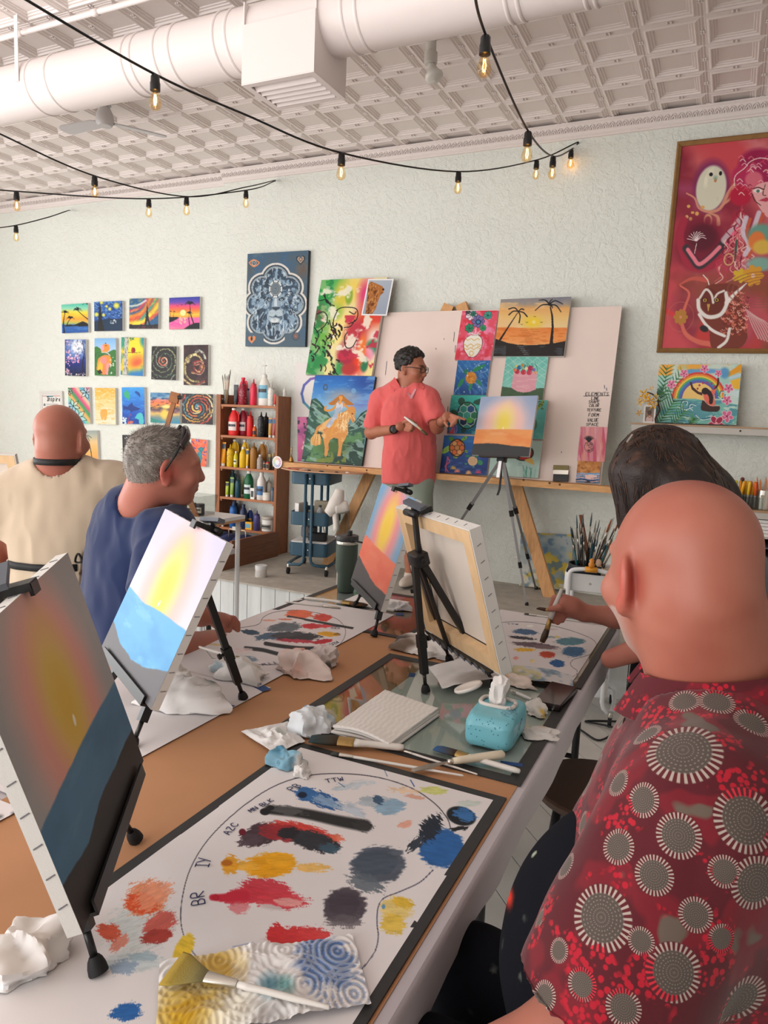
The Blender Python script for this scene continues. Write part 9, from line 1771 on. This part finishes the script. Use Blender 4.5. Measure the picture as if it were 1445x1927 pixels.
for q in(-1,1):gl.tube([Lt(q*.034+.025*math.copysign(abs(math.cos(a))**.7,math.cos(a)),.113-.012*abs(q*.034+.025*math.cos(a))/.06,.006+.019*math.copysign(abs(math.sin(a))**.7,math.sin(a)))for a in np.linspace(0,2*math.pi,25)],.0026,6);gl.tube([Lt(q*.060,.102,.012),Lt(q*.080,.04,.012),Lt(q*.083,-.005,.006)],.0026,6)
gl.tube([Lt(-.010,.117,.010),Lt(.010,.117,.010)],.0026,6);gl.build('eyeglasses',colmat((52,44,38)),pt,True)
a_,b_=I(200,750,-.12),I(285,738,-.20);band('watch_strap',Vt,Ftm,I(292,736,-.205),b_-a_,.018,M_('black_plastic'),pt,out=.001,n=30);wd=I(293,735,-.245);B().rbox((-.016,-.020,0),(.016,.020,.010),.005,frameM(wd,Bt[:,0],Bt[:,2],Bt[:,1])).build('watch_face',colmat((70,74,78),.2),pt,40)
a_=I(640,700,-.12);b_=I(672,668,-.20);band('bead_bracelet',Vt,Ftm,I(655,683,-.165),b_-a_,.008,colmat((120,84,66)),pt,out=.002,n=30)
hb=lambda x,y:I(x,y,-.295);t=thing('paint_brush',hb(450,700),'white handled brush held by the teacher in coral','brush');B().tube([hb(376,640),hb(430,680),hb(475,712)],[.006,.008,.010],10).build('handle',M_('handle_white'),t,True);B().tube([hb(475,712),hb(512,745)],[.011,.014],10,flat=(1,.6)).build('ferrule',colmat((196,180,140)),t,True);B().tube([hb(512,745),hb(535,765),hb(555,780)],[.014,.016,.010],10,flat=(1,.6)).build('bristles',colmat((86,72,46)),t,True)
# ------------------------------------------------------------------ 3: grey haired man in the navy shirt
pn=person('grey haired man in a navy shirt with sunglasses pushed up, turned to the teacher',(-1.66,1.66,.45));hn=at(311,880,2.15);Fn=basis(.90*RH+.42*FH-np.array([0,0,.06]),(.05,-.02,1));nk=at(262,965,2.24);Bn=basis(.75*RH+.66*FH)
S=SDF((-2.05,1.20,.40),(-1.15,2.2,1.52),.0052);Ln=head(S,hn,Fn,.97,True,1.05,nk,.060);S.cap(Ln(0,-.05,-.03),nk,.052,.072,.03);S.ell(at(255,1060,2.33),(.17,.11,.22),.06,Bn);sR,eR,wR=at(312,1010,2.14),at(290,1140,2.02),at(380,1160,2.16);S.path([sR,eR,wR],[.055,.045,.032],.03);S.ell(at(410,1165,2.2),(.045,.03,.022),.02);S.path([at(250,1240,2.2),at(400,1230,2.5),at(380,1330,2.45)],[.09,.075,.05],.03)
for k in range(4):S.path([at(424,1160+5*k,2.21),at(440,1164+5*k,2.22),at(448,1172+5*k,2.22)],[.009,.0085,.0075],.006)
S.path([at(405,1176,2.19),at(420,1184,2.19),at(432,1186,2.2)],[.011,.010,.009],.008)
def Cn(V):
 C=skin_cols(V,(178,116,98),(172,96,82),6,.6);l=(V-hn)@Fn;C=tint(C,near(V,Ln(.084,-.004,-.008),.036),(190,92,80));return C
o,Vn,Fnm=skin_mesh('body',S,pn,Cn,'skin',1)
S=SDF((-2.05,1.15,.48),(-1.15,2.15,1.36),.0064);S.ell(at(262,1040,2.32),(.205,.135,.21),.04,Bn);S.ell(at(250,1150,2.36),(.20,.15,.26),.08,Bn);sL=at(215,990,2.42);S.cap(at(235,985,2.36),at(308,1000,2.18),.085,.088,.05);S.cap(sR,at(293,1115,2.04),.082,.080,.03);d_=(eR-sR)/np.linalg.norm(eR-sR);S.cap(at(245,958,2.25),nk,.07,.07,.04);S.cut(at(293,1118,2.04),d_,at(293,1118,2.04)-np.array([.14,.14,.2]),at(293,1118,2.04)+np.array([.14,.14,.03]));S.cap(nk-np.array([0,0,.01]),Ln(0,-.03,-.05),.072,.075,.006,True);S.cut((0,0,.55),(0,0,-1))
V,F=S.mesh(1);V=wrinkle(V,F,.009,(6,6,3),6);V=wrinkle(V,F,.008,(8,8,5),11,3,True);o=mk('navy_shirt',V,F,M_('cloth_tint'),pn,True);setcol(o,np.tile(rgb((30,44,82)),(len(V),1)))
S=SDF(hn-.16,hn+.18,.004);S.ell(Ln(0,-.020,.043),(.077,.099,.083),.01,Fn);S.ell(Ln(0,-.045,-.005),(.070,.070,.072),.03,Fn);S.cut(Ln(0,.045,.07),Fn@np.array([0,.85,-.52]));S.cut(Ln(0,-.03,-.045),Fn@np.array([0,.42,-.9]));S.ell(Ln(.084,.02,-.02),(.03,.045,.055),.01,Fn,True);S.ell(Ln(-.084,.02,-.02),(.03,.045,.055),.01,Fn,True)
def Chn(V):l=(V-hn)@Fn;C=np.tile(rgb((104,94,86)),(len(V),1));f=fbm(l[:,0]*160,l[:,1]*40,l[:,2]*40,2,seed=3);C=tint(C,(f-.45)*4,(146,138,130));C=tint(C,(.0-l[:,2])*12,(170,160,152));return C
o,Vh,Fh_=skin_mesh('short_hair',S,pn,Chn,'hair_tint',1);NH=normals(Vh,Fh_);rs=np.random.RandomState(4);ii=rs.choice(len(Vh),5200);P0=Vh[ii];dr=NH[ii]*.7+Fn[:,1]*.55+rs.randn(len(ii),3)*.22+np.array([0,0,-.25]);dr/=np.linalg.norm(dr,axis=1)[:,None];ln=(.004+.006*rs.rand(len(ii))+.010*np.clip(((P0-hn)@Fn)[:,2]*12,0,1))[:,None];sd=np.cross(dr,NH[ii]);sd/=np.linalg.norm(sd,axis=1)[:,None]+1e-9;HV=np.stack([P0-sd*.0007,P0+sd*.0007,P0+dr*ln],1).reshape(-1,3)
o=mk('hair_strands',HV,np.arange(len(HV)).reshape(-1,3),M_('hair_tint'),pn);o['kind']='stuff';setcol(o,np.repeat(np.array([rgb((88,78,72)),rgb((160,152,144)),rgb((116,106,98))])[rs.randint(0,3,len(ii))],3,0))
sg_=thing('sunglasses',Ln(0,.02,.12),'black wraparound sunglasses resting on grey hair','sunglasses');B().tube(spline([Ln(.088,-.022,-.012),Ln(.090,.002,.03),Ln(.086,.022,.072),Ln(.062,.036,.108),Ln(.028,.040,.128)],18),[.003]*6+[.004]*4+[.006]*8,8).build('temple',M_('black_plastic'),sg_,True);B().tube(spline([Ln(-.088,-.022,-.012),Ln(-.090,.002,.03),Ln(-.086,.022,.072),Ln(-.062,.036,.108),Ln(-.028,.040,.128)],18),[.003]*6+[.004]*4+[.006]*8,8).build('temple',M_('black_plastic'),sg_,True);B().tube(spline([Ln(.088,.03,.075),Ln(.06,.05,.108),Ln(0,.058,.122),Ln(-.06,.05,.108),Ln(-.088,.03,.075)],20),.014,8,flat=(.35,1)).build('lens',M_('tablet_dark'),sg_,True)
band('apron_strap',Vn,Fnm,nk+np.array([.0,.0,.035]),Ln(0,-.03,-.05)-nk,.022,M_('black_matte'),pn,ref=-Fn[:,1],a0=-120,a1=120,out=.006,shift=lambda a:-.05*math.sin(a/1.0)**2)
# ------------------------------------------------------------------ 4: bald man in the beige shirt, seen from behind
pg=person('bald man in a beige shirt and black apron straps, seen from behind',(-2.2,1.9,.45));hg=at(115,826,2.6);Fg=basis(.97*FH+.12*RH);ng=at(112,890,2.62)
S=SDF((-2.75,1.45,.50),(-1.75,2.35,1.58),.0056);Lg=head(S,hg,Fg,1.0,True,1.12,ng,.064);S.cap(Lg(0,-.06,-.03),ng,.05,.075,.03);S.ell(at(108,1010,2.66),(.19,.11,.22),.06,Fg);S.path([at(15,945,2.64),at(-25,1060,2.62),at(-10,1060,2.9)],[.06,.05,.036],.03);S.path([at(222,925,2.70),at(262,1040,2.72),at(240,1050,3.0)],[.06,.05,.036],.03)
o,Vg,Fgm=skin_mesh('body',S,pg,lambda V:tint(skin_cols(V,(176,118,98),(164,92,78),9,.6),(.02-((V-hg)@Fg)[:,2])*5*((V[:,2]>1.25)),(178,106,90)),'skin',1)
S=SDF((-2.8,1.40,.55),(-1.7,2.35,1.40),.0066);S.ell(at(108,985,2.66),(.225,.14,.23),.04,Fg);S.ell(at(100,1085,2.68),(.195,.15,.28),.08,Fg);S.cap(at(40,930,2.63),at(205,912,2.68),.088,.088,.05);S.cap(at(18,945,2.63),at(-18,1000,2.62),.095,.092,.03);S.cap(at(222,925,2.70),at(248,1000,2.72),.092,.088,.03);S.cap(at(95,900,2.62),at(135,898,2.63),.078,.078,.04);S.cap(ng-np.array([0,0,.012]),Lg(0,-.02,-.06),.077,.08,.006,True);S.cut((0,0,.62),(0,0,-1))
for p_,q_ in(((15,945,2.64),(-18,1002,2.62)),((222,925,2.70),(250,1005,2.72))):a_,b_=at(*p_),at(*q_);d_=(b_-a_)/np.linalg.norm(b_-a_);S.cut(b_,d_,b_-np.array([.13,.2,.2]),b_+np.array([.13,.2,.04]))if q_[0]<100 else S.cut(b_,d_,b_-np.array([.07,.2,.2]),b_+np.array([.14,.2,.04]))
V,F=S.mesh(1);V=wrinkle(V,F,.010,(6,6,2.2),3);V=wrinkle(V,F,.009,(7,7,3),14,3,True);o=mk('beige_shirt',V,F,M_('cloth_tint'),pg,True);setcol(o,np.tile(rgb((200,180,156)),(len(V),1)))
wz_=at(95,1058,2.6)[2];cg=at(102,1060,2.68);band('waist_strap',V,F,(cg[0],cg[1],wz_-.0),(0.02,0,1),.026,M_('black_matte'),pg,out=.003,mx=.5)
band('neck_strap',Vg,Fgm,ng+np.array([0,0,.045]),(0,0,1),.022,M_('black_matte'),pg,out=.004,shift=lambda a:.0);q=at(90,834,2.49);B().box((-.012,-.004,-.014),(.012,.004,.014),frameM(at(95,835,2.505),RH,FH,(0,0,1))).build('strap_buckle',M_('black_plastic'),pg)
bw=at(158,1058,2.52);bo=B();bo.tube(spline([bw,bw+RH*.03+np.array([0,0,.035]),bw+RH*.055+np.array([0,0,.02]),bw+RH*.02],14),.008,6,flat=(1,.4));bo.tube(spline([bw,bw-RH*.02+np.array([0,0,.03]),bw-RH*.03,bw],12),.008,6,flat=(1,.4));bo.tube(spline([bw,bw+RH*.02-np.array([0,0,.10]),bw+RH*.035-np.array([0,0,.22])],12),.010,6,flat=(1,.3));bo.tube(spline([bw,bw+RH*.05-np.array([0,0,.09]),bw+RH*.055-np.array([0,0,.20])],12),.008,6,flat=(1,.3));bo.build('strap_bow',M_('black_matte'),pg,True)
# ------------------------------------------------------------------ 5: woman with long brown hair, painting
pw_=person('woman with long dark brown hair painting at the far end, brush in hand',(.0,2.42,.46));hw_=at(1238,930,2.28);Fw=basis((-.93,.30,-.35));nw=np.array([-.06,2.44,1.21]);H=lambda x,y,d=0.0:at(960+x/4.327,1100+y/4.327,2.46+d)
S=SDF((-.60,2.1,.60),(.25,2.75,1.52),.0046);Lw=head(S,hw_,Fw,.97,True,.9,nw,.050);S.ell((.02,2.43,1.0),(.10,.16,.20),.06);S.path([(.0,2.62,1.12),(-.10,2.60,.915),H(860,262),H(600,232)],[.048,.044,.038,.027],.02);S.path([H(600,230),H(520,190),H(440,150)],[.027,.031,.030],.02);S.ell(H(470,180),(.04,.026,.032),.015)
S.path([H(420,110),H(360,112),H(330,185)],[.0125,.0105,.0085],.007);S.path([H(470,215,-.02),H(400,190,-.03),H(322,200,-.025)],[.0135,.0115,.0095],.008);S.path([H(430,190),H(360,230),H(352,302)],[.0115,.0105,.0085],.006);S.path([H(450,205),H(402,245),H(388,312)],[.0115,.010,.0085],.006);S.path([H(475,220),H(442,255),H(425,298)],[.0105,.009,.0075],.006);S.path([(.0,2.25,1.12),(-.10,2.22,.92),(-.28,2.30,.80)],[.046,.042,.03],.02)
skin_mesh('body',S,pw_,lambda V:skin_cols(V,(190,122,104),(176,98,84),12,.6),'skin',1)
S=SDF((-.35,2.08,.48),(.32,2.80,1.30),.008);S.ell((.03,2.43,1.0),(.14,.19,.22),.04);S.ell((.02,2.43,.78),(.17,.19,.26),.06);S.cap((.02,2.29,1.13),(.02,2.58,1.13),.07,.07,.05);S.cap((.0,2.61,1.12),(-.07,2.60,.97),.07,.065,.03);S.cap((.0,2.25,1.12),(-.07,2.23,.97),.07,.065,.03);S.cut((0,0,.55),(0,0,-1));skin_mesh('grey_shirt',S,pw_,(78,78,82),'cloth_tint',1,(.007,(8,8,3),9))
S=SDF((-.36,2.05,.30),(.20,2.80,1.14),.007);S.ell((-.03,2.42,.90),(.165,.21,.26),.04);S.ell((-.06,2.39,.66),(.17,.21,.40),.08);S.cut((0,0,.34),(0,0,-1))
def Cw(V):
 pj=np.array([project(p)for p in V]);x,y=(pj[:,0]-1090)*4.533,(pj[:,1]-1150)*4.533;C=np.tile(rgb((26,27,31)),(len(V),1));w_=.5*(fbm(x*.02,y*.02,seed=2)-.5);C=tint(C,(1.1-np.hypot((x-495)/48,(y-680)/38)+w_)*5,(30,104,54));C=tint(C,(1.1-np.hypot((x-590)/56,(y-672)/48)+w_)*5,(32,110,56));C=tint(C,(1-np.hypot((x-522)/20,(y-802)/22))*6,(84,50,122));C=tint(C,(1-np.hypot((x-500)/12,(y-850)/30))*6,(200,60,76));C=tint(C,(fbm(V[:,0]*70,V[:,1]*70,V[:,2]*70,2,seed=8)-.82)*24,(190,190,170));return C
skin_mesh('paint_splashed_apron',S,pw_,Cw,'apron_cloth',1,(.006,(9,9,4),3))
S=SDF((-.50,2.08,1.06),(.22,2.72,1.60),.0052);S.ell(at(1238,892,2.28),(.155,.135,.155),.04,Fw);S.cap(at(1255,890,2.26),at(1335,945,2.24),.125,.085,.05);S.cap(at(1325,930,2.24),at(1372,1000,2.24),.075,.03,.05);S.cap(at(1205,900,2.2),at(1185,985,2.2),.085,.04,.05);S.cap(at(1280,930,2.18),at(1290,1020,2.2),.11,.07,.05)
V,F=S.mesh(2);V=wrinkle(V,F,.010,(10,26,5),4);V=wrinkle(V,F,.004,(30,60,9),7);o=mk('long_hair',V,F,M_('hair_tint'),pw_,True);f=fbm(V[:,0]*30,V[:,1]*70,V[:,2]*8,3,seed=5);C=np.tile(rgb((38,26,22)),(len(V),1));C=tint(C,(f-.52)*4,(74,48,36));C=tint(C,(.42-f)*5,(24,17,16));setcol(o,C)
bvh=BVHTree.FromPolygons([tuple(p)for p in V],[tuple(q)for q in F]);rs=random.Random(7);st_=B();root=at(1225,815,2.3)
for k in range(420):
 e_=at(rs.uniform(1150,1385),rs.uniform(960,1040),rs.uniform(2.12,2.3));pts=[]
 for t_ in np.linspace(0.05,1,9):
  p=root+(e_-root)*t_+np.array([rs.uniform(-.03,.03)*(1-t_),0,.06*math.sin(t_*3.14)]);h=bvh.find_nearest(Vector(p));q=np.array(h[0])+np.array(h[1])*.0018;pts.append(q if t_<.85 else q+np.array([.01*rs.random(),0,-.05*(t_-.8)]))
 st_.tube(pts,[.0011]*8+[.0004],3,caps=False)
o=st_.build('hair_strands',M_('hair_tint'),pw_,True);o['kind']='stuff';nv=len(o.data.vertices);gc=np.array([rgb((34,24,21)),rgb((66,43,32)),rgb((88,58,42)),rgb((27,19,18))])[np.random.RandomState(3).randint(0,4,nv//27+1)];setcol(o,np.repeat(gc,27,0)[:nv])
B().bar(at(1180,832,2.12),at(1190,818,2.14),.006,.004).build('hair_clip',M_('steel'),pw_)
t=thing('paint_brush',H(270,440),'cream handled brush held by the woman over her palette paper','brush');B().tube([H(420,35,-.012),H(370,160,-.012),H(325,280,-.012)],[.0055,.0085,.0095],12).build('handle',M_('handle_white'),t,True);B().tube([H(325,280,-.012),H(300,365,-.012)],[.0105,.0125],12,flat=(1,.75)).build('ferrule',M_('ferrule_brass'),t,True);B().tube([H(300,365,-.012),H(280,420,-.012),H(258,470,-.012)],[.0125,.016,.012],12,flat=(1,.75)).build('bristles',colmat((62,46,32)),t,True)
stool(.08,2.45,'dark stool under the woman with brown hair',.46,.17)
# ================================================================== things behind the two men at the left
XS0,XS1,YS0,YS1=-4.1,-2.50,1.85,3.3
t2=thing('work_table',(-3.3,2.5,0),'second work table with painted sheets behind the man in beige','table');B().box((XS0,YS0,TZ-.03),(XS1,YS1,TZ)).build('table_top',M_('cloth_grey'),t2)
for x in(XS0+.1,XS1-.1):
 for y in(YS0+.1,YS1-.1):B().tube([(x,y,0),(x,y,TZ-.03)],.015,8).build('leg',M_('black_plastic'),t2,True)
def sE(p):
 p.fill('ece4e0');f=lambda x,y:(x,y)
 for y0_,h_,c in((555,26,'b89a7a'),(640,40,'e8a878'),(720,26,'d8d0c8'),(790,14,'c8505a'),(945,26,'d8485a'),(870,12,'eab070'),(1040,44,'e8945a'),(990,14,'f0ded4')):dab(p,160,y0_,200,h_,c,-4,.4,int(y0_),.95)
sheet('palette_sheet','palette paper striped red and orange on the second table',-3.35,-2.54,1.92,3.0,.004,60,80,(0,960,8.03),sE)
u_,up_,n_=canvas_frame(None,math.radians(200),math.radians(18),0);Bc_=at(-20,1036,3.3);Bc_[2]=.92
easel_canvas('black canvas on an easel at the frame edge behind the beige shirt',Bc_,205,18,0,lambda p:(p.grad([(0,'d88a4a'),(420,'e09a5a'),(430,'26242a'),(1000,'1f1e22')])),SQ,40)
tri_easel('black easel on the second table at the frame edge',Bc_,205,18,0,[T(15,1072)[:2],Bc_[:2]+np.array([-.16,-.02])],Bc_[:2]+np.array([.02,.16]))
ps=at(350,975,4.05);zs=ps[2];ts=thing('side_table',(ps[0],ps[1]+.12,0),'tall white side table between the navy shirt and the bookcase','table');B().box((ps[0]-.28,ps[1]-.06,zs-.02),(ps[0]+.17,ps[1]+.32,zs)).build('table_top',M_('trolley_white'),ts);B().box((ps[0]-.28,ps[1]-.058,zs-.035),(ps[0]+.17,ps[1]+.318,zs-.0205)).build('wood_edge',M_('brush_wood'),ts)
for x in(-.26,.14):
 for y in(-.04,.29):B().tube([(ps[0]+x,ps[1]+y,0),(ps[0]+x,ps[1]+y,zs-.035)],.014,8).build('leg',M_('trolley_white'),ts,True)
bx=np.array([ps[0]-.07,ps[1]+.14,zs]);t=thing('clear_box',bx,'clear plastic box of small tubs on the white side table','box');B().loft([[bx+np.array([x*.10,y*.07,.001])for x,y in((-1,-1),(1,-1),(1,1),(-1,1))],[bx+np.array([x*.115,y*.085,.12])for x,y in((-1,-1),(1,-1),(1,1),(-1,1))]],caps=False).build('box_wall',M_('clear_plastic'),t)
for k,(x,c)in enumerate((((-.06),(70,84,92)),((.0),(206,190,120)),((.06),(44,44,50)))):bottle('jar',bx+np.array([x,-.01,.004]),.026,.065,c,['slate','yellow labelled','black'][k]+' small jar inside the clear box',group='jars in the clear box',cap=(60,60,66),lab=(214,206,190))
t=thing('wooden_easel',(ps[0]-.05,ps[1]+.2,zs),'small jointed wooden easel behind the grey haired head','easel');mat('oak',(168,108,60),.5,var=.12,vscale=20)
B().bar(at(372,975,4.15),at(352,930,4.15),.03,.02,up=FH).build('lower_arm',M_('oak'),t);B().bar(at(352,930,4.15),at(312,830,4.15),.03,.02,up=FH).build('middle_arm',M_('oak'),t);B().bar(at(300,850,4.12),at(332,741,4.12),.024,.018,up=FH).build('mast',M_('oak'),t);B().bar(at(326,758,4.10),at(331,739,4.10),.05,.03,up=FH).build('mast_block',M_('oak'),t);B().bar(at(372,968,4.14),at(354,990,4.14),.03,.02,up=FH).build('foot_arm',M_('oak'),t);B().lathe([(.012,-.01),(.012,.01)],12,frameM(at(338,748,4.08),(0,0,1),FH,RH)).build('screw_knob',M_('black_plastic'),t,40)
